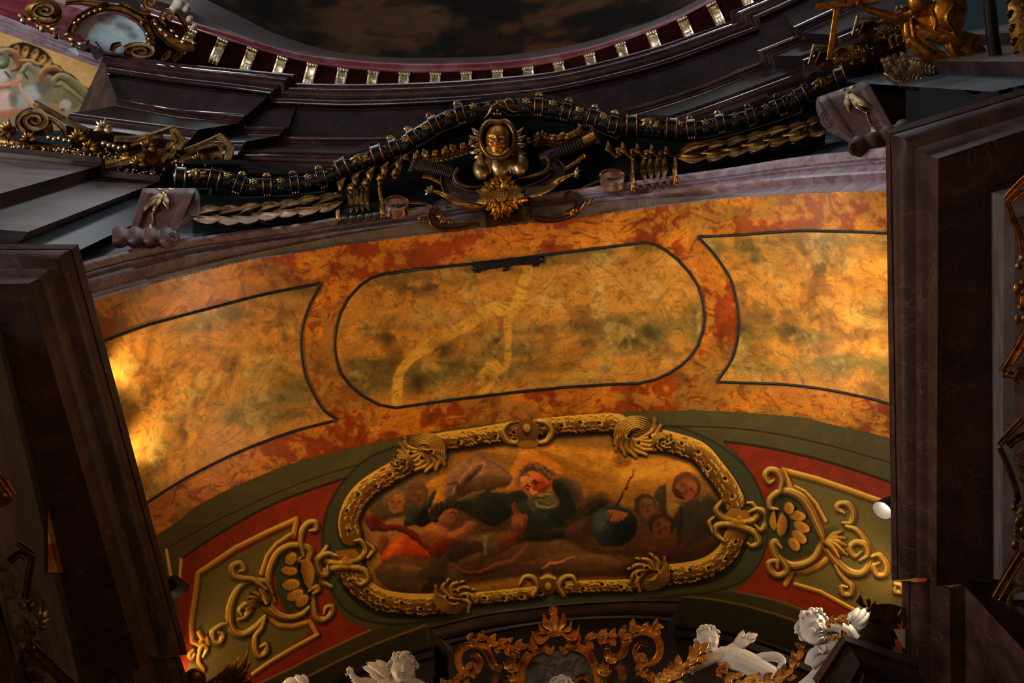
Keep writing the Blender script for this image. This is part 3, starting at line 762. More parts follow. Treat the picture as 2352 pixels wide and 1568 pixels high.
# ------------------------------------------------------------------ the painted bay behind it
K = Canvas(290, 935, 2130, 1600, 1.7, (92, 74, 36), 1.25)
def LZo(x, y): return (380 + x / 3.752, 1150 + y / 3.752)
def RZo(x, y): return (1700 + x / 3.485, 1000 + y / 3.485)
def AZo(x, y): return (830 + x / 4.355, 1020 + y / 4.355)
def BZo(x, y): return (1150 + x / 4.276, 1020 + y / 4.276)
def LL(l): return [LZo(*p) for p in l]
def RRl(l): return [RZo(*p) for p in l]
def AA(l): return [AZo(*p) for p in l]
def BB(l): return [BZo(*p) for p in l]
kn = K.noise(120, 60, 21, 4); kf = K.noise(26, 26, 22, 4)
def kb(m, col): K.C[:] = K.C * (1 - m[..., None]) + tc(col, K.k) * m[..., None]
kb(ss(kn, .45, .62) * .6, (84, 80, 42)); kb(ss(kf, .55, .7) * .3, (112, 88, 44))
# outer green bands and the joint lines
def off(P, d): return [(u, v + d) for u, v in P]
BND2 = [(290, 1330), (382, 1262), (460, 1216), (535, 1178), (660, 1122), (780, 1080), (900, 1052), (1100, 1020), (1300, 998), (1510, 981), (1600, 980), (1700, 985), (1800, 1000), (1900, 1022), (1960, 1038), (2040, 1062), (2130, 1095)]
K.stroke(BND2, 2.2, (54, 38, 16), 1.6, .9); K.stroke(off(BND2, 3), 1.0, (120, 96, 44), 1.2, .5)
BND3L = [(416, 1284), (480, 1240), (560, 1192), (640, 1152), (720, 1122), (793, 1098)]
BND3R = [(1664, 1014), (1740, 1024), (1820, 1040), (1900, 1060), (1980, 1085), (2045, 1108), (2130, 1145)]
# red side fields
RF_L = [(416, 1284), (480, 1241), (560, 1193), (640, 1153), (720, 1123), (791, 1098), (768, 1130), (748, 1170), (738, 1215), (735, 1260), (738, 1310), (760, 1370), (790, 1420), (850, 1446), (740, 1497), (640, 1548), (540, 1600), (410, 1600), (405, 1420)]
RF_R = [(1664, 1014), (1740, 1024), (1820, 1040), (1900, 1060), (1980, 1085), (2045, 1108), (2140, 1145), (2140, 1520), (1990, 1460), (1900, 1420), (1800, 1383), (1683, 1356), (1720, 1330), (1750, 1290), (1765, 1240), (1762, 1180), (1745, 1120), (1710, 1060)]
for P in (RF_L, RF_R):
    K.fill(off(P, 3), (40, 26, 12), 5, .8); K.fill(P, (146, 52, 16), 1.5)
kr = (K.C[..., 0] > K.C[..., 1] * 2.2)
K.C = np.where((kr & (kf > .5))[..., None], K.C * .85, K.C)
K.stroke(BND3L, 3, (44, 26, 12), 2, .9); K.stroke(BND3R, 3, (44, 26, 12), 2, .9)
K.stroke([(382, 1262), (387, 1290), (392, 1320)], 3, (226, 160, 70), 1.5); K.stroke([(416, 1284), (414, 1310), (412, 1336)], 3, (226, 160, 70), 1.5)
# lower light lines and the plain strip near the altar top
K.fill([(430, 1600), (540, 1600), (700, 1520), (850, 1450), (930, 1420), (1560, 1368), (1690, 1358), (1843, 1402), (1990, 1466), (2130, 1530), (2130, 1600)], (76, 62, 34), 2)
for P, c in (([(520, 1600), (640, 1548), (740, 1497), (850, 1446)], (150, 102, 44)), ([(620, 1600), (700, 1557), (780, 1516), (870, 1476), (979, 1435)], (140, 98, 46)), ([(1683, 1356), (1740, 1368), (1800, 1384), (1900, 1421), (2000, 1466)], (120, 92, 42)), ([(1561, 1369), (1629, 1375), (1718, 1392), (1843, 1431), (1960, 1490)], (120, 92, 42))):
    K.stroke(P, 2.4, c, 1.2)
K.fill([(979, 1437), (870, 1478), (780, 1518), (700, 1560), (620, 1602), (980, 1602)], (58, 48, 28), 2); K.fill([(1561, 1371), (1629, 1377), (1718, 1394), (1843, 1433), (1960, 1492), (2100, 1600), (1560, 1600)], (52, 46, 28), 2)
# green ring around the cartouche
RING = [(900, 1028), (840, 1056), (790, 1105), (752, 1170), (742, 1250), (755, 1340), (800, 1405), (880, 1432), (1000, 1425), (1560, 1368), (1640, 1358), (1712, 1330), (1755, 1270), (1762, 1190), (1738, 1110), (1690, 1050), (1610, 1000), (1520, 978), (1300, 990), (1000, 1015)]
K.fill(RING, (78, 72, 40), 1.5, 1, None, None, 6)
K.stroke(RING + RING[:1], 2.5, (34, 30, 16), 2.5, .7)

# the picture: sky, cloud, the bearded figure, children's heads, the globe
PIC = [(1036, 1030), (1150, 1013), (1250, 1003), (1395, 996), (1430, 1030), (1495, 1041), (1556, 1041), (1610, 1070), (1641, 1114), (1660, 1160), (1668, 1215), (1658, 1245), (1628, 1276), (1578, 1294), (1515, 1300), (1440, 1300), (1438, 1340), (1330, 1342), (1223, 1352), (1089, 1366), (987, 1368), (936, 1370), (885, 1356), (835, 1325), (848, 1270), (826, 1200), (852, 1145), (915, 1100), (1005, 1080), (1028, 1050)]
K.fill(PIC, (164, 108, 40), 1.2, 1, 1)
def F(P, c, f=4, a=1.0, vol=.55, **k):
    P = cr(np.array(P, float), 5, True); sl = K.box(P, f * 2)
    if K.X[sl].size == 0: return
    d, _, _ = K.dist(P, sl, True); sd = np.where(K.inside(P, sl), d, -d); f = f * .62
    A = np.clip(sd / (2 * f) + .5, 0, 1); A = A * A * (3 - 2 * A) * a
    gy, gx = np.gradient(sd, K.st); R_ = 4 + .16 * math.sqrt(max(20, np.sum(sd > 0) * K.st ** 2))
    lit = (.35 * gx + .94 * gy) * np.exp(-np.clip(sd, 0, None) / R_); br = 1 + .22 * (kf[sl] - .5) * 2 + .25 * (kn[sl] - .5) * 2
    col = tc(c, K.k) * (np.clip(1 + vol * lit, .25, 2.0) * br)[..., None]
    K.C[sl] = K.C[sl] * (1 - A[..., None]) + np.clip(col, 0, 1) * A[..., None]
def st(P, w, c, f=1.5, a=1.0): K.stroke(P, w, c, f, a)
pm = K.I == 1
F(BB([(350, 0), (1000, 60), (1900, 120), (1900, 420), (1300, 560), (820, 440), (560, 240)]), (196, 128, 40), 16, .8)
F(BB([(1250, 250), (1900, 200), (1950, 420), (1600, 480), (1200, 420)]), (206, 134, 40), 14, .7)
F(BB([(-260, 60), (200, 20), (330, 90), (140, 200), (-100, 130)]), (172, 116, 46), 14, .6)
F(AA([(620, 420), (840, 300), (830, 560), (640, 620), (700, 480)]), (196, 124, 34), 9, .9)
F(BB([(-420, 520), (60, 520), (300, 800), (900, 480), (1300, 620), (2150, 560), (2140, 1100), (1300, 1300), (200, 1300), (-800, 1300)]), (84, 56, 28), 14, .95)
F(BB([(-300, 900), (500, 930), (1000, 1020), (1300, 1150), (1200, 1260), (300, 1280), (-500, 1380)]), (104, 68, 36), 14, .8)
F(BB([(200, 1180), (800, 1060), (1240, 1200), (900, 1260)]), (122, 76, 40), 12, .5)
F(BB([(1300, 1000), (2000, 900), (2150, 1000), (1600, 1150)]), (86, 44, 26), 16, .7)
F(BB([(1780, 600), (2060, 480), (2140, 800), (1800, 1000)]), (58, 52, 32), 16, .8)
st(BB([(410, 1205), (480, 1165), (560, 1150), (640, 1130), (720, 1100)]), [2, 3.2, 2.5, 2], (196, 122, 72), 1.8)
# triangular halo
F(BB([(230, 50), (60, 470), (640, 300)]), (206, 118, 28), 6, .7)
st(BB([(235, 60), (130, 280), (60, 460)]), 1.0, (222, 146, 52), 2, .7); st(BB([(235, 60), (400, 170), (600, 290)]), 1.0, (222, 146, 52), 2, .7)
# billowing cloak at the left
F(AA([(830, 560), (835, 380), (900, 250), (1050, 150), (1170, 90), (1300, 140), (1440, 230), (1500, 320), (1460, 420), (1320, 440), (1140, 480), (960, 520)]), (146, 98, 60), 5)
F(AA([(840, 560), (850, 450), (960, 380), (1120, 260), (1170, 190), (1210, 230), (1120, 330), (1300, 300), (1480, 330), (1440, 420), (1100, 490), (980, 540)]), (104, 68, 42), 5, .75)
st(AA([(900, 480), (1000, 340), (1120, 200), (1220, 190), (1200, 280), (1120, 330)]), [2, 3, 4, 3, 2], (190, 130, 84), 3, .8)
st(AA([(860, 400), (960, 370), (960, 440)]), [3, 4, 3], (60, 40, 24), 3, .7); st(AA([(960, 480), (1080, 340), (1150, 290)]), [4, 5, 3], (62, 42, 26), 3.5, .7)
st(AA([(1060, 170), (1160, 110), (1260, 150), (1400, 230), (1480, 310)]), [2, 3, 3, 2], (120, 80, 50), 3, .7)
# dark mantle
F(AA([(840, 570), (1000, 520), (1240, 440), (1450, 480), (1620, 460), (1680, 620), (1500, 700), (1350, 820), (1150, 750), (960, 640)]), (54, 46, 26), 5)
F(AA([(960, 550), (1100, 480), (1240, 460), (1160, 530), (1050, 570)]), (120, 88, 46), 4, .9); F(AA([(1290, 460), (1460, 450), (1440, 480), (1320, 490)]), (150, 104, 50), 4, .8)
F(BB([(0, 500), (170, 470), (260, 560), (150, 700), (-150, 700), (-200, 560)]), (44, 42, 26), 7)
F(BB([(170, 560), (300, 540), (560, 640), (740, 640), (700, 780), (520, 830), (250, 900), (140, 840), (100, 700)]), (52, 54, 36), 8)
F(BB([(500, 400), (590, 330), (740, 480), (780, 640), (640, 820), (470, 700), (560, 560)]), (46, 40, 24), 6)
F(BB([(560, 330), (640, 315), (760, 370), (805, 440), (790, 560), (750, 640), (690, 470), (620, 380)]), (128, 84, 52), 4)
F(BB([(510, 390), (600, 320), (720, 400), (780, 620), (740, 650), (680, 500), (590, 400)]), (72, 62, 36), 6, .8)
F(BB([(250, 880), (560, 820), (900, 540), (1060, 580), (900, 700), (880, 900), (600, 930), (300, 960)]), (56, 42, 26), 9)
F(BB([(620, 860), (860, 700), (880, 880), (1020, 1000), (1240, 940), (1290, 1080), (1000, 1080), (760, 1000)]), (88, 52, 34), 10, .8)
st(BB([(160, 960), (350, 890), (560, 880)]), [6, 7, 4], (34, 32, 20), 6, .8)
# hair and head
rs0 = random.Random(21)
F(BB([(160, 330), (200, 230), (300, 175), (400, 190), (500, 260), (510, 330), (470, 360), (480, 420), (420, 300), (300, 260), (210, 320), (170, 390), (120, 370)]), (120, 80, 48), 3)
F(BB([(175, 350), (215, 300), (300, 270), (410, 300), (470, 370), (490, 420), (430, 470), (370, 500), (310, 515), (250, 480), (200, 410)]), (196, 98, 38), 2.5)
F(BB([(300, 350), (420, 330), (450, 430), (400, 470), (320, 440)]), (150, 62, 24), 5, .7)
F(BB([(190, 340), (270, 300), (310, 350), (290, 440), (230, 450)]), (214, 132, 62), 4, .7)
st(BB([(270, 400), (290, 440), (310, 480), (350, 470)]), [2, 2.4, 3, 2], (228, 146, 84), 2.5, .8)
st(BB([(225, 430), (255, 405), (285, 425)]), [1, 2.6, 1], (70, 28, 12), 1.6); st(BB([(300, 385), (335, 350), (380, 370)]), [1, 3, 1], (76, 30, 14), 1.6)
K.oval(BZo(258, 440), (3.6, 2.2), (48, 20, 10), -20, 1.2); K.oval(BZo(342, 378), (4, 2.4), (50, 22, 10), -20, 1.2)
F(BB([(430, 370), (490, 360), (490, 410), (450, 420)]), (190, 72, 26), 2)
for q in range(46):
    x0, y0 = rs0.uniform(165, 500), 0; y0 = 205 + abs(x0 - 330) * .38 + rs0.uniform(-8, 70); ar = rs0.uniform(14, 34)
    st(BB([(x0, y0), (x0 + ar * .6, y0 - ar * .6), (x0 + ar * 1.3, y0 - ar * .1), (x0 + ar * 1.1, y0 + ar * .5)]), [.6, 1.5, .8], ((84, 56, 36), (158, 112, 72), (112, 76, 46))[q % 3], 1.3, .7)
F(BB([(120, 340), (175, 310), (170, 420), (130, 400)]), (150, 108, 66), 3)
F(BB([(260, 510), (330, 490), (350, 520), (430, 470), (520, 470), (570, 580), (480, 630), (380, 620), (330, 680), (270, 600)]), (92, 78, 48), 4)
for q in range(12):
    st(BB([(330 + q * 6, 500 + q * 6), (380 + q * 9, 540 + q * 5), (460 + q * 8, 545 + q * 4), (520 + q * 4, 480 + q * 9)]), [.6, 1.4, 1.6, .6], ((150, 122, 76), (64, 50, 30), (126, 100, 62))[q % 3], 1.5, .7)
st(BB([(340, 540), (370, 500), (430, 480), (510, 480)]), [2, 3.4, 3, 1], (170, 134, 78), 2, .8); st(BB([(340, 560), (360, 600), (430, 615), (540, 600)]), [1, 2.5, 3, 1], (160, 130, 76), 2, .8)
st(BB([(330, 540), (370, 520), (390, 530)]), [2, 3, 1], (70, 26, 12), 2, .9)
# blessing hand and forearm
F(BB([(-60, 880), (80, 850), (120, 860), (240, 790), (200, 920), (80, 1020), (-40, 1090), (-230, 1120), (-260, 960)]), (120, 60, 30), 5)
F(BB([(-200, 900), (-60, 860), (-40, 1020), (-180, 1090), (-250, 1010)]), (108, 84, 48), 5, .9); st(BB([(-140, 900), (-170, 1000), (-160, 1070)]), [3, 5, 3], (162, 130, 70), 4, .6)
F(BB([(100, 720), (130, 690), (210, 680), (265, 700), (250, 800), (200, 860), (130, 850), (105, 790)]), (136, 74, 36), 3)
st(BB([(115, 590), (130, 640), (150, 700)]), [2.6, 4, 4], (134, 66, 32), 1.5); st(BB([(128, 570), (160, 640), (180, 690)]), [2.6, 3.6, 4], (122, 58, 28), 1.5)
for q in range(3): st(BB([(115, 715 + q * 30), (170, 690 + q * 30), (215, 705 + q * 30)]), [2, 3.4, 2.4], (168, 92, 44), 1.5, .9)
# globe and sceptre
K.oval(BZo(1110, 800), (54, 48), (62, 62, 54), 0, 4, 1, None, None, (26, 26, 22), (.6, .5)); K.oval(BZo(985, 740), (22, 24), (88, 86, 70), 20, 8, .7); K.oval(BZo(1200, 860), (24, 24), (20, 22, 20), 0, 10, .6)
st(BB([(1020, 830), (1090, 690), (1180, 520), (1240, 400), (1298, 275)]), [2.0, 2, 2.6, 2, 1.6], (70, 36, 16), 1.2); K.oval(BZo(1298, 270), (4, 4), (188, 110, 50), 0, 1.2); K.oval(BZo(1208, 456), (6, 4), (150, 92, 36), 30, 1.2)
F(BB([(1045, 650), (1130, 645), (1250, 690), (1220, 730), (1120, 770), (1070, 740)]), (132, 74, 34), 3)
for q in range(4): st(BB([(1080 + q * 36, 740), (1110 + q * 36, 690), (1140 + q * 34, 670)]), [1.6, 2.6, 2], (176, 104, 46), 1.4, .9)
# children's heads: (centre, radius, tilt, skin, hair)
def child(c, r, rot, skin, hair, dim=1.0):
    ca, sa = math.cos(math.radians(rot)), math.sin(math.radians(rot))
    def q(x, y): return (c[0] + r * (x * ca - y * sa), c[1] + r * (x * sa + y * ca))
    F([q(-1.2, -.3), q(-.8, -1.1), q(0, -1.35), q(.9, -1.0), q(1.15, -.1), q(.8, .5), q(-.9, .6)], hair, 2.5, dim)
    K.oval(q(.1, .1), (r * .86, r * 1.02), skin, rot, 2.5, dim)
    dk = tuple(int(v * .5) for v in skin); lt = tuple(min(255, int(v * 1.2)) for v in skin)
    K.oval(q(.35, -.45), (r * .42, r * .3), lt, rot, 4, .6 * dim); K.oval(q(.5, .45), (r * .3, r * .3), (min(255, skin[0] + 20), int(skin[1] * .75), int(skin[2] * .7)), rot, 4, .6 * dim)
    for ex in (-.3, .42):
        st([q(ex - .18, -.05), q(ex, -.15), q(ex + .18, -.05)], [.04 * r, .09 * r, .04 * r], dk, 1.1, .7 * dim); K.oval(q(ex, .04), (r * .10, r * .06), dk, rot, 1.0, .8 * dim); K.oval(q(ex, .2), (r * .2, r * .12), skin, rot, 2.0, .5 * dim)
    st([q(.1, 0), q(.16, .3), q(.02, .36)], [.04 * r, .09 * r, .08 * r], dk, 1.2, .6 * dim); st([q(-.16, .6), q(.06, .56), q(.28, .6)], [.05 * r, .1 * r, .05 * r], (int(skin[0] * .7), int(skin[1] * .4), int(skin[2] * .4)), 1, .8 * dim)
F(AA([(80, 560), (200, 440), (460, 380), (620, 380), (660, 600), (480, 700), (200, 760), (90, 680)]), (104, 80, 46), 8)
F(AA([(420, 760), (500, 620), (640, 580), (720, 450), (740, 500), (690, 620), (600, 760), (440, 830)]), (60, 56, 40), 4)
F(AA([(530, 760), (560, 690), (640, 620), (700, 780), (580, 820)]), (34, 28, 18), 5)
child(AZo(560, 510), 21, 0, (128, 76, 36), (104, 66, 34), .75)
child(AZo(330, 575), 23, 0, (156, 96, 44), (126, 88, 46))
child(BZo(1815, 425), 27, 28, (150, 84, 40), (104, 64, 30)); F(BB([(1680, 430), (1740, 440), (1800, 540), (1720, 520)]), (74, 48, 24), 4)
child(BZo(1420, 610), 22, -10, (122, 80, 38), (66, 48, 26), .9); child(BZo(1570, 810), 25, 20, (116, 66, 32), (62, 42, 24), .95)
child(BZo(1180, 150), 19, 30, (158, 96, 38), (140, 84, 34), .55)
F(BB([(1500, 480), (1610, 380), (1625, 500), (1610, 680), (1560, 640), (1530, 560)]), (60, 56, 36), 5, .9)
F(BB([(1640, 400), (1670, 560), (1760, 600), (1700, 720), (1640, 640)]), (150, 116, 56), 7, .8); F(BB([(1690, 740), (1780, 600), (1780, 900), (1740, 1000), (1720, 840)]), (40, 34, 20), 7, .8)
st(BB([(1880, 270), (1960, 330), (2000, 430), (1960, 530)]), [2, 4, 5, 3], (140, 96, 46), 4, .7)
# kneeling putto in red drapery
F(AA([(20, 740), (140, 700), (230, 790), (390, 810), (580, 900), (700, 1040), (720, 1130), (640, 1100), (520, 960), (380, 880), (200, 860), (90, 860)]), (116, 40, 16), 4)
F(AA([(190, 1150), (280, 1000), (400, 905), (520, 960), (640, 1060), (690, 1130), (560, 1150), (400, 1120), (260, 1190)]), (176, 66, 18), 4)
F(AA([(240, 1100), (300, 1000), (400, 930), (440, 1000), (380, 1100), (260, 1150)]), (206, 98, 30), 6, .7)
F(AA([(160, 1000), (210, 900), (280, 960), (220, 1080), (180, 1120)]), (134, 70, 32), 4)
F(AA([(580, 880), (660, 800), (780, 780), (860, 830), (880, 880), (1000, 820), (1050, 770), (1140, 790), (1120, 870), (1000, 960), (860, 1030), (720, 1040), (600, 960)]), (150, 84, 36), 4)
F(AA([(620, 860), (720, 800), (820, 840), (860, 900), (760, 940), (660, 900)]), (178, 104, 46), 5, .7); F(AA([(720, 1060), (880, 930), (1000, 960), (860, 1040)]), (98, 46, 22), 5, .8)
F(AA([(660, 1060), (800, 940), (860, 960), (850, 1080), (720, 1130)]), (124, 40, 18), 4, .9)
for q in range(4): st(AA([(1040 + q * 16, 850 - q * 8), (1080 + q * 18, 800 - q * 4), (1100 + q * 12, 770 + q * 8)]), [2.4, 2, 1.2], (150, 86, 40), 1.3, .9)
F(AA([(680, 680), (730, 600), (840, 580), (960, 630), (980, 690), (900, 650), (800, 700), (760, 770), (700, 770)]), (58, 42, 22), 3)
F(AA([(770, 780), (790, 700), (860, 650), (960, 660), (950, 740), (910, 820), (860, 835)]), (140, 80, 36), 3)
st(AA([(880, 690), (915, 680), (940, 695)]), [1, 2, 1], (60, 32, 14), 1.2); st(AA([(940, 720), (950, 760), (920, 770)]), [1, 1.6, 1], (96, 48, 22), 1.2); st(AA([(880, 800), (910, 790)]), [1.4, 1], (92, 38, 22), 1.2)
for q in range(10): st(AA([(690 + q * 26, 640 - 5 * (5 - abs(q - 5)) * 3), (710 + q * 26, 610 - 5 * (5 - abs(q - 5)) * 2), (730 + q * 24, 650)]), [1, 2, 1], ((84, 62, 32), (40, 28, 15))[q % 2], 1.4, .8)
# clouds and drapery below
F(AA([(120, 1260), (340, 1130), (640, 1150), (720, 1240), (640, 1380), (700, 1440), (500, 1500), (260, 1450)]), (92, 62, 32), 8, .95)
F(AA([(240, 1220), (400, 1190), (560, 1220), (600, 1260), (420, 1300)]), (150, 92, 44), 9, .55)
F(AA([(640, 1380), (740, 1310), (900, 1370), (780, 1470), (600, 1480)]), (40, 28, 16), 7, .9)
F(AA([(850, 1120), (960, 990), (1200, 970), (1220, 1100), (1180, 1200), (1000, 1200)]), (62, 42, 26), 6, .9)
F(AA([(940, 1200), (1060, 1120), (1200, 1080), (1200, 1200), (1100, 1280)]), (106, 66, 38), 6, .8)
st(AA([(950, 1240), (1090, 1280), (1220, 1260), (1340, 1190), (1490, 1160), (1600, 1060), (1650, 1000)]), [1.5, 2.5, 3, 3, 3.5, 3.5, 2], (150, 84, 46), 2.5, .85)
st(AA([(950, 1255), (1100, 1295), (1260, 1275), (1420, 1230)]), [2, 3, 3, 2], (44, 28, 16), 3, .7)
K.stroke(PIC + PIC[:1], 10, (40, 26, 12), 12, .55)
def warp(mask, amp, seed):
    """nudge the paint so that edges look brushed"""
    a1, a2 = K.noise(14, 14, seed, 3), K.noise(14, 14, seed + 1, 3)
    yy, xx = np.mgrid[0:K.H, 0:K.W]; xi = np.clip(xx + (a1 - .5) * 2 * amp / K.st, 0, K.W - 1).astype(int); yi = np.clip(yy + (a2 - .5) * 2 * amp / K.st, 0, K.H - 1).astype(int)
    C2_ = K.C[yi, xi]; K.C = np.where(mask[..., None], C2_, K.C)
warp(K.I == 1, 3.6, 51)
bs = K.noise(9, 5, 55, 3); K.C = np.where((K.I == 1)[..., None], K.C * (.70 + .6 * bs)[..., None], K.C)

# cartouche frame (id 2)
DK, MD, LT = (44, 27, 8), (128, 82, 24), (226, 158, 56)
FRAME_RUNS = [([(1000, 1018), (1035, 1012), (1095, 1004), (1160, 993), (1190, 988)], 22), ([(1236, 982), (1262, 978), (1320, 975), (1392, 971), (1420, 972)], 22),
              ([(1470, 1004), (1500, 1008), (1550, 1020), (1604, 1040), (1640, 1080), (1668, 1118), (1684, 1150)], 26),
              ([(1690, 1232), (1672, 1268), (1640, 1296), (1600, 1312), (1545, 1320), (1500, 1322)], 25),
              ([(1284, 1350), (1302, 1350), (1370, 1347), (1440, 1346), (1470, 1340)], 15), ([(1060, 1376), (1088, 1376), (1150, 1370), (1224, 1362), (1240, 1358)], 15),
              ([(1020, 1386), (975, 1390), (905, 1385), (859, 1371), (816, 1336), (805, 1320)], 26),
              ([(806, 1228), (802, 1196), (815, 1158), (838, 1129), (872, 1104), (918, 1078), (950, 1056)], 25)]
rs = random.Random(5)
def foliage(P, w, step=10):
    """rows of curling leaf lobes brushed along a painted roll"""
    P = lin(cr(P, 6), max(4, int(np.sum(np.linalg.norm(np.diff(np.array(P), axis=0), axis=1)) / step)))
    T = np.gradient(P, axis=0); T /= np.linalg.norm(T, axis=1)[:, None]; N = np.stack([-T[:, 1], T[:, 0]], 1)
    for i in range(len(P)):
        p, t, n = P[i], T[i], N[i]
        for j in (-.72, -.28, .2, .66):
            if rs.random() < .12: continue
            s0 = p + n * w * (j + rs.uniform(-.1, .1)) + t * rs.uniform(-4, 4); L_ = rs.uniform(8, 13); up = 1 if (n[1] * j) < 0 else -1
            c1 = s0 + t * L_ * .55 - n * rs.uniform(1, 3.5); e1 = s0 + t * L_ + n * rs.uniform(-1, 3)
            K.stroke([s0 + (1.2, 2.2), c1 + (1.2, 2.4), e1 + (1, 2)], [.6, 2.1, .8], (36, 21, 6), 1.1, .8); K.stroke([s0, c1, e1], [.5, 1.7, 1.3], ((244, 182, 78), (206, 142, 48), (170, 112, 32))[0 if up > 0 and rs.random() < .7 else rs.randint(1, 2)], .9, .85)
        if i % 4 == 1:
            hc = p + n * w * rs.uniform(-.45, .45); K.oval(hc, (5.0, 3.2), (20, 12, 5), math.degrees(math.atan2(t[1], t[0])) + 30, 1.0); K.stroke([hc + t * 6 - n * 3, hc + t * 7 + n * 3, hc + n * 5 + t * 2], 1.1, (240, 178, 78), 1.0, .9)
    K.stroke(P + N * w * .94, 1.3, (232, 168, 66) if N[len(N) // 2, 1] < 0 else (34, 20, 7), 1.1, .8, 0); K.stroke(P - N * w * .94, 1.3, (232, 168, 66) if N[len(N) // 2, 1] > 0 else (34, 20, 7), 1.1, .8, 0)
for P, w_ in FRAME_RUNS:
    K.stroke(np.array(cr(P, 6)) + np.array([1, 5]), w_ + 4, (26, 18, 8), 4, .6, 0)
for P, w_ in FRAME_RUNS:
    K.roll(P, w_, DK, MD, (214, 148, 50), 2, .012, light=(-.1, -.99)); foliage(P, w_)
def swirl(c, r, a0, sgn, n=9, sq=.8):
    """acanthus knot: curling lobes fanned out of a rolled base"""
    c = np.array(c, float)
    def q(f, a): return c + np.array([r * f * math.cos(a), r * f * sq * math.sin(a)])
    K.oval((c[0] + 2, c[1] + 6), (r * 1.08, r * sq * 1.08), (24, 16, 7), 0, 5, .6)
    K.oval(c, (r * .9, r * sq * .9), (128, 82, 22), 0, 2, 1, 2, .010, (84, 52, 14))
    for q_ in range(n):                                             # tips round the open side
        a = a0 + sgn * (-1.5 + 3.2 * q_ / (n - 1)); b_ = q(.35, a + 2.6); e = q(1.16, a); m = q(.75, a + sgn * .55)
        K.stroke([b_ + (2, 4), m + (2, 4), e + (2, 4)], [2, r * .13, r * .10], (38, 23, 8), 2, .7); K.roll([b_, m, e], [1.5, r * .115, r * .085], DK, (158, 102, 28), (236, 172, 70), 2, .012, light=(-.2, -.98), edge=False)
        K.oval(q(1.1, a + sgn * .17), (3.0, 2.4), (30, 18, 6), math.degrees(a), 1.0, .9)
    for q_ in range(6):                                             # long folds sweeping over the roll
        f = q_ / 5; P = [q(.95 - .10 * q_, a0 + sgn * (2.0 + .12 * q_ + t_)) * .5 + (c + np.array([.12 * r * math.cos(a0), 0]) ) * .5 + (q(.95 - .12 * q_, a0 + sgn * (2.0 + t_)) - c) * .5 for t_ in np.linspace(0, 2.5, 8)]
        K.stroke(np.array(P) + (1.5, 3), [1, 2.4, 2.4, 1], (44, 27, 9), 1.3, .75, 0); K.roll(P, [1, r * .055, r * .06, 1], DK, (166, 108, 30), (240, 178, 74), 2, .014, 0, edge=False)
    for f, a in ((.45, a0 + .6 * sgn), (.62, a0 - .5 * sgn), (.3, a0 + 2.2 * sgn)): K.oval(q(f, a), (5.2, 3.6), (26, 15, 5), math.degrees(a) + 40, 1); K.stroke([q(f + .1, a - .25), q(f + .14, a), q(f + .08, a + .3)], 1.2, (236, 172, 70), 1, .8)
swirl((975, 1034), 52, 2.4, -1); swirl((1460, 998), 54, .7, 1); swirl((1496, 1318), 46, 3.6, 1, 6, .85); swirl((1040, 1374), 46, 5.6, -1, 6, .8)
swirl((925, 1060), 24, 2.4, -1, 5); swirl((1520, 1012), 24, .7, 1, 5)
def cscroll(P, w, id=2, hi=(240, 176, 70)):
    K.roll(P, w, (40, 24, 6), (140, 90, 24), hi, id, .010); Pm = cr(P, 6); K.stroke(Pm + np.array([0, -.25 * (max(w) if np.ndim(w) else w)]), 1.0, (246, 190, 92), 1.0, .6, 0)
# centre ornaments, top and bottom
for cx_, sg in ((1176, -1), (1248, 1)):
    cscroll([(cx_ + sg * -14, 968), (cx_ + sg * 6, 972), (cx_ + sg * 20, 990), (cx_ + sg * 10, 1012), (cx_ - sg * 8, 1018), (cx_ - sg * 16, 1010)], [5, 7, 8, 8, 7, 4])
K.oval((1211, 992), (26, 30), MD, 0, 2, 1, 2, .03, (92, 58, 16)); K.oval((1212, 1020), (24, 10), (150, 98, 28), 0, 2, 1, 2, .03); K.oval((1211, 988), (10, 14), (60, 38, 12), 0, 2); K.oval((1210, 983), (8.5, 10.5), (214, 150, 54), -20, 2, 1, 2, .045, (130, 84, 24))
for cx_, sg in ((1216, -1), (1304, 1)):
    cscroll([(cx_ - sg * 10, 1366), (cx_ - sg * 20, 1346), (cx_ - sg * 8, 1328), (cx_ + sg * 10, 1326), (cx_ + sg * 22, 1342)], [6, 8, 8, 7, 3])
K.oval((1259, 1340), (20, 26), MD, 0, 2, 1, 2, .03, (98, 62, 18)); K.oval((1259, 1349), (9, 12), (64, 40, 12), 0, 2); K.oval((1259, 1347), (7.5, 9.5), (222, 156, 56), 0, 2, 1, 2, .045, (130, 84, 24)); st([(1242, 1328), (1258, 1322), (1276, 1328)], [2, 4, 2], (236, 172, 68), 1.5)
# clasps left and right
def clasp(q):
    K.fill([q(x, y) for x, y in ((-.62, .1), (-.3, -.35), (.35, -.35), (.62, .1), (.4, .5), (-.35, .5))], (160, 104, 28), 2, 1, 2, .028)
    cscroll([q(-.62, -.55), q(-.80, -.2), q(-.55, .08), q(0, .16), q(.5, .06), q(.72, -.25), q(.55, -.6), q(.34, -.62)], [5, 8, 9, 9, 9, 8, 6, 4])
    cscroll([q(-.55, .95), q(-.85, .72), q(-.78, .42), q(-.35, .30), q(.2, .36), q(.62, .52), q(.74, .85), q(.5, 1.02), q(.34, .92)], [5, 8, 9, 9, 9, 9, 9, 7, 4])
    for bx, by in ((-.1, .02), (.12, .02), (.01, -.12), (.01, .16), (.01, .02)): K.oval(q(bx + .02, by + .12), (6.4, 5.6), (206, 140, 46), 0, 1.6, 1, 2, .045, (132, 84, 24))
def ql(x, y): return (794 + x * 66 + y * 2, 1284 + y * 62 - x * 8)
def qr(x, y): return (1696 + x * 62 + y * 0, 1190 + y * 60 + x * 8)
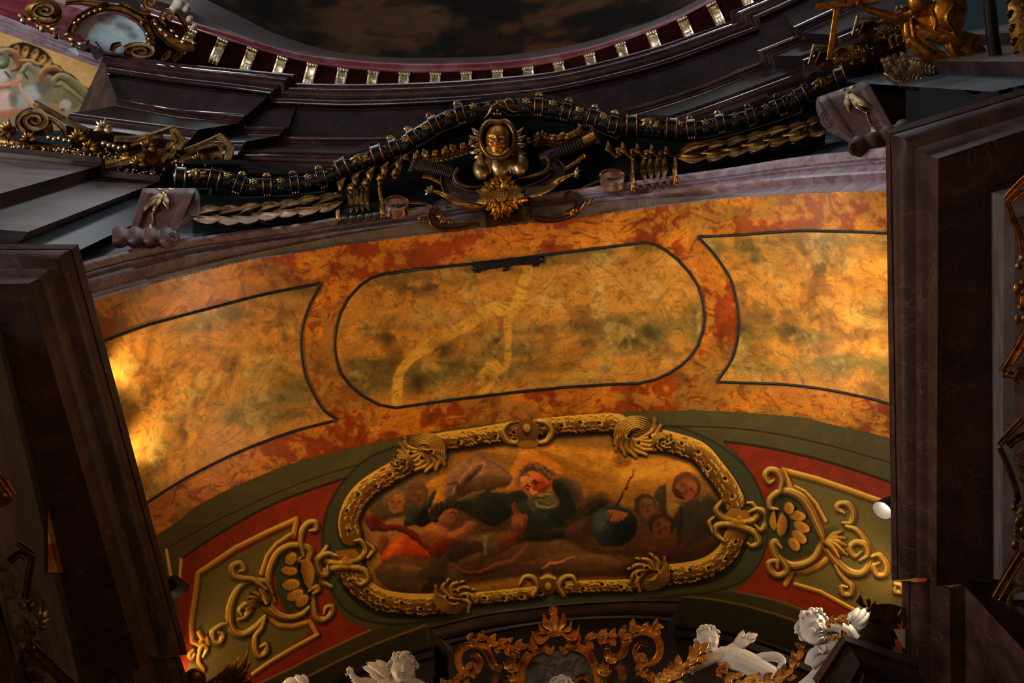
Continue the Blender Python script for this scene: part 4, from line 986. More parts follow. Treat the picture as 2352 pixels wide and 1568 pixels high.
clasp(ql); clasp(qr)
cscroll([(842, 1246), (858, 1262), (846, 1280)], [4, 7, 4]); cscroll([LZo(1480, 480), LZo(1390, 460), LZo(1310, 520), LZo(1330, 620), LZo(1390, 640), LZo(1400, 560)], [4, 8, 11, 11, 8, 3])
cscroll([(1722, 1176), (1740, 1170), (1758, 1180), (1762, 1200), (1748, 1218), (1734, 1206)], [4, 7, 9, 9, 8, 3]); cscroll([(1640, 1188), (1630, 1200), (1636, 1222)], [3, 6, 3])
for P in ([(790, 1352), (835, 1395), (900, 1418), (980, 1416)], [(1570, 1345), (1640, 1334), (1690, 1300), (1714, 1255)]): K.stroke(P, 2.5, (30, 20, 8), 2, .8)

# side ornaments (ids 3 left, 4 right)
def panel_(P, c, id): K.fill(P, c, 1.5, 1, None, None)
GRN = (112, 90, 40)
K.fill(LL([(290, 640), (700, 420), (1110, 210), (1080, 300), (900, 430), (820, 640), (880, 760), (920, 960), (1000, 1040), (1230, 1060), (1220, 1150), (760, 1480), (300, 1568), (160, 1568), (240, 1250), (230, 1060), (280, 760)]), GRN, 2)
K.fill(RRl([(400, 300), (1000, 480), (1400, 640), (1420, 1420), (1000, 1400), (440, 1190), (440, 1110), (640, 1060), (720, 960), (660, 700), (560, 520), (430, 420)]), GRN, 2)
K.fill(LL([(960, 480), (1080, 430), (1260, 420), (1300, 640), (1340, 800), (1250, 920), (1050, 990), (960, 800), (940, 620)]), (70, 66, 34), 3); K.fill(RRl([(190, 520), (260, 470), (420, 480), (560, 620), (640, 800), (600, 950), (420, 1000), (280, 960), (220, 800)]), (70, 66, 34), 3)
def frameband(P, w, id): K.roll(P, w, (124, 78, 20), (196, 128, 34), (236, 172, 70), id, .007, 0, light=(-.2, -.98))
for P, w_ in (([(1130, 160), (900, 262), (600, 410), (285, 625)], 6.5), ([(280, 630), (262, 780), (235, 960), (222, 1080), (235, 1210), (290, 1240), (320, 1190), (290, 1130)], 6), ([(1130, 165), (1105, 300)], 6), ([(1080, 290), (960, 370), (880, 470), (830, 620)], 5), ([(890, 1000), (980, 1070), (1100, 1080), (1240, 1045)], 6), ([(1245, 1040), (1305, 1150)], 5.5), ([(1310, 1155), (1100, 1270), (900, 1390), (760, 1490)], 5)):
    frameband(LL(P), w_, 3)
for P, w_ in (([(345, 280), (600, 345), (850, 430), (1100, 520), (1300, 600)], 7), ([(345, 275), (405, 425)], 6), ([(440, 410), (520, 450), (610, 550), (680, 680)], 4), ([(700, 985), (620, 1045), (520, 1085), (420, 1085)], 7), ([(415, 1085), (365, 1190)], 6), ([(440, 1190), (640, 1250), (900, 1390), (1100, 1480)], 5)):
    frameband(RRl(P), w_, 4)
def orn(conv, id, L_):
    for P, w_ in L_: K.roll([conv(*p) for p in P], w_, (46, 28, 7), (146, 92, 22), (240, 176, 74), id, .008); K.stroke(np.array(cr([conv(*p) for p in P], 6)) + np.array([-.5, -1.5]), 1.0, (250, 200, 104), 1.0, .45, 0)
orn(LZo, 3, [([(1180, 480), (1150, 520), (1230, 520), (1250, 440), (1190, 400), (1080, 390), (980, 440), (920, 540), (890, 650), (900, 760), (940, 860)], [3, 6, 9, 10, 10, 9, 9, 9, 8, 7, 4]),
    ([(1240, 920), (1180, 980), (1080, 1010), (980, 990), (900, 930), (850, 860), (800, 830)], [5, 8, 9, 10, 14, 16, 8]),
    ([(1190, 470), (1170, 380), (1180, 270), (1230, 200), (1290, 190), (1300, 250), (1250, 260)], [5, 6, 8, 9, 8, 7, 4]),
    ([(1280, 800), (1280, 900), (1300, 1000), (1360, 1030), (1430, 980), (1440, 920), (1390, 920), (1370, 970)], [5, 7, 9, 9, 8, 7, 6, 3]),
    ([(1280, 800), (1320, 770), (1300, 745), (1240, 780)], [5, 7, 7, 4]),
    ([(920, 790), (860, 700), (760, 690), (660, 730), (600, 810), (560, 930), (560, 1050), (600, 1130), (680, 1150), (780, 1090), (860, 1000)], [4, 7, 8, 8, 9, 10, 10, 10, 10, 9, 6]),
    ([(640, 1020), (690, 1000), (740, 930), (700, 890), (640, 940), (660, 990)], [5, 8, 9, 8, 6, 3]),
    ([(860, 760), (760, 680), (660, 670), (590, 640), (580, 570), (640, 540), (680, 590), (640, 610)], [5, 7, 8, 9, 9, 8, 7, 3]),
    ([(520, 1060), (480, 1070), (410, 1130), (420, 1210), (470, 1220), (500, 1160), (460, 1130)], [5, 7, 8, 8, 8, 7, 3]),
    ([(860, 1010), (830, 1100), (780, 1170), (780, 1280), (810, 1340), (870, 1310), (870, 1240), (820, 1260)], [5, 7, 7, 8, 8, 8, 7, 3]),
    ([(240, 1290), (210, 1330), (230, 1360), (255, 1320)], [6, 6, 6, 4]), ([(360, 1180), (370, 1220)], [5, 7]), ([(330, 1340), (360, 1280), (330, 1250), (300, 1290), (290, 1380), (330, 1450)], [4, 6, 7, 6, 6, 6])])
for (x, y, rx, ry, ro) in ((1070, 600, 18, 11, 8), (1085, 720, 20, 13, -8), (1120, 810, 20, 12, -30), (1180, 860, 17, 12, -50), (1085, 500, 12, 16, 30)):
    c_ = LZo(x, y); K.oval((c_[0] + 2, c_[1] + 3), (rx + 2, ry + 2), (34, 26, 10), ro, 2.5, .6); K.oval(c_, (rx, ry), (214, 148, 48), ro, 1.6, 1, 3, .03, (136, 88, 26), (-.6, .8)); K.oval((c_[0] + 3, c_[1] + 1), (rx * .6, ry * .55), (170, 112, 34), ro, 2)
K.fill(LL([(1170, 540), (1240, 510), (1285, 600), (1270, 720), (1240, 760), (1190, 680)]), (198, 132, 40), 2, 1, 3, .035, 4, (120, 76, 22), (-1, .2))
for q in range(5):
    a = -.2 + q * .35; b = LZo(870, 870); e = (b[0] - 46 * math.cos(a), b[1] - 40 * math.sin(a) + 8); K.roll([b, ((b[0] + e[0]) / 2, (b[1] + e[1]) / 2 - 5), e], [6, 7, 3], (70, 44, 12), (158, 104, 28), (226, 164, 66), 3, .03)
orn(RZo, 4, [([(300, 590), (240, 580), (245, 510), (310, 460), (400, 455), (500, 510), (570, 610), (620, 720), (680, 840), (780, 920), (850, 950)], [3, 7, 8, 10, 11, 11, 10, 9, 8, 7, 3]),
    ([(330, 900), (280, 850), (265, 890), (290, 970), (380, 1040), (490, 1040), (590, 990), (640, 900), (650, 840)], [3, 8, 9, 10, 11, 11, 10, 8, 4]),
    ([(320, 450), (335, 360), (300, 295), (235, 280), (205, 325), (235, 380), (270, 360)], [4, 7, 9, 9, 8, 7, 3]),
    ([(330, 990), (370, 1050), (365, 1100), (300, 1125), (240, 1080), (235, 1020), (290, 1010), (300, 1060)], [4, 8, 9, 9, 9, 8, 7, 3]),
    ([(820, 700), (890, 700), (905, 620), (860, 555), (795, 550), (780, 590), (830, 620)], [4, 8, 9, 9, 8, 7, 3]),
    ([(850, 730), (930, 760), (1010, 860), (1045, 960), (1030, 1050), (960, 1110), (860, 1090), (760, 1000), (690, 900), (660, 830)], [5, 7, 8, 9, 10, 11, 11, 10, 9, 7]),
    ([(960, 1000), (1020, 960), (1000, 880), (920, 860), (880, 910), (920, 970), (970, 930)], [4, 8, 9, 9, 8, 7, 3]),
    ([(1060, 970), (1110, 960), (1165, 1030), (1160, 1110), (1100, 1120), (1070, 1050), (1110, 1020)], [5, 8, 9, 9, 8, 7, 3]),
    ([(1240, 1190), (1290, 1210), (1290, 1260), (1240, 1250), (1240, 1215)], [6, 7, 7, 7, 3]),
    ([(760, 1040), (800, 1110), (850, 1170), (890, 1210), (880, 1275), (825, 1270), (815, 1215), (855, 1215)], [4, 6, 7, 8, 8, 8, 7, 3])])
for (x, y, rx, ry, ro) in ((455, 640, 20, 12, 10), (490, 730, 20, 12, 25), (470, 810, 20, 12, 40), (430, 870, 17, 12, 55), (390, 580, 12, 14, 0)):
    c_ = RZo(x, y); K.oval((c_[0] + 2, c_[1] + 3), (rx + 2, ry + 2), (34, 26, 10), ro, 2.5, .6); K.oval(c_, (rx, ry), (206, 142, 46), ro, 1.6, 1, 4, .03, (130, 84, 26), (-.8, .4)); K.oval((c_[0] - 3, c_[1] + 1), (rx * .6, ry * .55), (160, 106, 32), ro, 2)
K.fill(RRl([(330, 620), (375, 680), (360, 780), (310, 800), (290, 720)]), (190, 126, 38), 2, 1, 4, .03, 4, (116, 74, 22), (1, .2)); K.fill(RRl([(270, 600), (235, 680), (250, 740), (280, 760), (290, 700)]), (176, 118, 38), 2, 1, 4, .03, 4)
for q in range(5):
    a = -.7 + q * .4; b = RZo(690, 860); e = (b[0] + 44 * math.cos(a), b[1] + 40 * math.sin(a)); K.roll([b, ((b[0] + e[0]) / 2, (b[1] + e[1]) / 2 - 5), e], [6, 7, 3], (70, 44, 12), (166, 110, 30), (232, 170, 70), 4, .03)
by2 = np.interp(K.X[0], bk[:, 0], bk[:, 1]); PK = pv(K.X, K.Y)
keep = (K.Y >= by2[None] - 3) & (PK[..., 1] < 6.74) & (PK[..., 2] > 8.72)
K.Z += .006
K.C = np.clip(K.C, 0, 1) ** 1.25 * np.array([1.30, 1.22, 1.05])
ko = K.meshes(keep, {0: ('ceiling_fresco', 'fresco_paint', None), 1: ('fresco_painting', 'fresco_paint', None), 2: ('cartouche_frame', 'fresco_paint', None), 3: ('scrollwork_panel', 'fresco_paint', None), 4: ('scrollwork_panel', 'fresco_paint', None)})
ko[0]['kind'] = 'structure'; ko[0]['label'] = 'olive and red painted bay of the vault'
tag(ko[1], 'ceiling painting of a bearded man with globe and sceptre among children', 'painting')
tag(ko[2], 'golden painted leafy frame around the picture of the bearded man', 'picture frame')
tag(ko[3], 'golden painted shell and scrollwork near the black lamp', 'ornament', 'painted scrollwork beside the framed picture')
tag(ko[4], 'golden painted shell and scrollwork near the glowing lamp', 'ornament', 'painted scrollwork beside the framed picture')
del S, K
# ------------------------------------------------------------------ lamps standing on the impost ledges
def lamp_light(parent, loc, target, power, color=(1, .74, .42), size=1.9, blend=.6, rad=.05, typ='SPOT'):
    l = bpy.data.lights.new('bulb_light', typ); l.energy = power; l.color = color; l.shadow_soft_size = rad
    if typ == 'SPOT': l.spot_size = size; l.spot_blend = blend
    o = bpy.data.objects.new('bulb_light', l); COL.objects.link(o); o.location = loc
    if typ == 'SPOT': o.rotation_euler = (Vector(target) - Vector(loc)).to_track_quat('-Z', 'Y').to_euler()
    o.parent = parent; o.matrix_parent_inverse = Matrix.Translation(-Vector(parent.location))
    return o
def cone(p0, p1, r0, r1, n=20, wall=.006):
    p0, p1 = np.array(p0, float), np.array(p1, float); t = p1 - p0; t /= np.linalg.norm(t)
    x = np.cross(t, (0, 0, 1.0)); x = x / np.linalg.norm(x) if np.linalg.norm(x) > 1e-3 else np.array([1.0, 0, 0]); y = np.cross(t, x); V = []
    a = np.linspace(0, 2 * np.pi, n, endpoint=False); c = np.outer(np.cos(a), x) + np.outer(np.sin(a), y)
    return p0 + c * r0, p1 + c * r1, p1 + c * (r1 - wall), p0 + t * .02 + c * max(r0 - wall, .004)
def ringmesh(rings, cap0=True, cap1=True):
    n = len(rings[0]); V = np.concatenate(rings); Fc = []
    for i in range(len(rings) - 1):
        for k_ in range(n): Fc.append((i * n + k_, i * n + (k_ + 1) % n, (i + 1) * n + (k_ + 1) % n, (i + 1) * n + k_))
    if cap0: Fc.append(tuple(range(n))[::-1])
    if cap1: Fc.append(tuple((len(rings) - 1) * n + k_ for k_ in range(n)))
    return V, Fc
def spot_lamp(back, mouth, r0, r1, foot, label, power, target, glow=True, size=1.9, group='spotlights on the ledges', col=(1, .74, .42)):
    back, mouth, foot = [np.array(q, float) for q in (back, mouth, foot)]
    t = thing('spotlight', foot, label, 'lamp', group)
    o1, o2, i2, i1 = cone(back, mouth, r0, r1)
    V, Fc = ringmesh([o1, o2, i2]); V, Fc = ringmesh([o1, o2, i2], True, False); link_mesh('lamp_housing', V, Fc, 'black_metal', t, sharp=40)
    V, Fc = ringmesh([i2, i1], False, True); link_mesh('reflector', V, Fc[::1], 'lamp_white', t)
    d = (mouth - back) / np.linalg.norm(mouth - back)
    if glow:
        a, b, _, _ = cone(back + d * .03, back + d * .06, r0 * .5, r1 * .42); V, Fc = ringmesh([a, b]); link_mesh('bulb', V, Fc, 'lamp_glow', t)
    a, b, _, _ = cone(foot, foot + (back - foot) * .96 + np.array([1e-4, 0, 0]), .012, .012, 8); V, Fc = ringmesh([a, b]); link_mesh('bracket', V, Fc, 'black_metal', t)
    lamp_light(t, mouth + d * .02, target, power, col, size, .8, .06)
    return t
# left visible lamp: seen from the side, mouth down and to the right
bL = pz(394, 1329, 8.75); mL_ = pz(412, 1358, 8.66)
spot_lamp(bL, mL_, .055, .10, pz(384, 1326, 8.42), 'black cone spotlight with white inside, on the ledge by the red field', 150, pz(1000, 1560, 7.6), False, 1.6, col=(1, .70, .38))
bR = pz(2046, 1150, 8.72); mR_ = pz(2026, 1172, 8.62)
spot_lamp(bR, mR_, .05, .095, pz(2052, 1160, 8.42), 'glowing spotlight peeping out above the right-hand ledge', 190, pz(1900, 1440, 7.7), size=1.5, col=(1, .78, .5))
# further lamps standing behind the ledges
for sx in (-1, 1):
    for y_, p_, txt in ((2.15, 78, 'front'), (2.85, 86, 'middle'), (5.0, 52, 'rear')):
        f_ = np.array([3.32 if sx > 0 else -3.37, y_, 8.40 + EYE]); b_ = f_ + np.array([0, 0, .06]); m_ = b_ + np.array([-sx * .04, 0, .08])
        where = {'front': 'nearest the arch front', 'middle': 'under the middle of the marbled panels', 'rear': 'under the painted scrollwork'}[txt]
        spot_lamp(b_, m_, .045, .065, f_, 'small black floodlight behind the %s ledge, %s' % ('left' if sx < 0 else 'right', where), p_, m_ + np.array([-sx * 3.0, 0, 2.0]), True, 2.2, 'floodlights hidden on the ledges', (1, .68, .34))
# ------------------------------------------------------------------ carved pediment over the arch
def py(u, v, y):
    d = D(np.asarray(u, float), np.asarray(v, float)); p = d / d[..., 1:2] * np.asarray(y, float)[..., None]; p = p.copy(); p[..., 2] += EYE; return p
def zped(u, v=None): return 11.40 + .35 * np.exp(-((np.asarray(u, float) - 1180) / 270.0) ** 2)
TOR = [(398, 410), (460, 408), (515, 414), (560, 428), (620, 430), (700, 421), (750, 409), (790, 388), (840, 368), (885, 352), (931, 332), (972, 306), (1010, 284), (1061, 263), (1142, 248), (1206, 244), (1263, 248), (1316, 261), (1356, 270), (1405, 285), (1450, 288), (1494, 290), (1540, 296), (1590, 298), (1654, 286), (1729, 268), (1793, 246), (1835, 226), (1888, 198), (1940, 178)]
tor = cr(TOR, 6)
ped = thing('pediment', at(1160, 420, 11.2), 'black serpentine pediment with gilt fittings above the keystone head', 'pediment')
MB(zped).tube(tor, 21, 14).build('roll_moulding', 'black_wood', ped)
BAR = [(-1, -10), (-1, 1), (-.85, 4.5), (-.5, 7.2), (0, 8.2), (.5, 7.2), (.85, 4.5), (1, 1), (1, -10)]
LOWF = [[(451, 436), (485, 434), (484, 454), (520, 455), (579, 455), (685, 449), (747, 441)], [(745, 428), (790, 411), (840, 391), (881, 373), (890, 390), (950, 345), (1021, 301), (1101, 273), (1150, 265.5), (1214, 264), (1270, 270), (1320, 281), (1370, 302), (1418, 321), (1423, 298), (1460, 305), (1510, 311), (1577, 314)], [(1576, 333), (1620, 326), (1686, 310), (1792, 278), (1841, 259), (1844, 239), (1880, 229)]]
for P in LOWF: MB(zped).band(np.vstack([lin(P[i:i + 2], 5)[:-1] for i in range(len(P) - 1)] + [P[-1:]]), 7, BAR, 6).build('fillet', 'black_wood', ped, sharp=30)
UPF = [[(426, 372), (500, 371), (569, 373)], [(570, 392), (640, 394), (700, 391), (760, 384), (780, 380)], [(788, 365), (850, 344), (922, 315)], [(955, 300), (1000, 273), (1030, 258), (1064, 242), (1126, 226), (1190, 220), (1247, 221), (1300, 232), (1370, 250)], [(1393, 255), (1460, 266), (1539, 271)], [(1552, 284), (1620, 274), (1680, 258), (1763, 226)], [(1763, 216), (1840, 188), (1914, 157)]]
for P in UPF: MB(zped).band(cr(P, 6), 5, [(-1, -14), (-1, 3), (1, 3), (1, -14)], 2).build('fillet', 'black_wood', ped, sharp=30)
THIN = [[(466, 477), (560, 474), (660, 468), (740, 458)], [(940, 395), (999, 335), (1082, 302)], [(1206, 283), (1291, 293)], [(1387, 322), (1439, 347)], [(1474, 330), (1560, 336)], [(1600, 348), (1700, 322), (1778, 297), (1876, 274)]]
for P in THIN: MB(zped).band(cr(P, 6), 1.8, rnd(3), 4).build('bead_line', 'black_wood', ped)
# dark soffit from the fillet back to the wall
fl = lin([(440, 436), (485, 440), (579, 450), (747, 435), (881, 378), (950, 340), (1021, 300), (1101, 273), (1214, 264), (1320, 280), (1418, 312), (1510, 312), (1577, 322), (1686, 308), (1792, 276), (1880, 232)], 60)
lo = lin([(452, 536), (560, 530), (760, 512), (880, 497), (1000, 484), (1100, 472), (1250, 456), (1430, 432), (1600, 403), (1750, 376), (1850, 350), (1905, 325)], 60)
Bq = py(lo[:, 0], lo[:, 1], np.full(60, 1.42)); Bq = py(lo[:, 0], lo[:, 1], yw(Bq[:, 0]) - .02)
def zsof(u, v):
    """height of the sloping soffit under the pediment"""
    u = np.asarray(u, float); v = np.asarray(v, float)
    f = np.interp(u, fl[:, 0], fl[:, 1]); l = np.interp(u, lo[:, 0], lo[:, 1]); t = np.clip((v - f) / (l - f), -.25, 1.1)
    z = zped(u) * (1 - t) + np.interp(u, lo[:, 0], Bq[:, 2] - EYE) * t
    return z
def zfront(u, v):
    z = zsof(u, v); l = np.interp(u, lo[:, 0], lo[:, 1]); k_ = ss(np.asarray(v, float) - l, -34, -4)
    return z * (1 - k_) + np.minimum(z, pv(u, v, .02)[..., 2] - EYE) * k_
def zorn(d): return lambda u, v: zfront(u, v) - d
uu = np.linspace(442, 1895, 90); rows = []
for t in np.linspace(0, 1, 8):
    vv = np.interp(uu, fl[:, 0], fl[:, 1]) * (1 - t) + np.interp(uu, lo[:, 0], lo[:, 1]) * t; rows.append(pz(uu, vv, zsof(uu, vv) + .04 * math.sin(math.pi * t)))
V, Fc = loft(rows); link_mesh('soffit', V, Fc, 'void_black', ped)
UT = tor.copy(); A = pz(UT[:, 0], UT[:, 1] - 14, zped(UT[:, 0]) + .03); B2 = A.copy(); B2[:, 2] += .55; B2[:, 1] += .25
V, Fc = loft([A, B2]); link_mesh('top_board', V, Fc, 'black_wood', ped)
def wrap(mb, c, ang, r, hl, th=2.0, a0=-105, a1=105, n=13):
    """band bent round the roll: c = pixel centre, ang = direction of the roll (degrees)"""
    T = np.array([math.cos(math.radians(ang)), math.sin(math.radians(ang))]); N = np.array([-T[1], T[0]]); G = []
    for a in np.linspace(math.radians(a0), math.radians(a1), n):
        row = []
        for x, rr in ((-hl, r - 1), (-hl, r + th), (hl, r + th), (hl, r - 1)):
            p = np.array(c) + T * x + N * math.sin(a) * rr; row.append((p[0], p[1], math.cos(a) * rr))
        G.append(row)
    mb.grid(np.array(G)); return mb
TG = np.gradient(tor, axis=0)
def on_roll(u):
    i = int(np.argmin(abs(tor[:, 0] - u))); return (u, float(np.interp(u, tor[:, 0], tor[:, 1]))), math.degrees(math.atan2(TG[i, 1], TG[i, 0]))
# broad clasps
for u, tilt in ((414, 8), (492, 8), (788, 0), (868, 0), (1452, -2), (1543, -2), (1842, 0), (1932, 0)):
    c, an = on_roll(u); b = MB(zped); wrap(b, c, an + tilt, 24, 11); o = b.build('clasp', 'black_wood', ped, sharp=40)
    for sg in (-1, 1):
        T = np.array([math.cos(math.radians(an + tilt)), math.sin(math.radians(an + tilt))]) * 11 * sg; b = MB(zped); wrap(b, np.array(c) + T, an + tilt, 25, 1.9, 2.8); b.build('copper_edge', 'copper_edge', o)
# narrow straps with copper wires, beads and a little flower
for u in (548, 614, 677, 740, 908, 952, 1000, 1058, 1237, 1300, 1360, 1408, 1588, 1656, 1726, 1795):
    c, an = on_roll(u); b = MB(zped); wrap(b, c, an, 22, 9, 2.5); o = b.build('strap', 'black_wood', ped, sharp=40)
    T = np.array([math.cos(math.radians(an)), math.sin(math.radians(an))]); N = np.array([-T[1], T[0]])
    b = MB(zped)
    for sg in (-1, 1): wrap(b, np.array(c) + T * 9 * sg, an, 23, 1.1, 2.6, -80, 80)
    b.build('copper_wire', 'copper_edge', o)
    b = MB(zped)
    for q in (-6, 0, 6): p = np.array(c) + T * q + N * 19; b.ball((p[0], p[1], 19), (2.8, 4.2, 3.2), 8, 5)
    b.build('bead', 'copper_edge', o)
    b = MB(zped); p = np.array(c) - N * 27
    for q in range(5): a = math.radians(an - 90 + (q - 2) * 42); b.leaf(p, p + 11 * np.array([math.cos(a), math.sin(a) * .7]), 3.2, .3, 0, 0, .2, 14)
    b.build('flower', 'gold_pale', o)
for u in (523, 582, 646, 708, 930, 976, 1029, 1088, 1209, 1270, 1332, 1386, 1562, 1622, 1690, 1760, 1822):
    c, an = on_roll(u); b = MB(zped); p = np.array(c) + np.array([0, -13.0]); b.ball((p[0], p[1], 22), (3.6, 3.2, 3), 8, 5)
    for q in range(6): a = math.radians(an + q * 60 + 20); b.leaf(p, p + np.array([12 * math.cos(a), 9 * math.sin(a)]), 3.4, .25, .1, 2, .3, 20)
    b.build('flower', 'gold_pale', ped)
    b = MB(zped); N = np.array([-math.sin(math.radians(an)), math.cos(math.radians(an))])
    for q in range(4): a = math.radians(an + 60 + q * 20); b.leaf(np.array(c) - N * 5, np.array(c) + 20 * np.array([math.cos(a), math.sin(a)]), 5, .15, 0, 3, .3, 20)
    b.build('dark_leaf', 'black_wood', ped)
for u in (452, 828, 1496, 1888):
    c, an = on_roll(u); b = MB(zped); p = np.array(c) + np.array([0, -8.0]); b.ball((p[0], p[1], 25), (5, 9, 5), 10, 6, an)
    for q in range(10): a = math.radians(an + q * 36 + 10); L_ = 27 if q % 5 in (0, 4) else 18; b.leaf(p, p + np.array([L_ * math.cos(a), L_ * .8 * math.sin(a)]), 6, .18, .12, 3, .3, 22)
    b.build('acanthus_boss', 'gold_pale', ped)
# dark acanthus carving wrapped round the roll
for i_ in range(3, len(tor) - 3, 2):
    c = tor[i_]; an = math.degrees(math.atan2(TG[i_, 1], TG[i_, 0]))
    T = np.array([math.cos(math.radians(an)), math.sin(math.radians(an))]); N = np.array([-T[1], T[0]])
    for sg in (-1, 1):
        b = MB(zped); s0 = c + N * sg * 2 - T * 6
        b.leaf(s0, s0 + T * 20 + N * sg * 13, 8, .14, .18 * sg, 3, .6, 19, 15, 8, 2, .5); b.build('dark_leaf', 'black_wood', ped)
# scrolled cartouche at the crown of the roll
b = MB(zped)
for P, w_ in (([(1118, 268), (1128, 248), (1122, 240), (1110, 246)], [2, 3, 3, 1]), ([(1160, 232), (1166, 248), (1178, 256), (1190, 256)], [2, 3.4, 2.6, 1]), ([(1158, 236), (1166, 228), (1178, 232), (1180, 238)], [2, 3, 2, 1]), ([(1112, 272), (1122, 262), (1130, 246), (1146, 236), (1162, 230)], [1, 3, 3, 3, 2])): b.tube(np.c_[cr(P, 6), np.full(len(cr(P, 6)), 22.0)], w_, 8)
for q in range(5): b.ball((1143 + (q - 2) * 6, 236 + abs(q - 2) * 4, 25), (5, 4.5, 4), 8, 5)
for x, y in ((1143, 254), (1143, 262), (1136, 262), (1150, 262)): b.ball((x, y, 24), (3.4, 5, 3.4), 8, 5)
b.build('crown_scroll', 'gold_pale', ped)

# ------------------------------------------------------------------ wooden consoles
def console(o_, ax, dn, label, flip):
    o_ = np.array(o_, float); ax = np.array(ax, float); dn = np.array(dn, float)
    def q(x, y): return o_ + ax * x + dn * y
    v0, v1 = q(.5, 0)[1], q(.5, 1.15)[1]
    Z = lambda u, v: np.interp(np.asarray(v, float) - (np.asarray(u, float) - q(.5, 0)[0]) * ax[1] / ax[0], [v0 - 10, v1], [10.35, 9.55])
    t = thing('console_bracket', at(*q(.5, 1.0), 9.6), label, 'bracket', 'wooden consoles on the wall')
    # front sheet: roll at the top, hollow, forward again at the foot
    ys = np.linspace(-.06, 1.05, 22); G = []
    for y in ys:
        w_ = 46 * math.cos(min(1, max(0, y)) * 1.35) ** 1.2 + (10 if y > .8 else 0) * (y - .8) * 5 - (max(0, .04 - y) * 420)
        row = []
        for x, h in ((0, -60), (0, 0), (.02, 5), (.15, 6), (.19, 0), (.22, -4), (.5, 0), (.78, -4), (.81, 0), (.85, 6), (.98, 5), (1, 0), (1, -60)):
            p = q(x * (1 - .1 * y) + .05 * y, y); row.append((p[0], p[1], w_ + h if h > -50 else -46))
        G.append(row)
    b = MB(Z).grid(np.array(G)); b.build('front_sheet', 'console_wood', t, sharp=35)
    # inner side: S shaped cheek with a volute
    ck = [(.97, -.02), (1.06, .02), (1.14, .18), (1.18, .42), (1.16, .62), (1.02, .80), (.88, 1.02), (.80, 1.10), (.76, 1.0), (.86, .84), (.92, .6), (.92, .3)]
    b = MB(Z).slab(cr([q(*p) for p in ck], 5, True), -46, 30, 2); b.build('cheek', 'console_wood', t, sharp=35)
    b = MB(Z); c = q(1.06, .42); b.band(spiral(c[0], c[1], 22, 3, 200 if not flip else -20, (1.4 if not flip else -1.4), 30, 1, 1.15), [4.5, 2], chan(5), 30); b.build('volute', 'console_wood', t, sharp=40)
    # scalloped roll at the foot
    P = np.array([q(-.24, 1.06), q(.93, 1.08)]); n = 40; ts = np.linspace(0, 1, n); path = P[0] + (P[1] - P[0]) * ts[:, None]
    r = 18 + 8 * np.abs(np.sin(ts * math.pi * 4)) ** .8
    b = MB(Z).tube(np.c_[path, np.full(n, 22.0)], r, 18); b.build('foot_roll', 'console_wood', t)
    c = q(.90, 1.08); b = MB(Z); b.band(spiral(c[0], c[1], 15, 2, 90, (1.6 if not flip else -1.6), 26), [3.5, 1.6], chan(4), 44); b.ball((c[0], c[1], 30), (16, 18, 14)); b.build('foot_volute', 'console_wood', t, sharp=40)
    for p0, p1, w_ in (((.42, .03), (.16, .50), 9), ((.42, .03), (.36, .52), 9), ((.44, .03), (.62, .42), 9)):
        MB(Z).leaf(q(*p0), q(*p1), w_, .18, .06, 2, .4, 50, 42).build('leaf', 'gold_pale', t)
    b = MB(Z).tube(np.c_[cr([q(.34, .5), q(.40, .68), q(.40, .86)], 5), np.linspace(36, 22, 11)], 1.8, 6); b.build('stem', 'gold_pale', t)
    for p0, p1, w_ in (((.40, .78), (.42, 1.02), 8), ((.42, -.02), (.60, -.04), 4), ((.40, -.02), (.22, -.03), 4)): MB(Z).leaf(q(*p0), q(*p1), w_, .2, 0, 2, .2, 48 if w_ < 5 else 30).build('leaf', 'gold_pale', t)
    return t
console((325, 438), (124, 0), (-36, 100), 'brown wooden scroll console with gilt leaf, beside the left capitals', False)
console((1996, 190), (-116, 40), (66, 106), 'brown wooden scroll console with gilt leaf, under the winged statue', True)

# ------------------------------------------------------------------ leaf garlands under the pediment
def garland(path, n, label, z, mat='gold_dark'):
    z0 = z; z = zorn(.06)
    P = lin(cr(path, 8), n + 1); t = thing('leaf_garland', at(*P[n // 2], z0), label, 'garland', 'gilt leaf garlands under the pediment')
    rr = random.Random(int(path[0][0]))
    for i in range(n):
        a, c = P[i], P[i + 1]; d = c - a; nn = np.array([-d[1], d[0]]) / np.linalg.norm(d)
        if nn[1] < 0: nn = -nn
        e = c + d * .55
        MB(z).leaf(a - nn * 3, e - nn * (13 + rr.uniform(-5, 4)), 9, .12, -.10, 0, .2, 8, 20 + rr.uniform(0, 8), cup=-.9).build('leaf', mat, t)
        MB(z).leaf(a + nn * 1 - d * .12, e + nn * (4 + rr.uniform(-4, 5)), 10, .14, .12, 0, .2, 14, 24 + rr.uniform(0, 8), cup=-.8).build('leaf', mat, t)
        if i % 2: MB(z).leaf(a + nn * 8, c + nn * 14, 8, .1, .1, 0, .3, 6, 8, cup=-.6).build('leaf', mat, t)
    MB(z).tube(np.c_[cr(path, 8), np.full(len(cr(path, 8)), 8.0)], 3, 6).build('cord', mat, t)
    return t
garland([(445, 496), (500, 494), (545, 496), (600, 487), (650, 481), (700, 474), (762, 464)], 7, 'gilt leaf garland hanging between the left console and the fringed bracket', 11.05)
garland([(1560, 356), (1620, 349), (1686, 337), (1763, 319), (1835, 303), (1890, 288)], 7, 'gilt leaf garland hanging between the right console and the fringed bracket', 11.05)

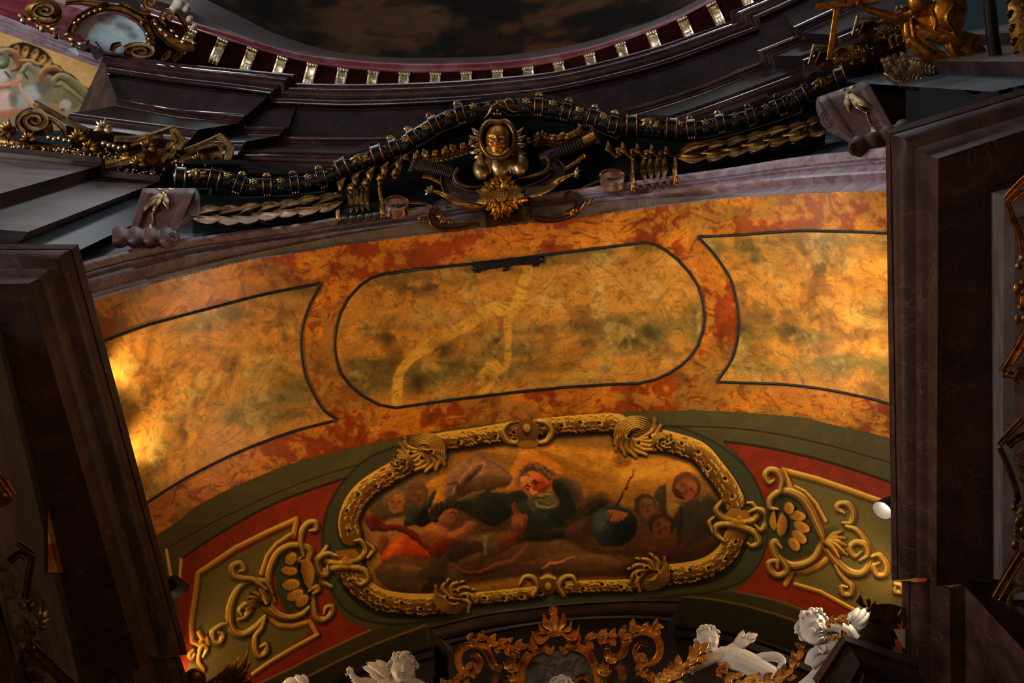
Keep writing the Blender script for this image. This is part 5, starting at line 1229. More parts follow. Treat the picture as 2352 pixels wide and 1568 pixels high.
# ------------------------------------------------------------------ heads
def head_points(n1=44, n2=34):
    """a child's head: x right, y up, z forward, unit half-height"""
    V = []; 
    for i in range(n2 + 1):
        p = math.pi * i / n2
        for k in range(n1):
            a = 2 * math.pi * k / n1
            y = math.cos(p); s = math.sin(p); x = s * math.sin(a); z = s * math.cos(a)
            wdt = .82 if y > 0 else .82 - .13 * (-y) ** 2.2
            X, Y, Zz = x * wdt, y, z * (.92 if z < 0 else .80)
            if z > 0:
                f = z
                def gs(cx, cy, sx, sy): return math.exp(-((X - cx) / sx) ** 2 - ((Y - cy) / sy) ** 2) * min(1, f * 1.6)
                d = .0
                d += .05 * gs(-.27, .26, .22, .07) + .05 * gs(.27, .26, .22, .07) + .05 * gs(0, .5, .5, .25)
                d -= .17 * (gs(-.28, .05, .17, .11) + gs(.28, .05, .17, .11))
                d += .11 * (gs(-.28, .03, .095, .055) + gs(.28, .03, .095, .055)) + .05 * (gs(-.28, .105, .13, .022) + gs(.28, .105, .13, .022)) - .04 * (gs(-.28, -.03, .11, .02) + gs(.28, -.03, .11, .02))
                d += .13 * gs(0, .02, .065, .17) + .20 * gs(0, -.19, .095, .085)
                d += .07 * (gs(-.11, -.23, .06, .05) + gs(.11, -.23, .06, .05))
                d += .13 * (gs(-.42, -.30, .22, .22) + gs(.42, -.30, .22, .22))
                d -= .04 * gs(0, -.34, .10, .05)
                d += .10 * gs(0, -.44, .15, .045) - .11 * gs(0, -.505, .17, .022) + .11 * gs(0, -.575, .12, .045)
                d -= .05 * gs(0, -.68, .2, .05); d += .14 * gs(0, -.84, .24, .13)
                Zz += d * 1.5
            V.append((X, Y, Zz))
    Fc = []
    for i in range(n2):
        for k in range(n1): Fc.append((i * n1 + k, i * n1 + (k + 1) % n1, (i + 1) * n1 + (k + 1) % n1, (i + 1) * n1 + k))
    return np.array(V), Fc
HV, HF = head_points()
def euler(yaw, pitch, roll):
    cy_, sy_ = math.cos(math.radians(yaw)), math.sin(math.radians(yaw)); cp, sp = math.cos(math.radians(pitch)), math.sin(math.radians(pitch)); c_, s_ = math.cos(math.radians(roll)), math.sin(math.radians(roll))
    Ry = np.array([[cy_, 0, sy_], [0, 1, 0], [-sy_, 0, cy_]]); Rx = np.array([[1, 0, 0], [0, cp, -sp], [0, sp, cp]]); Rz = np.array([[c_, -s_, 0], [s_, c_, 0], [0, 0, 1]])
    return Rz @ Ry @ Rx
def put_head(mb, c, r, yaw=0, pitch=0, roll=0, V=None, Fc=None):
    """head into (u, v, w): c centre with w"""
    V = HV if V is None else V; Fc = HF if Fc is None else Fc
    q = (V * r) @ euler(yaw, pitch, roll).T
    mb.add(np.stack([c[0] + q[:, 0], c[1] - q[:, 1], c[2] + q[:, 2]], 1), Fc); return mb
def loc_head(c, r, yaw, pitch, roll, p):
    q = euler(yaw, pitch, roll) @ (np.array(p) * r); return (c[0] + q[0], c[1] - q[1], c[2] + q[2])

# ------------------------------------------------------------------ keystone with hooded head, rosette and scrolls
ZK = zorn(.08)
key = thing('keystone', at(1165, 515, 11.0), 'gilded keystone carving with a hooded face, swags and a leafy rosette', 'carving')
b = MB(ZK).slab([(1108, 440), (1216, 424), (1224, 504), (1116, 524)], -30, 22, 3); b.build('block', 'gold_dark', key, sharp=30)
b = MB(ZK); hc = (1143, 319, 62); put_head(b, hc, 37, -4, 2, -3); b.build('face', 'gold', key)
# hood: shell around the face
G = []
for k_ in range(33):
    a = math.radians(-205 + 410 * k_ / 32)
    ro = np.array([math.sin(a) * 44, -math.cos(a) * 50]); 
    if abs(a) < .5: ro *= 1 - .16 * math.cos(a / .5 * math.pi / 2)
    row = []
    for f, w_ in ((.70, 44), (.74, 70), (.88, 82), (1.0, 76), (1.05, 50), (1.0, 10)):
        row.append((1143 + ro[0] * f, 318 + ro[1] * f, w_))
    G.append(row)
b = MB(ZK).grid(np.array(G)); b.build('hood', 'gold_dark', key)
b = MB(ZK)
for q in range(13):
    a = math.radians(40 + q * 100 / 12); b.ball((1143 + 31 * math.cos(a), 320 + 33 * math.sin(a), 74), (4.2, 6.5, 4.5), 8, 6, math.degrees(a) + 90)
b.build('ruff', 'gold_pale', key)
for sg in (-1, 1):
    for q in range(7):
        a = math.radians(-50 + q * 26); L_ = 34 if q < 4 else 26
        p0 = np.array([1143 + sg * (34 + q * .5), 312 + q * 9.0]); p1 = p0 + np.array([sg * L_ * math.cos(a * .8), L_ * .85 * math.sin(a) * .9])
        MB(ZK).leaf(p0, p1, 6.5, .2, sg * .1, 4, .3, 30, 24).build('feather', 'gold_pale', key)
for x, y, rx, ry in ((1106, 388, 20, 26), (1148, 378, 24, 30), (1194, 378, 20, 27)):
    MB(ZK).ball((x, y, 30), (rx, ry, 24), 18, 10).build('gadroon', 'gold_pale', key)
for x in (1126, 1172):
    b = MB(ZK); 
    for q in range(3): b.leaf((x + (q - 1) * 5, 352), (x + (q - 1) * 8, 402), 6, .2, 0, 3, .2, 36)
    b.build('drapery_fold', 'gold_pale', key)
rc = np.array([1151.0, 448.0])
for q in range(12):
    a = math.radians(q * 30 + 12); L_ = (62, 50, 56)[q % 3]
    if 150 < q * 30 + 12 < 215: L_ = 58
    e = rc + np.array([L_ * 1.05 * math.cos(a), L_ * .95 * math.sin(a)]); b = MB(ZK)
    b.leaf(rc + (e - rc) * .2, e, 14, .22, 0, 3, .5, 34, 30)
    for sg in (-1, 1): s0 = rc + (e - rc) * .45; an = a + sg * .55; b.leaf(s0, s0 + L_ * .45 * np.array([math.cos(an), math.sin(an)]), 6, .25, 0, 2, .4, 42, 32)
    b.build('rosette_leaf', 'gold', key)
b = MB(ZK).ball((1151, 447, 50), (17, 16, 11), 16, 8)
for i in range(-2, 3):
    for j_ in range(-2, 3):
        if i * i + j_ * j_ < 7: b.ball((1151 + i * 6.2, 446 + j_ * 5.8, 60 - .5 * (i * i + j_ * j_)), (2.9, 2.7, 2.6), 8, 5)
b.build('rosette_button', 'gold', key)
def scr(name, mat, P, w_, h, w0=0, z=ZK, par=key, prof=None, wl=None):
    return MB(z).band(cr(P, 7), w_, prof or chan(h), w0, wl).build(name, mat, par, sharp=40)
# broad dark ring scrolls with gilt lips
for P in ([(1052, 384), (1044, 402), (1052, 420), (1076, 430), (1104, 428)], [(1240, 364), (1256, 362), (1262, 378), (1250, 394), (1222, 404), (1190, 410)]): scr('ring_lip', 'gold_dark', P, [4, 5, 5, 4, 2], 6, 34, prof=rnd(6))
for P in ([(1036, 384), (1026, 408), (1036, 436), (1070, 452), (1106, 452)], [(1262, 368), (1284, 388), (1268, 416), (1236, 434), (1204, 440)]): scr('ring_scroll', 'dark_marble', P, [12, 15, 17, 17, 14], 12, 14)
for P in ([(978, 442), (1000, 440), (1026, 450), (1054, 464), (1084, 476), (1112, 474)], [(1328, 394), (1306, 404), (1284, 414), (1262, 430), (1238, 444), (1218, 452)]): scr('gilt_spray', 'gold', P, [2, 4, 7, 8, 7, 4], 10, 24, prof=rnd(10))
for c, d_ in (((990, 440), -1), ((1320, 396), 1)):
    b = MB(ZK)
    for q in range(4): a = math.radians(150 + q * 40 if d_ < 0 else -60 + q * 40); b.leaf(c, np.array(c) + 16 * np.array([math.cos(a), math.sin(a)]), 4.5, .3, .1, 2, .3, 28)
    b.build('sprig', 'gold_pale', key)
# lower scrolls each side of the block
for P in ([(1032, 478), (1028, 464), (1012, 470), (994, 488), (996, 508), (1020, 520), (1060, 520), (1102, 514)], [(1298, 458), (1306, 446), (1322, 452), (1330, 470), (1316, 488), (1284, 500), (1248, 504), (1228, 500)]): scr('foot_scroll', 'dark_marble', P, [7, 9, 10, 11, 11, 10, 8, 6], 12, 4)
for P in ([(985, 500), (992, 518), (1016, 528), (1060, 526), (1100, 516)], [(1346, 462), (1330, 484), (1300, 500), (1262, 506), (1232, 500)]): scr('foot_edge', 'gold_dark', P, [2, 3.5, 4, 4, 3], 7, 12, prof=rnd(7))
for c, L_ in (((1026, 506), [(1000, 496), (1010, 512), (1044, 512)]), ((1308, 488), [(1330, 474), (1322, 494), (1290, 496)]), ((968, 506), [(960, 500), (962, 510), (984, 504)]), ((1352, 464), [(1364, 456), (1362, 468), (1340, 470)])):
    b = MB(ZK)
    for e in L_: b.leaf(c, e, 6, .3, .1, 2, .3, 16)
    b.build('scroll_leaf', 'gold_dark', key)
# fluted arms running out to both sides
for P, g_ in (([(1040, 398), (996, 384), (950, 376)], [(1022, 424), (990, 408), (968, 404)]), ([(1240, 366), (1300, 340), (1368, 312)], [(1280, 396), (1312, 380), (1344, 356)])):
    c = cr(P, 10); b = MB(ZK).tube(np.c_[c, np.full(len(c), 12.0)], [15, 16, 17], 12); o = b.build('fluted_arm', 'dark_marble', key)
    T = np.gradient(c, axis=0); T /= np.linalg.norm(T, axis=1)[:, None]; b = MB(ZK)
    for i in range(1, len(c), 1): wrap(b, c[i], math.degrees(math.atan2(T[i, 1], T[i, 0])), 16.5, 1.6, 1.5)
    b.V = [(x, y, w_ + 12) for x, y, w_ in b.V]; b.build('flutes', 'dark_marble', o)
    b = MB(ZK); e = c[-1]; 
    for q in range(5): b.ball((e[0] + (q - 2) * 3 * (1 if P[0][0] > 1100 else -1), e[1] + (q - 2) * 7, 16), (9, 6, 14), 10, 6)
    b.build('arm_end', 'dark_marble', o)
    MB(ZK).band(cr(g_, 6), 6, rnd(7), 10).build('gilt_strip', 'gold', key)
MB(ZK).slab([(1336, 316), (1362, 302), (1370, 316), (1344, 330)], 14, 34, 2).build('arm_cap', 'gold', key, sharp=30)
# leafy crests over the arms
def crest(pts, par, mat, z, w=9, s=16):
    P = lin(cr(pts, 6), max(4, int(len(pts) * 3))); T = np.gradient(P, axis=0)
    for i in range(len(P)):
        d = T[i] / np.linalg.norm(T[i]); nn = np.array([d[1], -d[0]]); 
        if nn[1] > 0: nn = -nn
        k_ = (-.6, .5, 1.1)[i % 3]
        MB(z).leaf(P[i] + nn * -4, P[i] + d * s * .9 * (1 if i % 2 else -1) * .7 + nn * s * (.55 + .4 * (i % 3 == 1)), w, .25, .15 * (1 if i % 2 else -1), 2, .35, 26 + 4 * (i % 2), 34, cup=.5).build('crest_leaf', mat, par)
        if i < len(P) - 1: MB(z).leaf(P[i] + nn * -9, P[i + 1] + nn * -12 + d * 8, w * .8, .2, .1, 0, .3, 18, 20, cup=-.5).build('crest_leaf', mat, par)
crest([(940, 362), (980, 356), (1020, 350), (1060, 338), (1090, 326)], key, 'gold_dark', ZK, 10, 17)
crest([(1222, 322), (1250, 314), (1282, 318), (1310, 312), (1336, 298)], key, 'gold_dark', ZK, 10, 17)
# fringed brackets and spools at either side
def fringed(q, label, z=zorn(.07)):
    t = thing('fringed_bracket', at(*q(.5, 1), 11.1), label, 'bracket', 'fringed brackets beside the keystone')
    b = MB(z).slab([q(0, .18), q(1, 0.05), q(1, .9), q(.95, 1.0), q(.05, 1.06), q(0, .95)], -78, -66, 2); b.build('panel', 'void_black', t, sharp=30)
    for x in (.03, .97):
        P = [q(x, .22 if x < .5 else .1), q(x, .5), q(x + .02, .62), q(x, .8), q(x, 1.02)]; MB(z).band(cr(P, 6), [6, 5, 6, 5, 6], rnd(7), 10).build('gilt_strap', 'gold', t); e = q(x, 1.06); MB(z).ball((e[0], e[1], 14), (7, 6, 7)).build('knob', 'gold_dark', t)
    b = MB(z); 
    for i in range(5): c = q(.16 + .17 * i, 1.02); b.ball((c[0], c[1], 8), (10.5, 9, 9), 12, 7)
    b.build('scalloped_edge', 'dark_marble', t)
    for i in range(4): MB(z).leaf(q(.30 + i * .14, .12), q(.30 + i * .13, .86), 9, .10, (i - 1.5) * .05, 0, .1, 6, 2, cup=.8).build('drapery_fold', 'gold_dark', t)
    for i in range(9): 
        a0 = q(.12 + .16 * i, .2 - .035 * i); a1 = q(.26 + .16 * i, -.16 - .05 * i + (.22 if i % 2 else 0)); MB(z).leaf(a0, a1, 10, .25, .15 * (1 if i % 2 else -1), 2, .3, 24, 34, cup=.5).build('crest_leaf', 'gold_dark', t)
        if i % 2: MB(z).leaf(a0, q(.30 + .16 * i, .24 - .04 * i), 7, .2, .1, 0, .3, 18, 18, cup=-.5).build('crest_leaf', 'gold_dark', t)
    return t
fringed(lambda x, y: np.array([766 + 108 * x + 8 * y, 424 + 82 * y - 14 * x]), 'small fringed bracket with gilt drapery, left of the keystone')
fringed(lambda x, y: np.array([1556 - 104 * x - 2 * y, 342 + 76 * y + 14 * x]), 'small fringed bracket with gilt drapery, right of the keystone')
def spool(c, rx, ry, tail, label, z=zorn(.07)):
    t = thing('scroll_end', at(c[0], c[1] + ry, 11.1), label, 'ornament', 'scroll ends beside the keystone')
    n = 26; a = np.linspace(0, 2 * np.pi, n, endpoint=False); G = []
    for f, dv, w_ in ((.86, 26, -14), (1.0, 22, 4), (1.0, 2, 20), (1.06, -2, 24), (.92, -3, 26), (.84, 0, 20), (.05, 0, 18)): G.append(np.stack([c[0] + rx * f * np.cos(a), c[1] + dv + ry * f * np.sin(a), np.full(n, w_) - 6 * np.sin(a)], 1))
    MB(z).grid(np.array(G), closed=True).build('drum', 'copper_edge', t, sharp=40)
    MB(z).band(spiral(c[0], c[1], rx * .62, 3, 0, 1.5, 26, 1, ry / rx), [4, 2], rnd(6), 20).build('spiral', 'black_wood', t); MB(z).ball((c[0], c[1], 26), (5, 4, 6)).build('eye', 'gold_pale', t)
    MB(z).tube(np.c_[cr(tail, 6), np.full(len(cr(tail, 6)), 12.0)], [4, 3, 2.4], 7).build('tail', 'gold_dark', t)
    return t
spool((911, 466), 27, 15, [(936, 464), (970, 466), (1002, 476)], 'gilt rimmed scroll end on the left of the lower scroll')
spool((1406, 404), 28, 14, [(1380, 414), (1350, 426), (1322, 442)], 'gilt rimmed scroll end on the right of the lower scroll')
# ------------------------------------------------------------------ gilt consoles round the drum
rgp = cr(RG, 8)
ORD = 'first second third fourth fifth sixth seventh eighth ninth tenth eleventh twelfth thirteenth fourteenth fifteenth sixteenth seventeenth eighteenth nineteenth'.split()
def zdrum(u, v):
    g_ = np.interp(u, rgp[:, 0], rgp[:, 1]); return 14.9 - .86 * np.clip((np.asarray(v, float) - g_) / drum_off(u), -.1, 1.0) - .03
for i, u in enumerate((442, 512, 580, 649, 718, 788, 858, 929, 1000, 1071, 1142, 1212, 1282, 1353, 1424, 1495, 1566, 1633, 1700)):
    v = float(np.interp(u, rgp[:, 0], rgp[:, 1])); c = np.array([u, v + 2.0]); d = c - np.array([1060, -1150.0]); d /= np.linalg.norm(d); n = np.array([-d[1], d[0]])
    if n[0] < 0: n = -n
    def q(x, y): return c + n * x * 12 + d * y * 60
    t = thing('gilt_console', at(u, v + 30, 14.3), 'small gilt console on the dark red drum, %s from the left' % ORD[i], 'bracket', 'gilt consoles round the drum')
    ys = np.linspace(0, 1, 12); G = []
    for y in ys:
        w_ = 15 * math.exp(-((y - .12) / .16) ** 2) + 16 * math.exp(-((y - .78) / .22) ** 2) + 5
        G.append([(*q(-1, y), -4), (*q(-1, y), w_), (*q(-.72, y), w_ + 2), (*q(-.6, y), w_ - 1.5), (*q(.6, y), w_ - 1.5), (*q(.72, y), w_ + 2), (*q(1, y), w_), (*q(1, y), -4)])
    MB(zdrum).grid(np.array(G)).build('body', 'gold_pale', t, sharp=35)
    b = MB(zdrum); 
    for x in (-.8, -.3, .3, .8): b.ball((*q(x, .03), 20), (4.6, 4.2, 5), 8, 5)
    b.build('cap', 'gold_pale', t)
    for x in (-.5, 0, .5): MB(zdrum).leaf(q(x * .9, .58), q(x * 1.4, 1.0), 5.5, .2, 0, 2, .4, 20, 18).build('leaf', 'gold_pale', t)

# ------------------------------------------------------------------ neck mouldings and capitals on the left piers
def necking(name, P, z, label):
    P = np.array(P, float); R_ = zr(P, z); dn = R_.copy(); dn[:, 2] -= .10; bk_ = R_.copy(); bk_[:, 1] += .05
    seq = [bk_, R_]
    for dy, dz in ((-.0, -.03), (-.02, -.05), (-.02, -.07), (.02, -.08), (.02, -.11), (.04, -.12)):
        q_ = R_.copy(); q_[:, 1] += dy; q_[:, 2] += dz; seq.append(q_)
    V, Fc = loft(seq); o = structure(name, V, Fc, 'dark_marble', label=label, sharp=30); return o
necking('trim_6', [(-160, 326), (0, 338), (120, 351), (238, 365), (241, 394), (372, 406), (371, 436)], 12.12, 'dark necking moulding under the gilt capitals on the left')
def tuft(mb_z, c, r, n, mat, par, rr, name='leaf_tuft', s=7):
    b = MB(mb_z)
    for i in range(n):
        a = rr.uniform(0, 6.28); p = np.array([c[0] + r[0] * rr.uniform(-1, 1), c[1] + r[1] * rr.uniform(-1, 1)]); L_ = s * rr.uniform(.7, 1.3)
        b.leaf(p, p + L_ * np.array([math.cos(a), math.sin(a)]), L_ * .38, .3, .1, 2, .4, rr.uniform(2, 12), None, 6)
    return b.build(name, mat, par)
def acanthus(z, c, r, mat, par, up=-90, spread=150, n=7, name='acanthus_leaf', w0=16):
    """fan of lobes seen from below, dark hollow with bright rim"""
    b = MB(z); c = np.array(c, float)
    for i in range(n):
        a = math.radians(up + spread * (i / (n - 1) - .5)); e = c + r * np.array([math.cos(a), math.sin(a)]) * (1 if i % 2 == 0 else .86)
        b.leaf(c - .2 * (e - c), e, r * .24, .18, 0, 2, .7, w0, w0 + 6, 8)
    b.ball((c[0], c[1], w0 - 4), (r * .55, r * .5, 8), 10, 6)
    return b.build(name, mat, par)
rr = random.Random(3); ZC = 12.3
cp = thing('capital', at(120, 350, 12.1), 'large gilt capital with a great spiral volute, beside the painted scene', 'capital', 'gilt capitals')
MB(ZC).band(cr([(78, 236), (120, 258), (165, 284), (206, 302)], 5), 7, [(-1, -10), (-1, 8), (-.4, 11), (.3, 7), (1, 5), (1, -10)], 6).build('abacus', 'gold_pale', cp, sharp=35)
MB(ZC).band(spiral(78, 277, 43, 4, 120, 2.3, 60, 1.0, .74), [6.5, 5, 3.2], chan(9), 14).build('volute', 'silver_gold', cp, sharp=40)
MB(ZC).slab(cr([(40, 270), (70, 250), (110, 268), (122, 300), (95, 312), (55, 302)], 5, True), -8, 12).build('volute_back', 'gold_dark', cp)
MB(ZC).band(cr([(96, 266), (124, 278), (144, 296), (152, 316)], 6), [3, 5, 6, 4], chan(8), 10).build('ribbon', 'gold_pale', cp, sharp=40)
for c, r_, up in (((22, 300), 30, 180), ((66, 322), 24, -90), ((180, 318), 27, -80), ((206, 340), 24, -60)): acanthus(ZC, c, r_, 'gold_dark', cp, up, 170)
acanthus(ZC, (238, 296), 26, 'gold_pale', cp, -80, 220, 9, 'flower')
b = MB(ZC)
for x, y in ((112, 316), (124, 320), (136, 318), (148, 322), (160, 324)): b.ball((x, y, 16), (7, 6.5, 7), 9, 6)
b.build('bead_row', 'silver_gold', cp)
for x in range(0, 236, 22): tuft(ZC, (x, 334 + x * .11), (14, 8), 9, 'silver_gold', cp, rr)
MB(ZC).slab([(-60, 300), (40, 318), (120, 330), (240, 352), (240, 366), (120, 350), (-60, 332)], -20, -4).build('bell', 'gold_dark', cp)
cp = thing('capital', at(330, 395, 12.1), 'gilt capital between the great volute and the black pediment roll', 'capital', 'gilt capitals')
MB(ZC).band(cr([(262, 318), (310, 318), (350, 310), (402, 292)], 5), 7, [(-1, -10), (-1, 8), (-.4, 11), (.3, 7), (1, 5), (1, -10)], 6).build('abacus', 'gold_pale', cp, sharp=35)
MB(ZC).slab([(398, 290), (404, 290), (429, 321), (418, 346), (396, 344), (406, 322), (388, 300)], -14, 16, 3).build('abacus_corner', 'gold_pale', cp, sharp=25)
MB(ZC).slab([(390, 306), (398, 304), (410, 320), (402, 330)], 10, 22, 2).build('fillet', 'gold', cp, sharp=25)
for c, r_, up in (((340, 340), 26, -60), ((318, 378), 24, -80)): acanthus(ZC, c, r_, 'gold_dark', cp, up, 170)
for P, w_ in (([(380, 342), (392, 332), (398, 346), (388, 364)], [4, 7, 7, 4]), ([(300, 334), (330, 322), (366, 312), (376, 318)], [3, 5, 5, 3]), ([(242, 384), (280, 374), (310, 366), (330, 352)], [3, 7, 8, 5]), ([(372, 372), (384, 356), (398, 358)], [4, 6, 4])): MB(ZC).band(cr(P, 6), w_, chan(8), 8).build('scroll', 'gold_pale', cp, sharp=40)
b = MB(ZC)
for x, y in ((238, 330), (250, 334), (262, 336), (274, 340), (288, 338)): b.ball((x, y, 16), (7.5, 7, 7), 9, 6)
b.build('bead_row', 'silver_gold', cp)
for x in range(160, 300, 24): tuft(ZC, (x, 345 + (x - 160) * .1), (15, 9), 9, 'silver_gold', cp, rr)
for x in range(276, 380, 22): tuft(ZC, (x, 392 + (x - 276) * .08), (14, 7), 8, 'silver_gold', cp, rr)
MB(ZC).slab([(240, 352), (380, 340), (400, 380), (376, 408), (242, 390)], -20, -2).build('bell', 'gold_dark', cp)
cp = thing('capital', at(500, 375, 12.1), 'narrow gilt capital just above the black roll of the pediment', 'capital', 'gilt capitals')
MB(ZC).band(cr([(424, 346), (470, 328), (509, 310)], 5), 6, [(-1, -10), (-1, 8), (-.4, 11), (.3, 7), (1, 5), (1, -10)], 6).build('abacus', 'gold_pale', cp, sharp=35)
MB(ZC).slab([(506, 308), (512, 307), (541, 338), (532, 372), (512, 374), (520, 340), (496, 316)], -14, 16, 3).build('abacus_corner', 'gold_pale', cp, sharp=25)
MB(ZC).slab([(496, 330), (504, 328), (516, 344), (508, 352)], 8, 20, 2).build('fillet', 'gold', cp, sharp=25)
for P, w_ in (([(432, 356), (452, 342), (480, 334), (492, 330)], [3, 5, 5, 3]), ([(482, 372), (490, 356), (504, 356), (508, 372)], [4, 7, 7, 4]), ([(412, 372), (426, 360), (440, 350)], [4, 6, 4])): MB(ZC).band(cr(P, 6), w_, chan(8), 8).build('scroll', 'gold_pale', cp, sharp=40)
acanthus(ZC, (458, 368), 22, 'gold_dark', cp, -70, 170)
for x in (410, 430, 470): tuft(ZC, (x, 372), (12, 6), 7, 'silver_gold', cp, rr)
MB(ZC).slab([(400, 352), (500, 335), (516, 376), (396, 384)], -20, -2).build('bell', 'gold_dark', cp)

# capitals on the right, behind the cross
for k_, (o_, lab) in enumerate((((1857, 100), 'gilt capital corner seen behind the foot of the golden cross'), ((1957, 34), 'gilt capital corner seen behind the arm of the golden statue'))):
    ox, oy = o_; cp = thing('capital', at(ox + 40, oy + 60, 12.1), lab, 'capital', 'gilt capitals')
    MB(ZC).slab([(ox + 10, oy), (ox + 52, oy + 4), (ox + 54, oy + 10), (ox + 18, oy + 10), (ox + 2, oy + 50), (ox - 2, oy + 46)], -14, 14, 3).build('abacus_corner', 'gold_pale', cp, sharp=25)
    MB(ZC).slab([(ox + 26, oy + 16), (ox + 48, oy + 18), (ox + 30, oy + 22), (ox + 18, oy + 46), (ox + 14, oy + 44)], -4, 12, 2).build('fillet', 'gold_dark', cp, sharp=25)
    for P, w_ in (([(ox + 20, oy + 60), (ox + 40, oy + 46), (ox + 56, oy + 52), (ox + 50, oy + 64)], [4, 7, 6, 3]), ([(ox + 58, oy + 22), (ox + 76, oy + 14), (ox + 92, oy + 18)], [3, 5, 3])): MB(ZC).band(cr(P, 6), w_, chan(8), 6).build('scroll', 'gold_dark', cp, sharp=40)
    for x in range(3): acanthus(ZC, (ox + 70 + x * 26, oy + 50 - x * 6), 16, 'gold_dark', cp, -60, 180)
    for x in range(5): tuft(ZC, (ox + 60 + x * 20, oy + 30 - x * 4 + k_ * 6), (12, 8), 7, 'gold_pale', cp, rr)
    MB(ZC).slab([(ox + 14, oy + 24), (ox + 180, oy - 20), (ox + 190, oy + 40), (ox + 20, oy + 76)], -22, -6).build('bell', 'gold_dark', cp)

# ------------------------------------------------------------------ painted scene in the left corner
Q = Canvas(-30, 40, 262, 300, 1.5, (206, 156, 92), 1.15)
def QZ(x, y): return (x / 6.819, 60 + y / 6.819)
def QQ(l): return [QZ(*p) for p in l]
qn = Q.noise(30, 30, 31, 4)
Q.C = Q.C * (.75 + .5 * qn)[..., None]
PB = [(-300, 330), (0, 320), (120, 320), (200, 280), (370, 250), (560, 310), (680, 370), (790, 480), (840, 580), (950, 630), (1020, 710), (1150, 770), (1300, 930), (1480, 1060), (1480, 1600), (-300, 1600)]
Q.fill(QQ(PB), (40, 32, 26), 2.5, 1, None, None, 4)
Q.fill(QQ([(-300, 360), (100, 360), (300, 560), (620, 640), (760, 760), (1200, 900), (1470, 1120), (1470, 1600), (-300, 1600)]), (138, 124, 98), 4, 1, None, None, 4)
for c, r_, c2_ in (((500, 1050), (22, 18), (178, 172, 164)), ((0, 760), (20, 22), (196, 182, 172)), ((80, 1180), (26, 26), (222, 176, 156)), ((700, 950), (20, 22), (90, 86, 72)), ((330, 1200), (22, 18), (170, 160, 148)), ((900, 1100), (30, 22), (130, 112, 76)), ((1150, 1120), (26, 24), (116, 102, 68))): Q.oval(QZ(*c), r_, c2_, 0, 7, .85)
for i, (x, y) in enumerate(((250, 400), (390, 410), (540, 450), (660, 530), (740, 590))):
    Q.oval(QZ(x, y), (8.5, 17 - i), (150, 100, 50), 12 + i * 8, 1.5); Q.oval(QZ(x + 6, y + 10), (4.4, 10), (196, 146, 84), 12 + i * 8, 2); Q.oval(QZ(x + 4, y - 40), (4, 4), (108, 64, 32), 0, 2)
def rib(P, w, dk, md, lt): Q.roll(QQ(P), w, dk, md, lt, None, 0, 6, edge=False)
rib([(-60, 400), (120, 400), (240, 460), (290, 580), (260, 660), (180, 690)], [6, 10, 10, 9, 7, 3], (72, 40, 24), (140, 88, 52), (190, 146, 98)); rib([(-40, 620), (60, 600), (90, 520), (60, 420), (-20, 420)], [8, 10, 9, 8, 5], (58, 60, 46), (112, 110, 84), (170, 164, 126))
rib([(320, 540), (480, 550), (600, 600)], [4, 5, 3], (110, 70, 36), (170, 120, 66), (214, 170, 106)); rib([(360, 700), (440, 620), (520, 700), (560, 780)], [6, 8, 7, 4], (70, 66, 44), (128, 118, 84), (176, 162, 118))
rib([(700, 860), (660, 780), (720, 690), (840, 660), (960, 700)], [5, 9, 9, 8, 4], (78, 42, 24), (142, 90, 54), (196, 148, 98)); rib([(960, 920), (880, 920), (860, 850), (940, 790), (1060, 830), (1240, 970), (1470, 1180)], [4, 7, 8, 9, 10, 11, 11], (66, 60, 38), (124, 110, 70), (176, 158, 108)); rib([(1000, 960), (1160, 1060), (1300, 1180), (1440, 1300)], [4, 6, 6, 5], (70, 62, 40), (128, 112, 72), (172, 150, 104))
rib([(300, 880), (330, 980), (380, 1080), (440, 1160), (520, 1240)], [4, 5, 5, 6, 8], (150, 108, 82), (196, 156, 122), (226, 194, 160)); rib([(-40, 940), (100, 930), (200, 890), (290, 860)], [7, 6, 6, 4], (150, 84, 62), (200, 130, 100), (222, 166, 138)); Q.oval(QZ(300, 800), (7, 9), (192, 140, 112), 0, 2); Q.oval(QZ(210, 890), (9, 8), (196, 128, 102), 0, 2)
for x, y in ((200, 1080), (230, 1150), (180, 1140), (210, 1220)): Q.oval(QZ(x, y), (9, 8), (104, 100, 78), 0, 4, .7)
Q.oval(QZ(120, 760), (3, 12), (70, 72, 52), -40, 2); Q.oval(QZ(400, 780), (3, 11), (70, 72, 52), -35, 2)
Q.oval(QZ(1010, 1250), (13, 13), (190, 150, 124), 0, 3); Q.oval(QZ(1040, 1210), (12, 9), (176, 162, 148), 20, 3); Q.oval(QZ(985, 1320), (6, 5), (120, 66, 44), 0, 2); Q.fill(QQ([(880, 1340), (1060, 1330), (1050, 1460), (900, 1440)]), (170, 122, 96), 5, .8); Q.fill(QQ([(780, 1180), (920, 1230), (900, 1320), (790, 1290)]), (178, 128, 62), 4, .8); Q.fill(QQ([(640, 1230), (770, 1210), (770, 1290), (650, 1300)]), (120, 136, 144), 4, .8); Q.fill(QQ([(0, 1330), (350, 1280), (250, 1380), (0, 1460)]), (186, 104, 66), 5, .85)
pend_z = lambda X, Y: 15.3 - (Y - 40) / 245.0 * 1.3
Q.C = Q.C * WARM * .85
oq = Q.meshes(np.ones_like(Q.X, bool), {0: ('corner_painting', 'faded_fresco', None)}, proj=lambda X, Y: pz(X, Y, pend_z(X, Y)))[0]
tag(oq, 'painted scene with scrolls, shell and reaching arms in the upper left corner', 'painting'); del Q
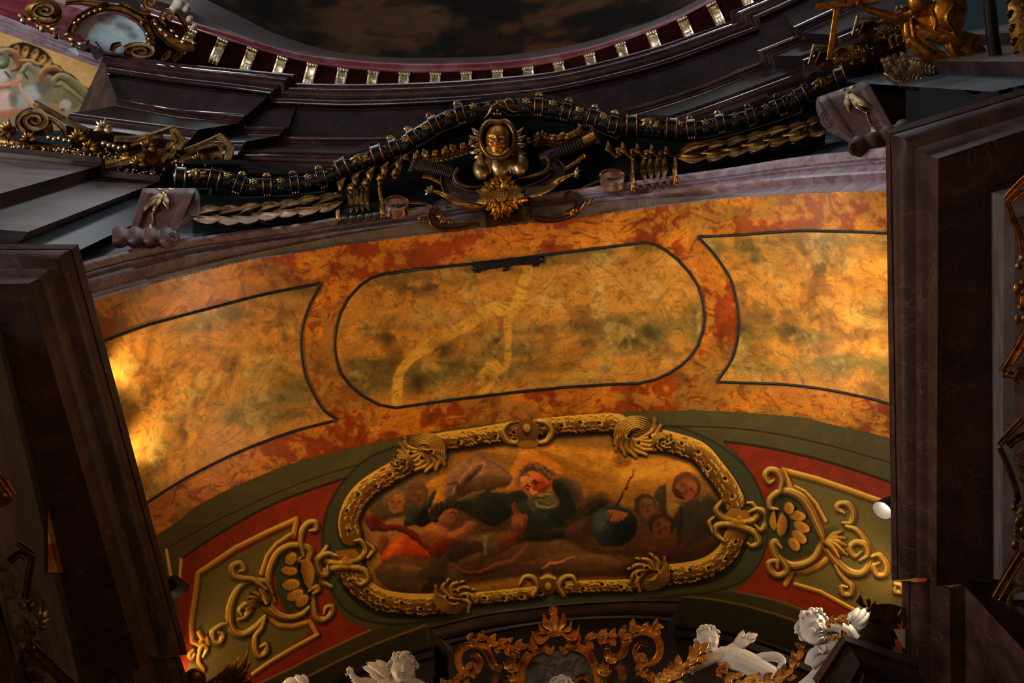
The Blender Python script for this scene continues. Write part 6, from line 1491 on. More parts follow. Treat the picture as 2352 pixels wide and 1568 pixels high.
# mouldings over it
A = zr(lin([(-40, 22), (100, 74), (262, 150)], 12), 14.1); B3 = zr(lin([(-40, 58), (100, 108), (258, 164)], 12), 13.95)
V, Fc = loft(moulded(A, B3, [(0, -.02), (0, .03), (.12, .06), (.25, .05), (.3, .01), (.4, .01), (.42, .03), (.55, .03), (.57, .0), (.7, .0), (.72, .02), (.85, .02), (.87, -.01), (1, -.01)])); structure('trim_7', V, Fc, 'arch_marble', label='mauve moulding slanting over the painted corner scene')
A = zr(lin([(-40, -60), (100, -30), (340, 30)], 12), 14.6); B3 = zr(lin([(-40, 26), (100, 78), (262, 152)], 12), 14.15)
V, Fc = loft(moulded(A, B3, [(0, 0), (.2, .0), (.22, .05), (.32, .07), (.42, .04), (.45, 0), (.6, 0), (.62, .04), (.7, .04), (.75, 0), (1, 0)])); structure('trim_8', V, Fc, 'red_marble', label='red marble moulding behind the round window frame')

# ------------------------------------------------------------------ oval painted opening with gilt scrolls
ZO = 14.0
oc = thing('oval_cartouche', at(250, 110, ZO), 'gilt scrolled oval frame around a patch of painted cloudy sky', 'cartouche')
OV = [(172, 70), (182, 58), (200, 44), (235, 31), (265, 30), (306, 48), (327, 67), (336, 90), (330, 112), (290, 122), (240, 118), (200, 96)]
def ovz(u, v): return np.full(np.shape(u), ZO + .05)
g_ = Canvas(160, 20, 350, 130, 2.0, (150, 166, 174), 1.0); on = g_.noise(40, 24, 41, 4)
m_ = ss(on, .48, .62)[..., None]; g_.C = g_.C * (1 - m_ * .5) + tc((196, 182, 176), 1.0) * m_ * .5
for c, r_ in (((240, 48), (18, 8)), ((285, 62), (22, 9)), ((305, 82), (12, 8)), ((255, 40), (12, 5))): g_.oval(c, r_, (82, 74, 70), 20, 7, .7)
g_.C = g_.C * WARM * 1.15
kp = g_.inside(np.array(cr(OV, 5, True)), (slice(None), slice(None)))
os_ = g_.meshes(kp, {0: ('painted_sky', 'faded_fresco', None)}, proj=lambda X, Y: pz(X, Y, np.full(X.shape, ZO + .04)))[0]; attach(os_, oc); os_['label'] = 'pale blue cloudy painted sky'; del g_
MB(ZO).band(cr([(160, 80), (166, 62), (186, 40), (226, 20), (268, 18), (312, 36), (338, 64), (348, 100), (344, 122)], 6), 10, [(-1, -6), (-1, 8), (-.7, 12), (-.4, 6), (.4, 6), (.7, 11), (1, 6), (1, -6)], 4).build('rim', 'gold_dark', oc, sharp=40)
for i, (x, y) in enumerate(((172, 52), (182, 45), (193, 37), (206, 30), (219, 25), (232, 21), (338, 78), (342, 90), (344, 102), (326, 52))): MB(ZO).ball((x, y, 14), (6, 4.6, 5), 10, 6, -35 if x < 300 else 60).build('bead', 'gold_pale' if i else 'silver_gold', oc)
for P, w_, nm in ((spiral(102, 24, 34, 4, 60, 1.9, 50, 1.0, .62), [4.5, 4, 3], 'volute'), (spiral(386, 38, 20, 3, 100, 1.6, 40, 1, 1.05), [4.5, 3.5, 2.5], 'volute'), (spiral(322, 118, 40, 4, 200, 2.0, 50, 1, .5), [5, 4, 3], 'volute'), (spiral(344, 4, 18, 4, 60, 1.4, 36), [5, 4, 3], 'volute')): MB(ZO).band(P, w_, chan(10), 12).build(nm, 'silver_gold', oc, sharp=40)
for P, w_ in (([(350, 44), (366, 70), (392, 92), (424, 106), (446, 108)], [6, 10, 13, 13, 10]), ([(404, 30), (420, 48), (430, 72)], [4, 6, 5]), ([(140, 36), (128, 54), (104, 58), (84, 52)], [5, 7, 6, 4]), ([(276, 6), (300, 18), (322, 30), (346, 30)], [4, 7, 7, 5]), ([(150, 8), (190, 6), (224, 10), (250, 8)], [4, 6, 6, 4]), ([(372, 138), (384, 128), (390, 116)], [5, 7, 5]), ([(398, 140), (410, 128), (416, 118)], [5, 7, 5]), ([(256, 118), (262, 106), (278, 100)], [5, 8, 5])): MB(ZO).band(cr(P, 6), w_, chan(11, .3, .4), 8).build('scroll', 'gold_dark', oc, sharp=40)
for i in range(16):
    c = np.array([40 + i * 10.5, 32 + i * 5.0]); a = math.radians(20 + 50 * math.sin(i * 1.7)); MB(ZO - .08).leaf(c, c + 22 * np.array([math.cos(a), math.sin(a)]), 6.5, .25, .12, 3, .4, 14 + 4 * (i % 3)).build('leaf', ('gold_dark', 'gold_pale')[i % 2], oc)
for i in range(8): c = np.array([352 + i * 12.5, 52 + (i % 3) * 8 + i * 5]); MB(ZO).leaf(c, c + np.array([14, 6]), 4.5, .3, .1, 2, .4, 18).build('leaf', 'gold_pale', oc)
MB(ZO).slab(cr([(60, 14), (110, -6), (140, 18), (136, 40), (90, 46), (66, 36)], 5, True), -6, 8).build('volute_back', 'gold_dark', oc)
MB(ZO).slab(cr([(284, 120), (300, 104), (340, 102), (360, 118), (352, 138), (300, 138)], 5, True), -6, 10).build('volute_back', 'gold_dark', oc)
# grey cherub cloud behind
b = MB(14.5)
for c, r_ in (((412, 8), 16), ((428, 18), 12), ((400, 20), 12), ((436, 44), 9), ((446, 62), 8)): b.ball((c[0], c[1], 0), r_, 12, 8)
o = b.fused('stucco_cloud', 'white_stucco', None, 2.2); tag(o, 'small grey stucco cloud beside the scrolled oval frame', 'ornament')
# dark box floodlight on the cornice end
fl_ = thing('floodlight', at(225, 130, 13.9), 'black box floodlight clamped near the oval sky opening', 'lamp')
MB(13.85).slab([(205, 114), (222, 106), (238, 126), (220, 139)], 0, 26, 2).build('box', 'black_metal', fl_, sharp=30)
MB(13.85).slab([(217, 96), (221, 94), (242, 121), (238, 124)], 4, 34, 1).build('visor', 'black_metal', fl_, sharp=30)
MB(13.85).tube([(176, 106, 4), (190, 112, 8), (206, 116, 10)], 5, 8).build('arm', 'black_metal', fl_)
MB(13.85).slab([(154, 113), (174, 109), (184, 122), (178, 128)], 0, 8, 1).build('gel_sheet', 'painted_white_metal', fl_, sharp=30)
MB(13.85).slab([(180, 104), (194, 98), (206, 110), (190, 118)], 0, 14, 1).build('clamp', 'black_metal', fl_, sharp=30)

# ------------------------------------------------------------------ golden winged statue with a cross, upper right
ZS = 11.0
cs = thing('cross', at(1905, 137, ZS), 'golden latin cross held out by the winged statue', 'cross')
MB(ZS).slab([(1916, 16), (1930, 15), (1912, 137), (1898, 137)], -9, 5, 1.5).build('post', 'gold', cs, sharp=25)
MB(ZS).slab([(1874, 8), (1980, -6), (2070, -18), (2070, -4), (1980, 10), (1871, 27)], -8, 6, 1.5).build('crossbar', 'gold', cs, sharp=25)
su = thing('statue', at(2200, 240, 10.8), 'gilded winged statue in flowing drapery leaning out with a cross', 'statue')
b = MB(ZS)
def tb(P, r_, f=1.0): b.tube(cr([p if len(p) == 3 else (*p, 0) for p in P], 6), r_, 14, f)
b.ball((2178, 30, 10), (44, 62, 40), 20, 14, 12); b.ball((2112, 6, 18), (30, 34, 28), 18, 12, -10); b.ball((2150, 60, 0), (60, 40, 30), 18, 12, 20)
tb([(2092, 36, 14), (2060, 40, 20), (2020, 30, 22), (1990, 20, 24), (1976, 10, 26)], [13, 13, 10, 8, 8]); b.ball((1972, 4, 26), (9, 13, 10), 12, 8)
for k_ in range(4): tb([(1968 + k_ * 3, 6, 30), (1966 + k_ * 4, -6, 34), (1972 + k_ * 4, -14, 30)], [3.2, 3.2, 2.6])
tb([(2084, 40, 12), (2086, 80, 16), (2092, 120, 12)], [10, 12, 6]); tb([(2090, 90, 10), (2130, 122, 14), (2172, 146, 12), (2196, 178, 8), (2228, 204, 2), (2246, 214, -4)], [20, 22, 20, 15, 10, 5]); tb([(2104, 60, 10), (2150, 78, 20), (2200, 90, 24), (2250, 96, 14)], [14, 22, 24, 16]); tb([(2176, 80, 26), (2182, 110, 30), (2210, 130, 26), (2256, 140, 14)], [8, 12, 14, 10]); tb([(2210, 90, 14), (2240, 130, 10), (2256, 180, -2), (2240, 210, -8)], [26, 30, 24, 10])
for P, r_ in (([(2096, 70, 24), (2140, 104, 30), (2186, 136, 28)], 4), ([(2110, 60, 30), (2160, 76, 40), (2220, 84, 38)], 5), ([(2180, 92, 42), (2196, 122, 44), (2236, 128, 34)], 4), ([(2092, 40, 26), (2100, 84, 26), (2110, 112, 24)], 4), ([(2190, 10, 46), (2176, 44, 50), (2196, 80, 46)], 5), ([(2136, 20, 40), (2150, 50, 40), (2140, 80, 36)], 5)): tb(P, [r_ * .5, r_, r_ * .5])
b.fused('figure', 'gold', su, 1.6, 2)
wg = thing('statue_wing', at(2090, 200, ZS), 'silvery gold feathered wing below the golden statue', 'wing')
for i, (p0, p1, w_) in enumerate((((2034, 158), (2112, 208), 15), ((2046, 146), (2136, 192), 16), ((2060, 140), (2160, 168), 16), ((2030, 168), (2086, 198), 9), ((2072, 136), (2166, 160), 12))):
    p0, p1 = np.array(p0, float), np.array(p1, float); d = (p1 - p0) / np.linalg.norm(p1 - p0); n = np.array([-d[1], d[0]])
    o = MB(ZS).leaf(p0, p1, w_, .10, .04, 0, .25, 16 + i * 2, 10 + i * 2, 12, 3, .3).build('flight_feather', 'silver_gold', wg)
    b = MB(ZS); L_ = np.linalg.norm(p1 - p0)
    for k_ in range(9):
        t_ = .12 + k_ * .09; c = p0 + (p1 - p0) * t_
        for sg in (-1, 1): b.tube([(*(c), 17.5 + i * 2 + 7 * math.sin(t_ * 3)), (*(c + n * sg * w_ * .78 + d * 7), 14.5 + i * 2 + 6 * math.sin(t_ * 3))], [1.3, .8], 5)
    b.tube([(*(p0), 18 + i * 2), (*((p0 + p1) / 2), 25 + i * 2), (*p1, 12 + i * 2)], [2.4, 2.0, 1], 6)
    b.build('barbs', 'silver_gold', o)
for i in range(16):
    c = np.array([2022 + (i % 4) * 15 + (i // 4) * 6, 132 + (i // 4) * 10 - (i % 4) * 5.0]); MB(ZS).leaf(c, c + np.array([26 - (i % 3) * 5, 16 + (i % 2) * 5]), 7, .07, .1, 0, .3, 26 + (i % 3) * 3, 24, 8, 2.0, .12).build('covert_feather', 'silver_gold', wg)
# curled dark acanthus and tassel beside the arm
ac = thing('acanthus_spray', at(2070, 110, 11.1), 'dark silvered acanthus spray behind the statue arm', 'ornament')
for P in ([(2052, 110), (2046, 92), (2052, 80)], [(2066, 104), (2062, 88), (2076, 80)], [(2080, 96), (2078, 70), (2090, 50)], [(2068, 38), (2060, 24), (2072, 12)], [(2078, 40), (2080, 20), (2092, 6)]): MB(ZS).band(cr(P, 6), [7, 6, 2], rnd(7), 10).build('leaf', 'gold_dark', ac)
for x, y in ((2062, 18), (2070, 26), (2064, 30), (2074, 16), (2072, 38), (2066, 44)): MB(ZS).ball((x, y, 22), (6, 6, 5), 9, 6).build('curl', 'gold_pale', ac)
# dark curved rib at the right edge, with gilt openwork
o = MB(10.2).tube(np.c_[cr([(2268, -40), (2276, 40), (2284, 110), (2300, 180), (2330, 250), (2366, 330)], 6), np.zeros(31)], [15, 16, 16, 17, 18, 18], 12, 1.3).build('curved_rib', 'black_wood'); tag(o, 'dark curved wooden rib crossing the upper right corner', 'rib')
gl = thing('gilt_openwork', at(2345, 200, 10.0), 'gilt openwork carving beyond the dark rib at the right edge', 'ornament')
for i in range(14):
    c = np.array([2322 + (i % 2) * 18 + i * 2.2, -10 + i * 16.0]); a = math.radians(60 + 50 * (-1) ** i); MB(10.0).leaf(c, c + 24 * np.array([math.cos(a), math.sin(a)]), 9, .25, .15, 3, .4, 8 + 4 * (i % 3)).build('leaf', 'gold_dark', gl)
MB(10.0).slab([(2312, -30), (2380, -30), (2400, 260), (2352, 220), (2330, 160), (2318, 60)], -12, 4).build('ground', 'gold_dark', gl)
# ------------------------------------------------------------------ gilt picture frames on the side piers
GP = [(-1, -6), (-1, 4), (-.75, 8), (-.45, 4), (-.2, 3), (.1, 8), (.45, 9), (.7, 4), (1, 4), (1, -6)]
def gframe(name, label, z, bars, knobs, scrolls, leaves, mat='gold', loc=None):
    t = thing(name, at(*loc, z), label, 'picture frame', 'gilt carved frames on the side piers')
    for P, w_ in bars: MB(z).band(cr(P, 6), w_, GP, 0).build('moulding', mat, t, sharp=35)
    for c, r_ in knobs: MB(z).ball((*c, 8), r_, 12, 8).build('knob', mat, t)
    for P, w_ in scrolls: MB(z).band(P, w_, chan(9), 6).build('scroll', 'gold_pale', t, sharp=40)
    for p0, p1, w_ in leaves: MB(z).leaf(p0, p1, w_, .25, .12, 2, .4, 12, 10).build('leaf', 'gold_pale', t)
    return t
ZF = 7.0
gframe('carved_frame', 'upper gilt carved frame cut by the right edge of the view', ZF, [([(2310, 458), (2328, 438), (2350, 416), (2380, 390)], 9), ([(2312, 464), (2326, 500), (2342, 540), (2350, 580)], 8), ([(2362, 756), (2338, 800), (2304, 856)], 12), ([(2304, 858), (2336, 862), (2380, 860)], 9), ([(2326, 460), (2352, 440), (2390, 430)], 7)],
       [((2346, 592), (7, 9, 7)), ((2340, 612), (9, 9, 8)), ((2338, 664), (12, 15, 10)), ((2350, 650), (9, 9, 8)), ((2346, 706), (9, 8, 8)), ((2338, 734), (9, 13, 9)), ((2356, 690), (14, 30, 8))], [(spiral(2352, 862, 24, 5, 120, 1.2, 30), [5, 3])], [((2340, 600), (2356, 580), 7), ((2342, 680), (2356, 656), 8), ((2344, 740), (2360, 716), 8)], 'gold', (2340, 860))
gframe('carved_frame', 'lower gilt carved frame cut by the right edge of the view', ZF, [([(2294, 1022), (2312, 1002), (2330, 982), (2350, 962)], 8), ([(2296, 1028), (2316, 1072), (2332, 1116), (2340, 1150)], 7), ([(2350, 1268), (2320, 1316), (2286, 1374)], 13), ([(2288, 1376), (2320, 1384), (2370, 1384)], 8), ([(2316, 1024), (2338, 1006), (2370, 996)], 9)],
       [((2334, 1150), (8, 9, 8)), ((2330, 1166), (7, 8, 7)), ((2340, 1200), (10, 14, 9)), ((2334, 1222), (8, 9, 8)), ((2332, 1252), (9, 12, 9)), ((2352, 1200), (14, 40, 8))], [(spiral(2352, 1384, 44, 8, 170, .9, 34, .8, 1.0), [6, 4]), (spiral(2352, 1340, 18, 4, 200, 1.2, 26), [5, 3]), (spiral(2346, 1064, 20, 4, 220, 1.0, 24), [7, 4]), (spiral(2350, 1094, 18, 4, 220, 1.0, 24), [7, 4])], [((2340, 1230), (2356, 1200), 9), ((2338, 1180), (2354, 1160), 8), ((2330, 1218), (2344, 1240), 7)], 'gold_dark', (2330, 1384))
gframe('carved_frame', 'gilt carved frame with a curled scroll at the lower left edge', ZF, [([(38, 1246), (56, 1257), (78, 1272)], 7), ([(74, 1276), (68, 1310), (62, 1350), (58, 1376)], 9), ([(64, 1480), (96, 1510), (134, 1546), (180, 1590)], 16), ([(20, 1290), (44, 1272), (60, 1280)], 9), ([(30, 1520), (60, 1530), (80, 1570)], 8)],
       [((12, 1420), (12, 13, 10)), ((26, 1460), (8, 10, 8)), ((8, 1500), (14, 16, 10)), ((40, 1500), (8, 14, 8)), ((20, 1545), (14, 18, 10)), ((68, 1394), (10, 12, 9)), ((76, 1490), (7, 9, 8))],
       [(spiral(52, 1450, 27, 5, -40, 1.35, 40, .9, 1.0), [7, 6, 4]), (np.array(cr([(32, 1400), (52, 1414), (72, 1436), (80, 1462)], 6)), [5, 8, 8, 5]), (spiral(80, 1560, 34, 6, 180, .9, 30), [7, 5]), (spiral(16, 1330, 34, 8, 200, .8, 26), [8, 6]), (spiral(20, 1360, 30, 8, 200, .8, 26), [8, 5]), (np.array(cr([(96, 1410), (104, 1396), (102, 1378)], 6)), [3, 5, 5])],
       [((84, 1428), (108, 1396), 9), ((84, 1432), (114, 1420), 8), ((84, 1438), (112, 1440), 6), ((80, 1424), (94, 1394), 7), ((60, 1404), (40, 1384), 8), ((66, 1402), (74, 1376), 8), ((24, 1450), (8, 1430), 8), ((20, 1540), (46, 1520), 9)], 'gold_dark', (70, 1568))
gframe('carved_frame', 'short gilt frame corner poking in at the left edge', ZF, [([(-20, 1080), (4, 1102), (28, 1138)], 10), ([(24, 1142), (6, 1156), (-20, 1160)], 8)], [((8, 1140), (12, 12, 8))], [], [], 'gold', (10, 1160))
# dark gable moulding, lower right
GR = [[(1838, 1600), (1935, 1455), (2110, 1513)], [(1858, 1600), (1942, 1471), (2110, 1530)], [(1872, 1605), (1947, 1480), (2110, 1540)], [(1918, 1600), (1969, 1513), (2130, 1574)], [(1934, 1604), (1975, 1524), (2130, 1586)], [(1948, 1606), (1981, 1536), (2130, 1598)], [(1964, 1610), (1985, 1552), (2130, 1612)]]
GZ = [6.42, 6.34, 6.36, 6.30, 6.22, 6.24, 6.18]
R_ = [zr(np.vstack([lin(r[:2], 5), lin(r[1:], 5)[1:]]), z) for r, z in zip(GR, GZ)]
tp = R_[0].copy(); tp[:, 2] += .06; tp[:, 1] += .12
R_.append(np.repeat(R_[-1][4:5] * .0 + pz(2010, 1600, 6.2)[None], len(R_[-1]), 0))
V, Fc = loft([tp] + R_); structure('trim_9', V, Fc, 'brown_wood', label='dark wooden gable moulding in front of the white cherub', sharp=20)
# lamp bracket remains on the vault
t = thing('track_bracket', pv(1165, 612), 'dark metal track bracket fixed under the oval panel edge', 'bracket')
zv = vz(.02)
MB(zv).slab([(1082, 612), (1092, 606), (1240, 588), (1252, 590), (1252, 602), (1236, 606), (1180, 610), (1092, 624)], 0, 10, 1.5).build('rail', 'black_metal', t, sharp=30)
for P in ([(1092, 618), (1106, 616), (1104, 626), (1088, 628)], [(1156, 612), (1172, 608), (1170, 622), (1154, 624)], [(1224, 604), (1240, 602), (1238, 612), (1222, 612)]): MB(zv).slab(P, 0, 8, 1).build('clip', 'black_metal', t, sharp=30)
MB(zv).ball((1246, 596, 8), (7, 6, 6), 10, 6).build('screw', 'black_metal', t); MB(zv).ball((1088, 616, 8), (7, 7, 6), 10, 6).build('screw', 'black_metal', t)
# ------------------------------------------------------------------ altar top: cornice, cartouche, garlands, cherubs
ZR = 8.9
def rail(P, z): return zr(lin(cr(P, 6), 40), z)
rt = thing('altarpiece_cornice', at(1270, 1440, ZR), 'dark wooden curved cornice crowning the altarpiece', 'cornice')
A = rail([(984, 1440), (1060, 1420), (1130, 1405), (1300, 1386), (1450, 1377), (1562, 1377)], 9.02); B1 = rail([(1006, 1462), (1070, 1447), (1140, 1432), (1300, 1412), (1450, 1404), (1550, 1406)], 8.94); B2_ = rail([(1036, 1482), (1090, 1467), (1150, 1452), (1300, 1430), (1450, 1424), (1536, 1430)], 8.84)
top = A.copy(); top[:, 1] += .5; top[:, 2] += .03
V, Fc = loft([top] + moulded(A, B1, [(0, -.01), (0, .02), (.2, .03), (.3, .01), (.9, .01), (1, .0)]) + moulded(B1, B2_, [(0, 0), (.02, .03), (.25, .05), (.4, .03), (.45, 0), (.6, .0), (.62, .02), (.9, .02), (1, -.02)])); link_mesh('cornice', V, Fc, 'brown_wood', rt, sharp=30)
C1 = rail([(1040, 1500), (1100, 1478), (1150, 1468), (1300, 1446), (1450, 1440), (1534, 1444)], 8.8); C2 = C1.copy(); C2[:, 2] -= 2.5
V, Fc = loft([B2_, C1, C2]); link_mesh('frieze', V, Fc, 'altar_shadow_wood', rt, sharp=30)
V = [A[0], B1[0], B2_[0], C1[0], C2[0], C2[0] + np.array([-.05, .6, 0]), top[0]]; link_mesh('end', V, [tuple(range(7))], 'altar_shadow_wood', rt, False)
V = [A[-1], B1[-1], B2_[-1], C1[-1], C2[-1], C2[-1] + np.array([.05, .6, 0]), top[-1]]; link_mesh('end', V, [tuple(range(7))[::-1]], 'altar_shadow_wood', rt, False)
for nm, P, Pb in (('left wing', [(600, 1640), (700, 1596), (800, 1550), (900, 1512), (990, 1482)], [(640, 1650), (720, 1618), (810, 1580), (910, 1540), (1000, 1512)]), ('right wing', [(1540, 1432), (1650, 1442), (1740, 1466), (1860, 1510), (2000, 1570)], [(1540, 1468), (1650, 1476), (1730, 1500), (1850, 1546), (1980, 1604)])):
    A = rail(P, 8.98); Bw = rail(Pb, 8.85); lo_ = Bw.copy(); lo_[:, 2] -= 2.5; tp = A.copy(); tp[:, 1] += .8; tp[:, 2] += .02
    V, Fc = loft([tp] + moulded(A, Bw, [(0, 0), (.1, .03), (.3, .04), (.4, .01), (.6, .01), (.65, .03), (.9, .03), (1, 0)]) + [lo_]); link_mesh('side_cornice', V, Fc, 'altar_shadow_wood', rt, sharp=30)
# monogram cartouche
def zy(y0): return lambda u, v: py(u, v, np.full(np.shape(u), float(y0)))[..., 2] - EYE
ZM = zy(4.74)
mc = thing('monogram_cartouche', at(1285, 1568, 7.7), 'gilt scrolled cartouche with an intertwined monogram on grey-green ground', 'cartouche')
MB(ZM).slab([(1285 + 86 * math.cos(a), 1560 + 66 * math.sin(a)) for a in np.linspace(0, 2 * np.pi, 40, endpoint=False)], -8, 2, 2).build('plaque', 'plaque_green', mc)
LT_ = [[(1218, 1532), (1221, 1525), (1232, 1521), (1246, 1526), (1262, 1542), (1278, 1562)], [(1240, 1566), (1250, 1548), (1254, 1528), (1266, 1512), (1280, 1510), (1283, 1516)], [(1278, 1562), (1284, 1540), (1296, 1522), (1306, 1516)], [(1282, 1556), (1296, 1534), (1308, 1520), (1314, 1517)], [(1262, 1530), (1276, 1526), (1270, 1548)], [(1306, 1518), (1314, 1532), (1316, 1550), (1326, 1556), (1330, 1550)], [(1318, 1552), (1318, 1530), (1330, 1510), (1346, 1507), (1348, 1516), (1336, 1522)], [(1284, 1540), (1314, 1536)], [(1226, 1568), (1244, 1562), (1256, 1552)], [(1330, 1546), (1350, 1544), (1346, 1552)]]
for P in LT_: MB(ZM).band(cr(P, 6), [1.6, 3.2, 3.2, 1.4], rnd(3), 2).build('letter_stroke', 'letter_brown', mc)
for P, w_ in (([(1272, 1484), (1262, 1498), (1254, 1488), (1240, 1488), (1218, 1500), (1204, 1520), (1198, 1548), (1194, 1590)], [4, 6, 8, 9, 10, 10, 9, 9]), ([(1286, 1484), (1296, 1498), (1304, 1486), (1320, 1484), (1344, 1494), (1360, 1514), (1370, 1546), (1376, 1590)], [4, 6, 8, 9, 10, 10, 9, 9])): MB(ZM).band(cr(P, 6), w_, chan(9, .2, .6), 4).build('arch_scroll', 'gold', mc, sharp=40)
def sc(P, w_, mat='gold', h=10, w0=4, nm='scroll'): MB(ZM).band(P, w_, chan(h, .22, .5), w0).build(nm, mat, mc, sharp=40)
sc(cr([(1152, 1536), (1134, 1528), (1124, 1504), (1110, 1486), (1088, 1480), (1064, 1488), (1052, 1510), (1058, 1534), (1078, 1546), (1098, 1538), (1104, 1518), (1094, 1504), (1080, 1506)], 6), [8, 9, 9, 8, 6, 4]); sc(cr([(1416, 1510), (1432, 1498), (1438, 1472), (1456, 1454), (1484, 1450), (1508, 1464), (1516, 1490), (1506, 1514), (1484, 1524), (1464, 1514), (1458, 1494), (1470, 1478), (1488, 1482)], 6), [8, 9, 9, 8, 6, 4])
sc(spiral(1240, 1466, 22, 5, 60, 1.1, 30), [8, 5]); sc(spiral(1312, 1462, 22, 5, 120, -1.1, 30), [8, 5]); sc(spiral(1400, 1556, 36, 10, -60, .9, 30), [10, 6], 'gold_dark'); sc(spiral(1160, 1570, 30, 8, 230, -.9, 30), [9, 6], 'gold_dark'); sc(spiral(1340, 1572, 22, 5, 200, 1.1, 26), [7, 4], 'gold_dark')
# palmette finial
for p0, p1, w_, bd in (((1275, 1452), (1271, 1394), 12, 0), ((1270, 1450), (1248, 1408), 10, -.1), ((1282, 1450), (1294, 1406), 10, .1), ((1268, 1454), (1220, 1446), 10, -.45), ((1284, 1452), (1332, 1432), 10, .45), ((1268, 1452), (1238, 1430), 7, -.3), ((1284, 1450), (1312, 1422), 7, .3)): MB(ZM).leaf(p0, p1, w_, .2, bd, 2, .4, 12, 22).build('finial_leaf', 'gold', mc)
MB(ZM).ball((1271, 1402, 22), (11, 12, 9), 12, 8).build('finial_tip', 'gold', mc); MB(ZM).ball((1276, 1456, 14), (13, 8, 9), 12, 8).build('finial_base', 'gold', mc)
for c, r_ in (((1178, 1500), 22), ((1172, 1530), 26), ((1180, 1560), 24), ((1386, 1476), 22), ((1396, 1508), 24), ((1380, 1536), 26)):
    for k_ in range(4): a = math.radians(-120 + k_ * 30 + (10 if c[0] > 1285 else -10)); MB(ZM).leaf((c[0], c[1] + r_ * .5), (c[0] + r_ * math.cos(a), c[1] + r_ * .5 + r_ * 1.2 * math.sin(a)), r_ * .34, .3, .1, 2, .4, 16, 22).build('acanthus_leaf', 'gold', mc)
# loose leaf sprays and garlands (each a thing)
def spray(path, n, label, z, s=24, mat='gold', seed=1, name='gilt_garland', wd=.27):
    P = lin(cr(path, 8), n); T = np.gradient(P, axis=0); r = random.Random(seed)
    t = thing(name, at(*P[n // 2], 8.0), label, 'garland', 'gilt garlands on the altarpiece')
    MB(z).tube(np.c_[cr(path, 8), np.full(len(cr(path, 8)), 4.0)], 4, 7).build('stem', 'gold_dark', t)
    for i in range(n):
        d = T[i] / np.linalg.norm(T[i]); base = math.atan2(d[1], d[0])
        for sg in (-1, 0, 1):
            a = base + sg * r.uniform(.5, 1.1) + r.uniform(-.2, .2); L_ = s * r.uniform(.85, 1.35)
            MB(z).leaf(P[i], P[i] + L_ * np.array([math.cos(a), math.sin(a)]), L_ * wd, .16, r.uniform(-.15, .15), 0, .5, 6 + 6 * (sg == 0), 14 + r.uniform(0, 10), 8, None, -.5).build('leaf', mat, t)
    return t
spray([(1075, 1470), (1110, 1468), (1150, 1478), (1205, 1486)], 7, 'gilt leaf spray over the left scroll of the monogram cartouche', zy(4.66), 24, seed=2)
spray([(1345, 1468), (1380, 1462), (1420, 1458), (1470, 1442), (1500, 1438)], 7, 'gilt leaf spray over the right scroll of the monogram cartouche', zy(4.66), 24, seed=3)
spray([(1084, 1520), (1076, 1540), (1062, 1556), (1030, 1572)], 6, 'gilt blossom drop hanging from the left scroll', zy(4.64), 20, seed=4)
spray([(1478, 1500), (1470, 1530), (1488, 1552), (1500, 1580)], 6, 'gilt blossom drop hanging from the right scroll', zy(4.64), 20, seed=5)
spray([(1510, 1572), (1540, 1556), (1568, 1534), (1590, 1512), (1604, 1500)], 8, 'gilt leaf garland running up to the reclining cherub', zy(4.42), 28, seed=6)
spray([(1650, 1530), (1672, 1556), (1700, 1566), (1740, 1570), (1780, 1560), (1816, 1536), (1840, 1492)], 11, 'gilt leaf garland between the two white cherubs', zy(4.36), 26, seed=7)
spray([(1896, 1436), (1914, 1424), (1938, 1426)], 4, 'few gilt leaves in the hair of the white cherub', zy(4.14), 15, seed=8)
spray([(1906, 1466), (1918, 1464), (1932, 1456)], 3, 'gilt leaves under the arm of the white cherub', zy(4.2), 13, seed=9)

# ------------------------------------------------------------------ white stucco cherubs
def curls(b, c, r, yaw, pitch, roll, n, rr, top=.15):
    for i in range(n):
        while True:
            p = np.array([rr.gauss(0, 1), rr.gauss(0, 1), rr.gauss(0, 1)]); p /= np.linalg.norm(p)
            if p[1] > top - .5 * (p[2] < .2) and not (p[2] > .45 and p[1] < .52): break
        p = p * np.array([.84, 1.02, .92]); k_ = loc_head(c, r, yaw, pitch, roll, p * 1.02); s = r * rr.uniform(.16, .26)
        P = spiral(k_[0], k_[1], s, s * .3, rr.uniform(0, 360), rr.choice((-1, 1)) * 1.1, 12); b.tube(np.c_[P, np.full(12, k_[2])], [s * .5, s * .42, s * .3], 7)
def feathers(z, rows, mat, par):
    for p0, p1, w_, ww in rows: MB(z).leaf(p0, p1, w_, .12, .08, 0, .3, ww, ww - 4, 9, 4, .3).build('feather', mat, par)
def cherub(label, z, hd, body, wings, seed, vox=.9):
    (hc, r, yaw, pitch, roll) = hd; rr = random.Random(seed)
    t = thing('cherub', at(hc[0], hc[1] + 40, 7.8), label, 'statue', 'white stucco cherubs')
    b = MB(z); put_head(b, hc, r, yaw, pitch, roll)
    for P, R2 in body: b.tube(cr([p if len(p) == 3 else (*p, 0) for p in P], 6), R2, 14)
    b.fused('figure', 'white_stucco', t, vox, 1)
    b = MB(z); curls(b, hc, r, yaw, pitch, roll, 46, rr); b.build('hair', 'white_stucco', t)
    feathers(z, wings, 'white_stucco', t)
    return t
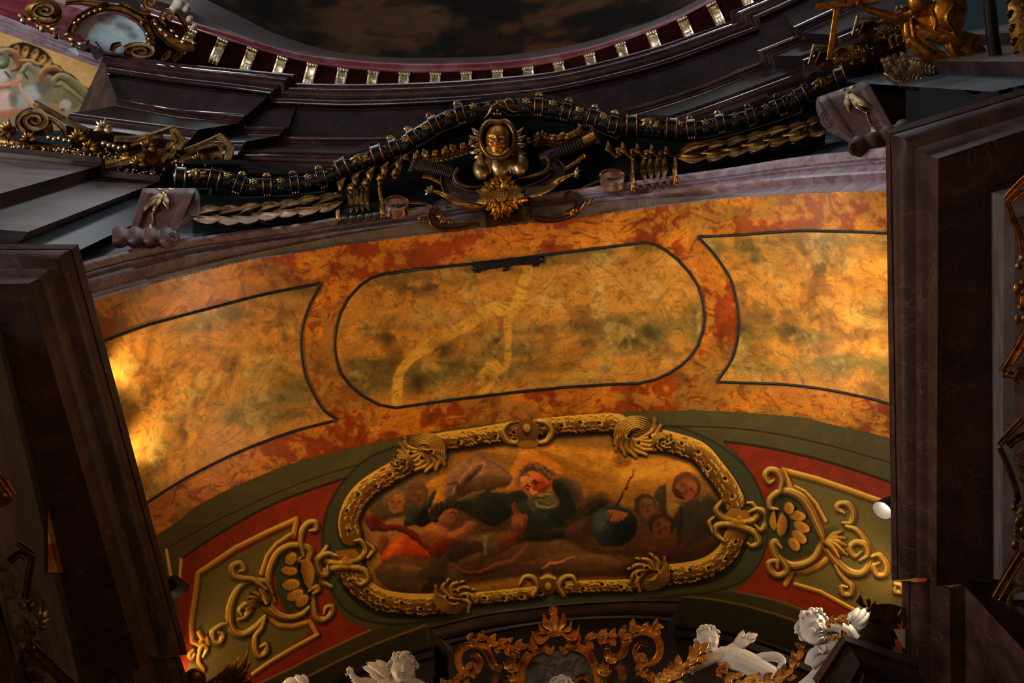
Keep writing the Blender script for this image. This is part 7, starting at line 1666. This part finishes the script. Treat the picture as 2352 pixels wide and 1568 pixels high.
def fingers(p, d, n=4, L_=10, w=0, sp=4):
    d = np.array(d, float) / np.linalg.norm(d); nn = np.array([-d[1], d[0]]); out = []
    for k_ in range(n): s = np.array(p) + nn * (k_ - (n - 1) / 2) * sp; q_ = (.85, 1.0, .95, .75)[k_ % 4]; out.append(([(*s, w), (*(s + d * L_ * q_ * .6), w + 3), (*(s + d * L_ * q_), w - 1)], [2.4, 2.2, 1.8]))
    th = np.array(p) - nn * (n * sp * .55) - d * 3; out.append(([(*th, w), (*(th + d * 6 - nn * 3), w + 3)], [2.4, 2.0])); return out
cherub('white cherub head with curls and one raised wing, left of the monogram', zy(4.5), ((925, 1536, 10), 34, 4, -4, -4), [([(922, 1562, 0), (920, 1590, -4)], [14, 16]), ([(860, 1586, -6), (900, 1574, -4), (950, 1580, -4), (990, 1600, -6)], [20, 24, 24, 20]), ([(930, 1590, -6), (935, 1640, -10)], [34, 36]), ([(880, 1586, -4), (850, 1570, 0), (826, 1566, 4), (812, 1556, 6)], [15, 14, 11, 9]), ([(812, 1556, 6), (806, 1544, 8)], [8, 7])] + fingers((806, 1546), (-.3, -1), 4, 16, 8), [((888, 1562), (830, 1530), 11, 6), ((892, 1556), (840, 1520), 11, 10), ((898, 1552), (862, 1514), 10, 14), ((890, 1570), (846, 1546), 10, 4), ((894, 1560), (858, 1530), 9, 18)], 11)
cherub('white cherub reclining with a wing up, behind the gilt leaf garland', zy(4.5), ((1626, 1470, 12), 31, 6, -4, 10), [([(1632, 1494, 2), (1650, 1512, 0)], [14, 18]), ([(1650, 1506, 0), (1690, 1512, 0), (1740, 1534, -4), (1780, 1556, -8)], [22, 28, 27, 24]), ([(1660, 1500, 6), (1640, 1508, 12), (1616, 1522, 14)], [16, 15, 12]), ([(1616, 1522, 14), (1600, 1532, 14), (1586, 1536, 14)], [12, 9, 8]), ([(1690, 1486, -4), (1672, 1500, 0)], [14, 16])] + fingers((1588, 1536), (-1, .3), 4, 10, 15), [((1684, 1492), (1708, 1446), 12, 4), ((1694, 1490), (1722, 1450), 11, 8), ((1706, 1462), (1742, 1456), 9, 10), ((1704, 1470), (1738, 1466), 8, 8), ((1700, 1480), (1712, 1490), 9, 6), ((1696, 1474), (1716, 1474), 9, 9), ((1694, 1484), (1704, 1502), 8, 6)], 12)
cherub('bright white cherub with raised wing, bending over the dark gable moulding', zy(4.28), ((1868, 1442, 12), 40, 22, -8, 16), [([(1882, 1474, 0), (1896, 1496, -4)], [15, 20]), ([(1896, 1490, -4), (1920, 1480, -6), (1950, 1470, -8)], [24, 24, 20]), ([(1962, 1468, 4), (1946, 1446, 14), (1920, 1438, 20), (1898, 1440, 24)], [15, 15, 13, 11]), ([(1898, 1440, 24), (1890, 1454, 26), (1888, 1464, 26)], [9, 8, 6]), ([(1900, 1500, 2), (1876, 1514, 10), (1860, 1524, 12)], [16, 17, 15]), ([(1860, 1524, 12), (1868, 1500, 20), (1884, 1492, 24)], [14, 12, 9]), ([(1900, 1530, -6), (1880, 1560, -6), (1840, 1590, -4)], [26, 26, 22])] + fingers((1888, 1462), (-.1, 1), 4, 12, 26) + fingers((1886, 1492), (.9, .3), 4, 12, 25), [((1944, 1436), (1992, 1394), 12, 8), ((1940, 1430), (1976, 1392), 11, 12), ((1950, 1440), (2000, 1404), 11, 6), ((1954, 1446), (1998, 1416), 10, 4), ((1956, 1440), (1982, 1444), 8, 4), ((1952, 1452), (1978, 1460), 8, 4), ((1936, 1432), (1960, 1402), 9, 14)], 13)
t = thing('cherub', at(680, 1575, 8.2), 'white stucco wing tip and shoulder rising at the bottom edge', 'statue', 'white stucco cherubs')
b = MB(zy(4.5))
for P, R2 in (([(650, 1590, 0), (670, 1570, 4), (700, 1580, 0)], [14, 16, 16]),): b.tube(cr(P, 6), R2, 12)
b.fused('figure', 'white_stucco', t, 1.4, 1)
feathers(zy(4.5), [((700, 1585), (656, 1556), 9, 12), ((702, 1580), (676, 1548), 9, 16), ((704, 1578), (694, 1546), 8, 14)], 'white_stucco', t)
t = thing('cherub', at(1290, 1572, 8.3), 'curly crown of a white cherub head under the monogram', 'statue', 'white stucco cherubs')
b = MB(zy(4.6)); hc = (1288, 1592, 10); put_head(b, hc, 34, 0, 10, 0); b.fused('figure', 'white_stucco', t, 1.6, 1); b = MB(zy(4.6)); curls(b, hc, 34, 0, 10, 0, 40, random.Random(4)); b.build('hair', 'white_stucco', t)
o = MB(zy(4.5)).band(cr([(1722, 1512), (1750, 1508), (1780, 1508), (1796, 1518), (1790, 1536)], 6), [4, 10, 12, 10, 6], [(-1, 0), (-.5, 6), (0, 2), (.5, 7), (1, 0)], 4).build('stucco_drapery', 'white_stucco'); tag(o, 'fluttering white stucco cloth behind the reclining cherub', 'drapery')

# ------------------------------------------------------------------ carved ends left and right of the altarpiece
gl = thing('gilt_finial', at(450, 1568, 8.5), 'gilt bulb and sweeping acanthus at the lower left, below the painted scroll', 'ornament')
MB(8.4).ball((450, 1560, 10), (24, 26, 20), 16, 10).build('bulb', 'gold', gl)
MB(8.4).band(spiral(452, 1560, 26, 5, 200, 1.3, 30), [5, 3], rnd(6), 22).build('bulb_scroll', 'gold', gl)
for p0, p1, w_, bd in (((480, 1562), (552, 1500), 9, .18), ((490, 1564), (572, 1482), 9, .22), ((500, 1566), (578, 1512), 9, .2), ((510, 1568), (574, 1536), 7, .15), ((486, 1560), (532, 1512), 7, .15), ((520, 1570), (580, 1556), 6, .1)): MB(8.4).leaf(p0, p1, w_, .15, bd, 3, .4, 10, 20, 10).build('acanthus_leaf', 'gold', gl)
MB(8.4).band(cr([(470, 1574), (510, 1560), (550, 1560), (590, 1580)], 6), [6, 9, 9, 6], chan(8), 0).build('scroll', 'gold_dark', gl, sharp=40)
gr = thing('gilt_finial', at(2030, 1480, 8.4), 'gilt acanthus over a brown arch at the lower right, beside the dark pier', 'ornament')
MB(8.3).slab([(2008 + 46 * math.cos(a), 1474 + 52 * math.sin(a)) for a in np.linspace(0, 2 * np.pi, 30, endpoint=False)], -12, 6, 3).build('arch_panel', 'brown_wood', gr)
MB(8.3).band(cr([(1972, 1440), (1990, 1424), (2016, 1424), (2040, 1448), (2054, 1486)], 6), 5, rnd(7), 6).build('arch_rim', 'brown_wood', gr)
MB(8.3).band(cr([(1990, 1412), (2014, 1404), (2044, 1406), (2074, 1416)], 6), [8, 16, 20, 20], chan(8, .15, .6), 4).build('drapery_scroll', 'gold_dark', gr, sharp=40); MB(8.3).band(cr([(2020, 1424), (2044, 1434), (2066, 1462)], 6), [6, 12, 12], chan(7), 4).build('drapery_scroll', 'gold_dark', gr, sharp=40)
for p0, p1, w_, bd in (((1990, 1396), (1978, 1356), 9, -.25), ((1996, 1396), (1988, 1366), 6, .1), ((2000, 1398), (2010, 1378), 6, .1), ((2064, 1430), (2070, 1396), 6, 0)): MB(8.3).leaf(p0, p1, w_, .25, bd, 2, .4, 10, 16).build('acanthus_leaf', 'gold', gr)
MB(8.3).slab([(2052, 1444), (2080, 1444), (2080, 1490), (2070, 1480)], 0, 12, 2).build('stone_block', 'white_stucco', gr, sharp=30)
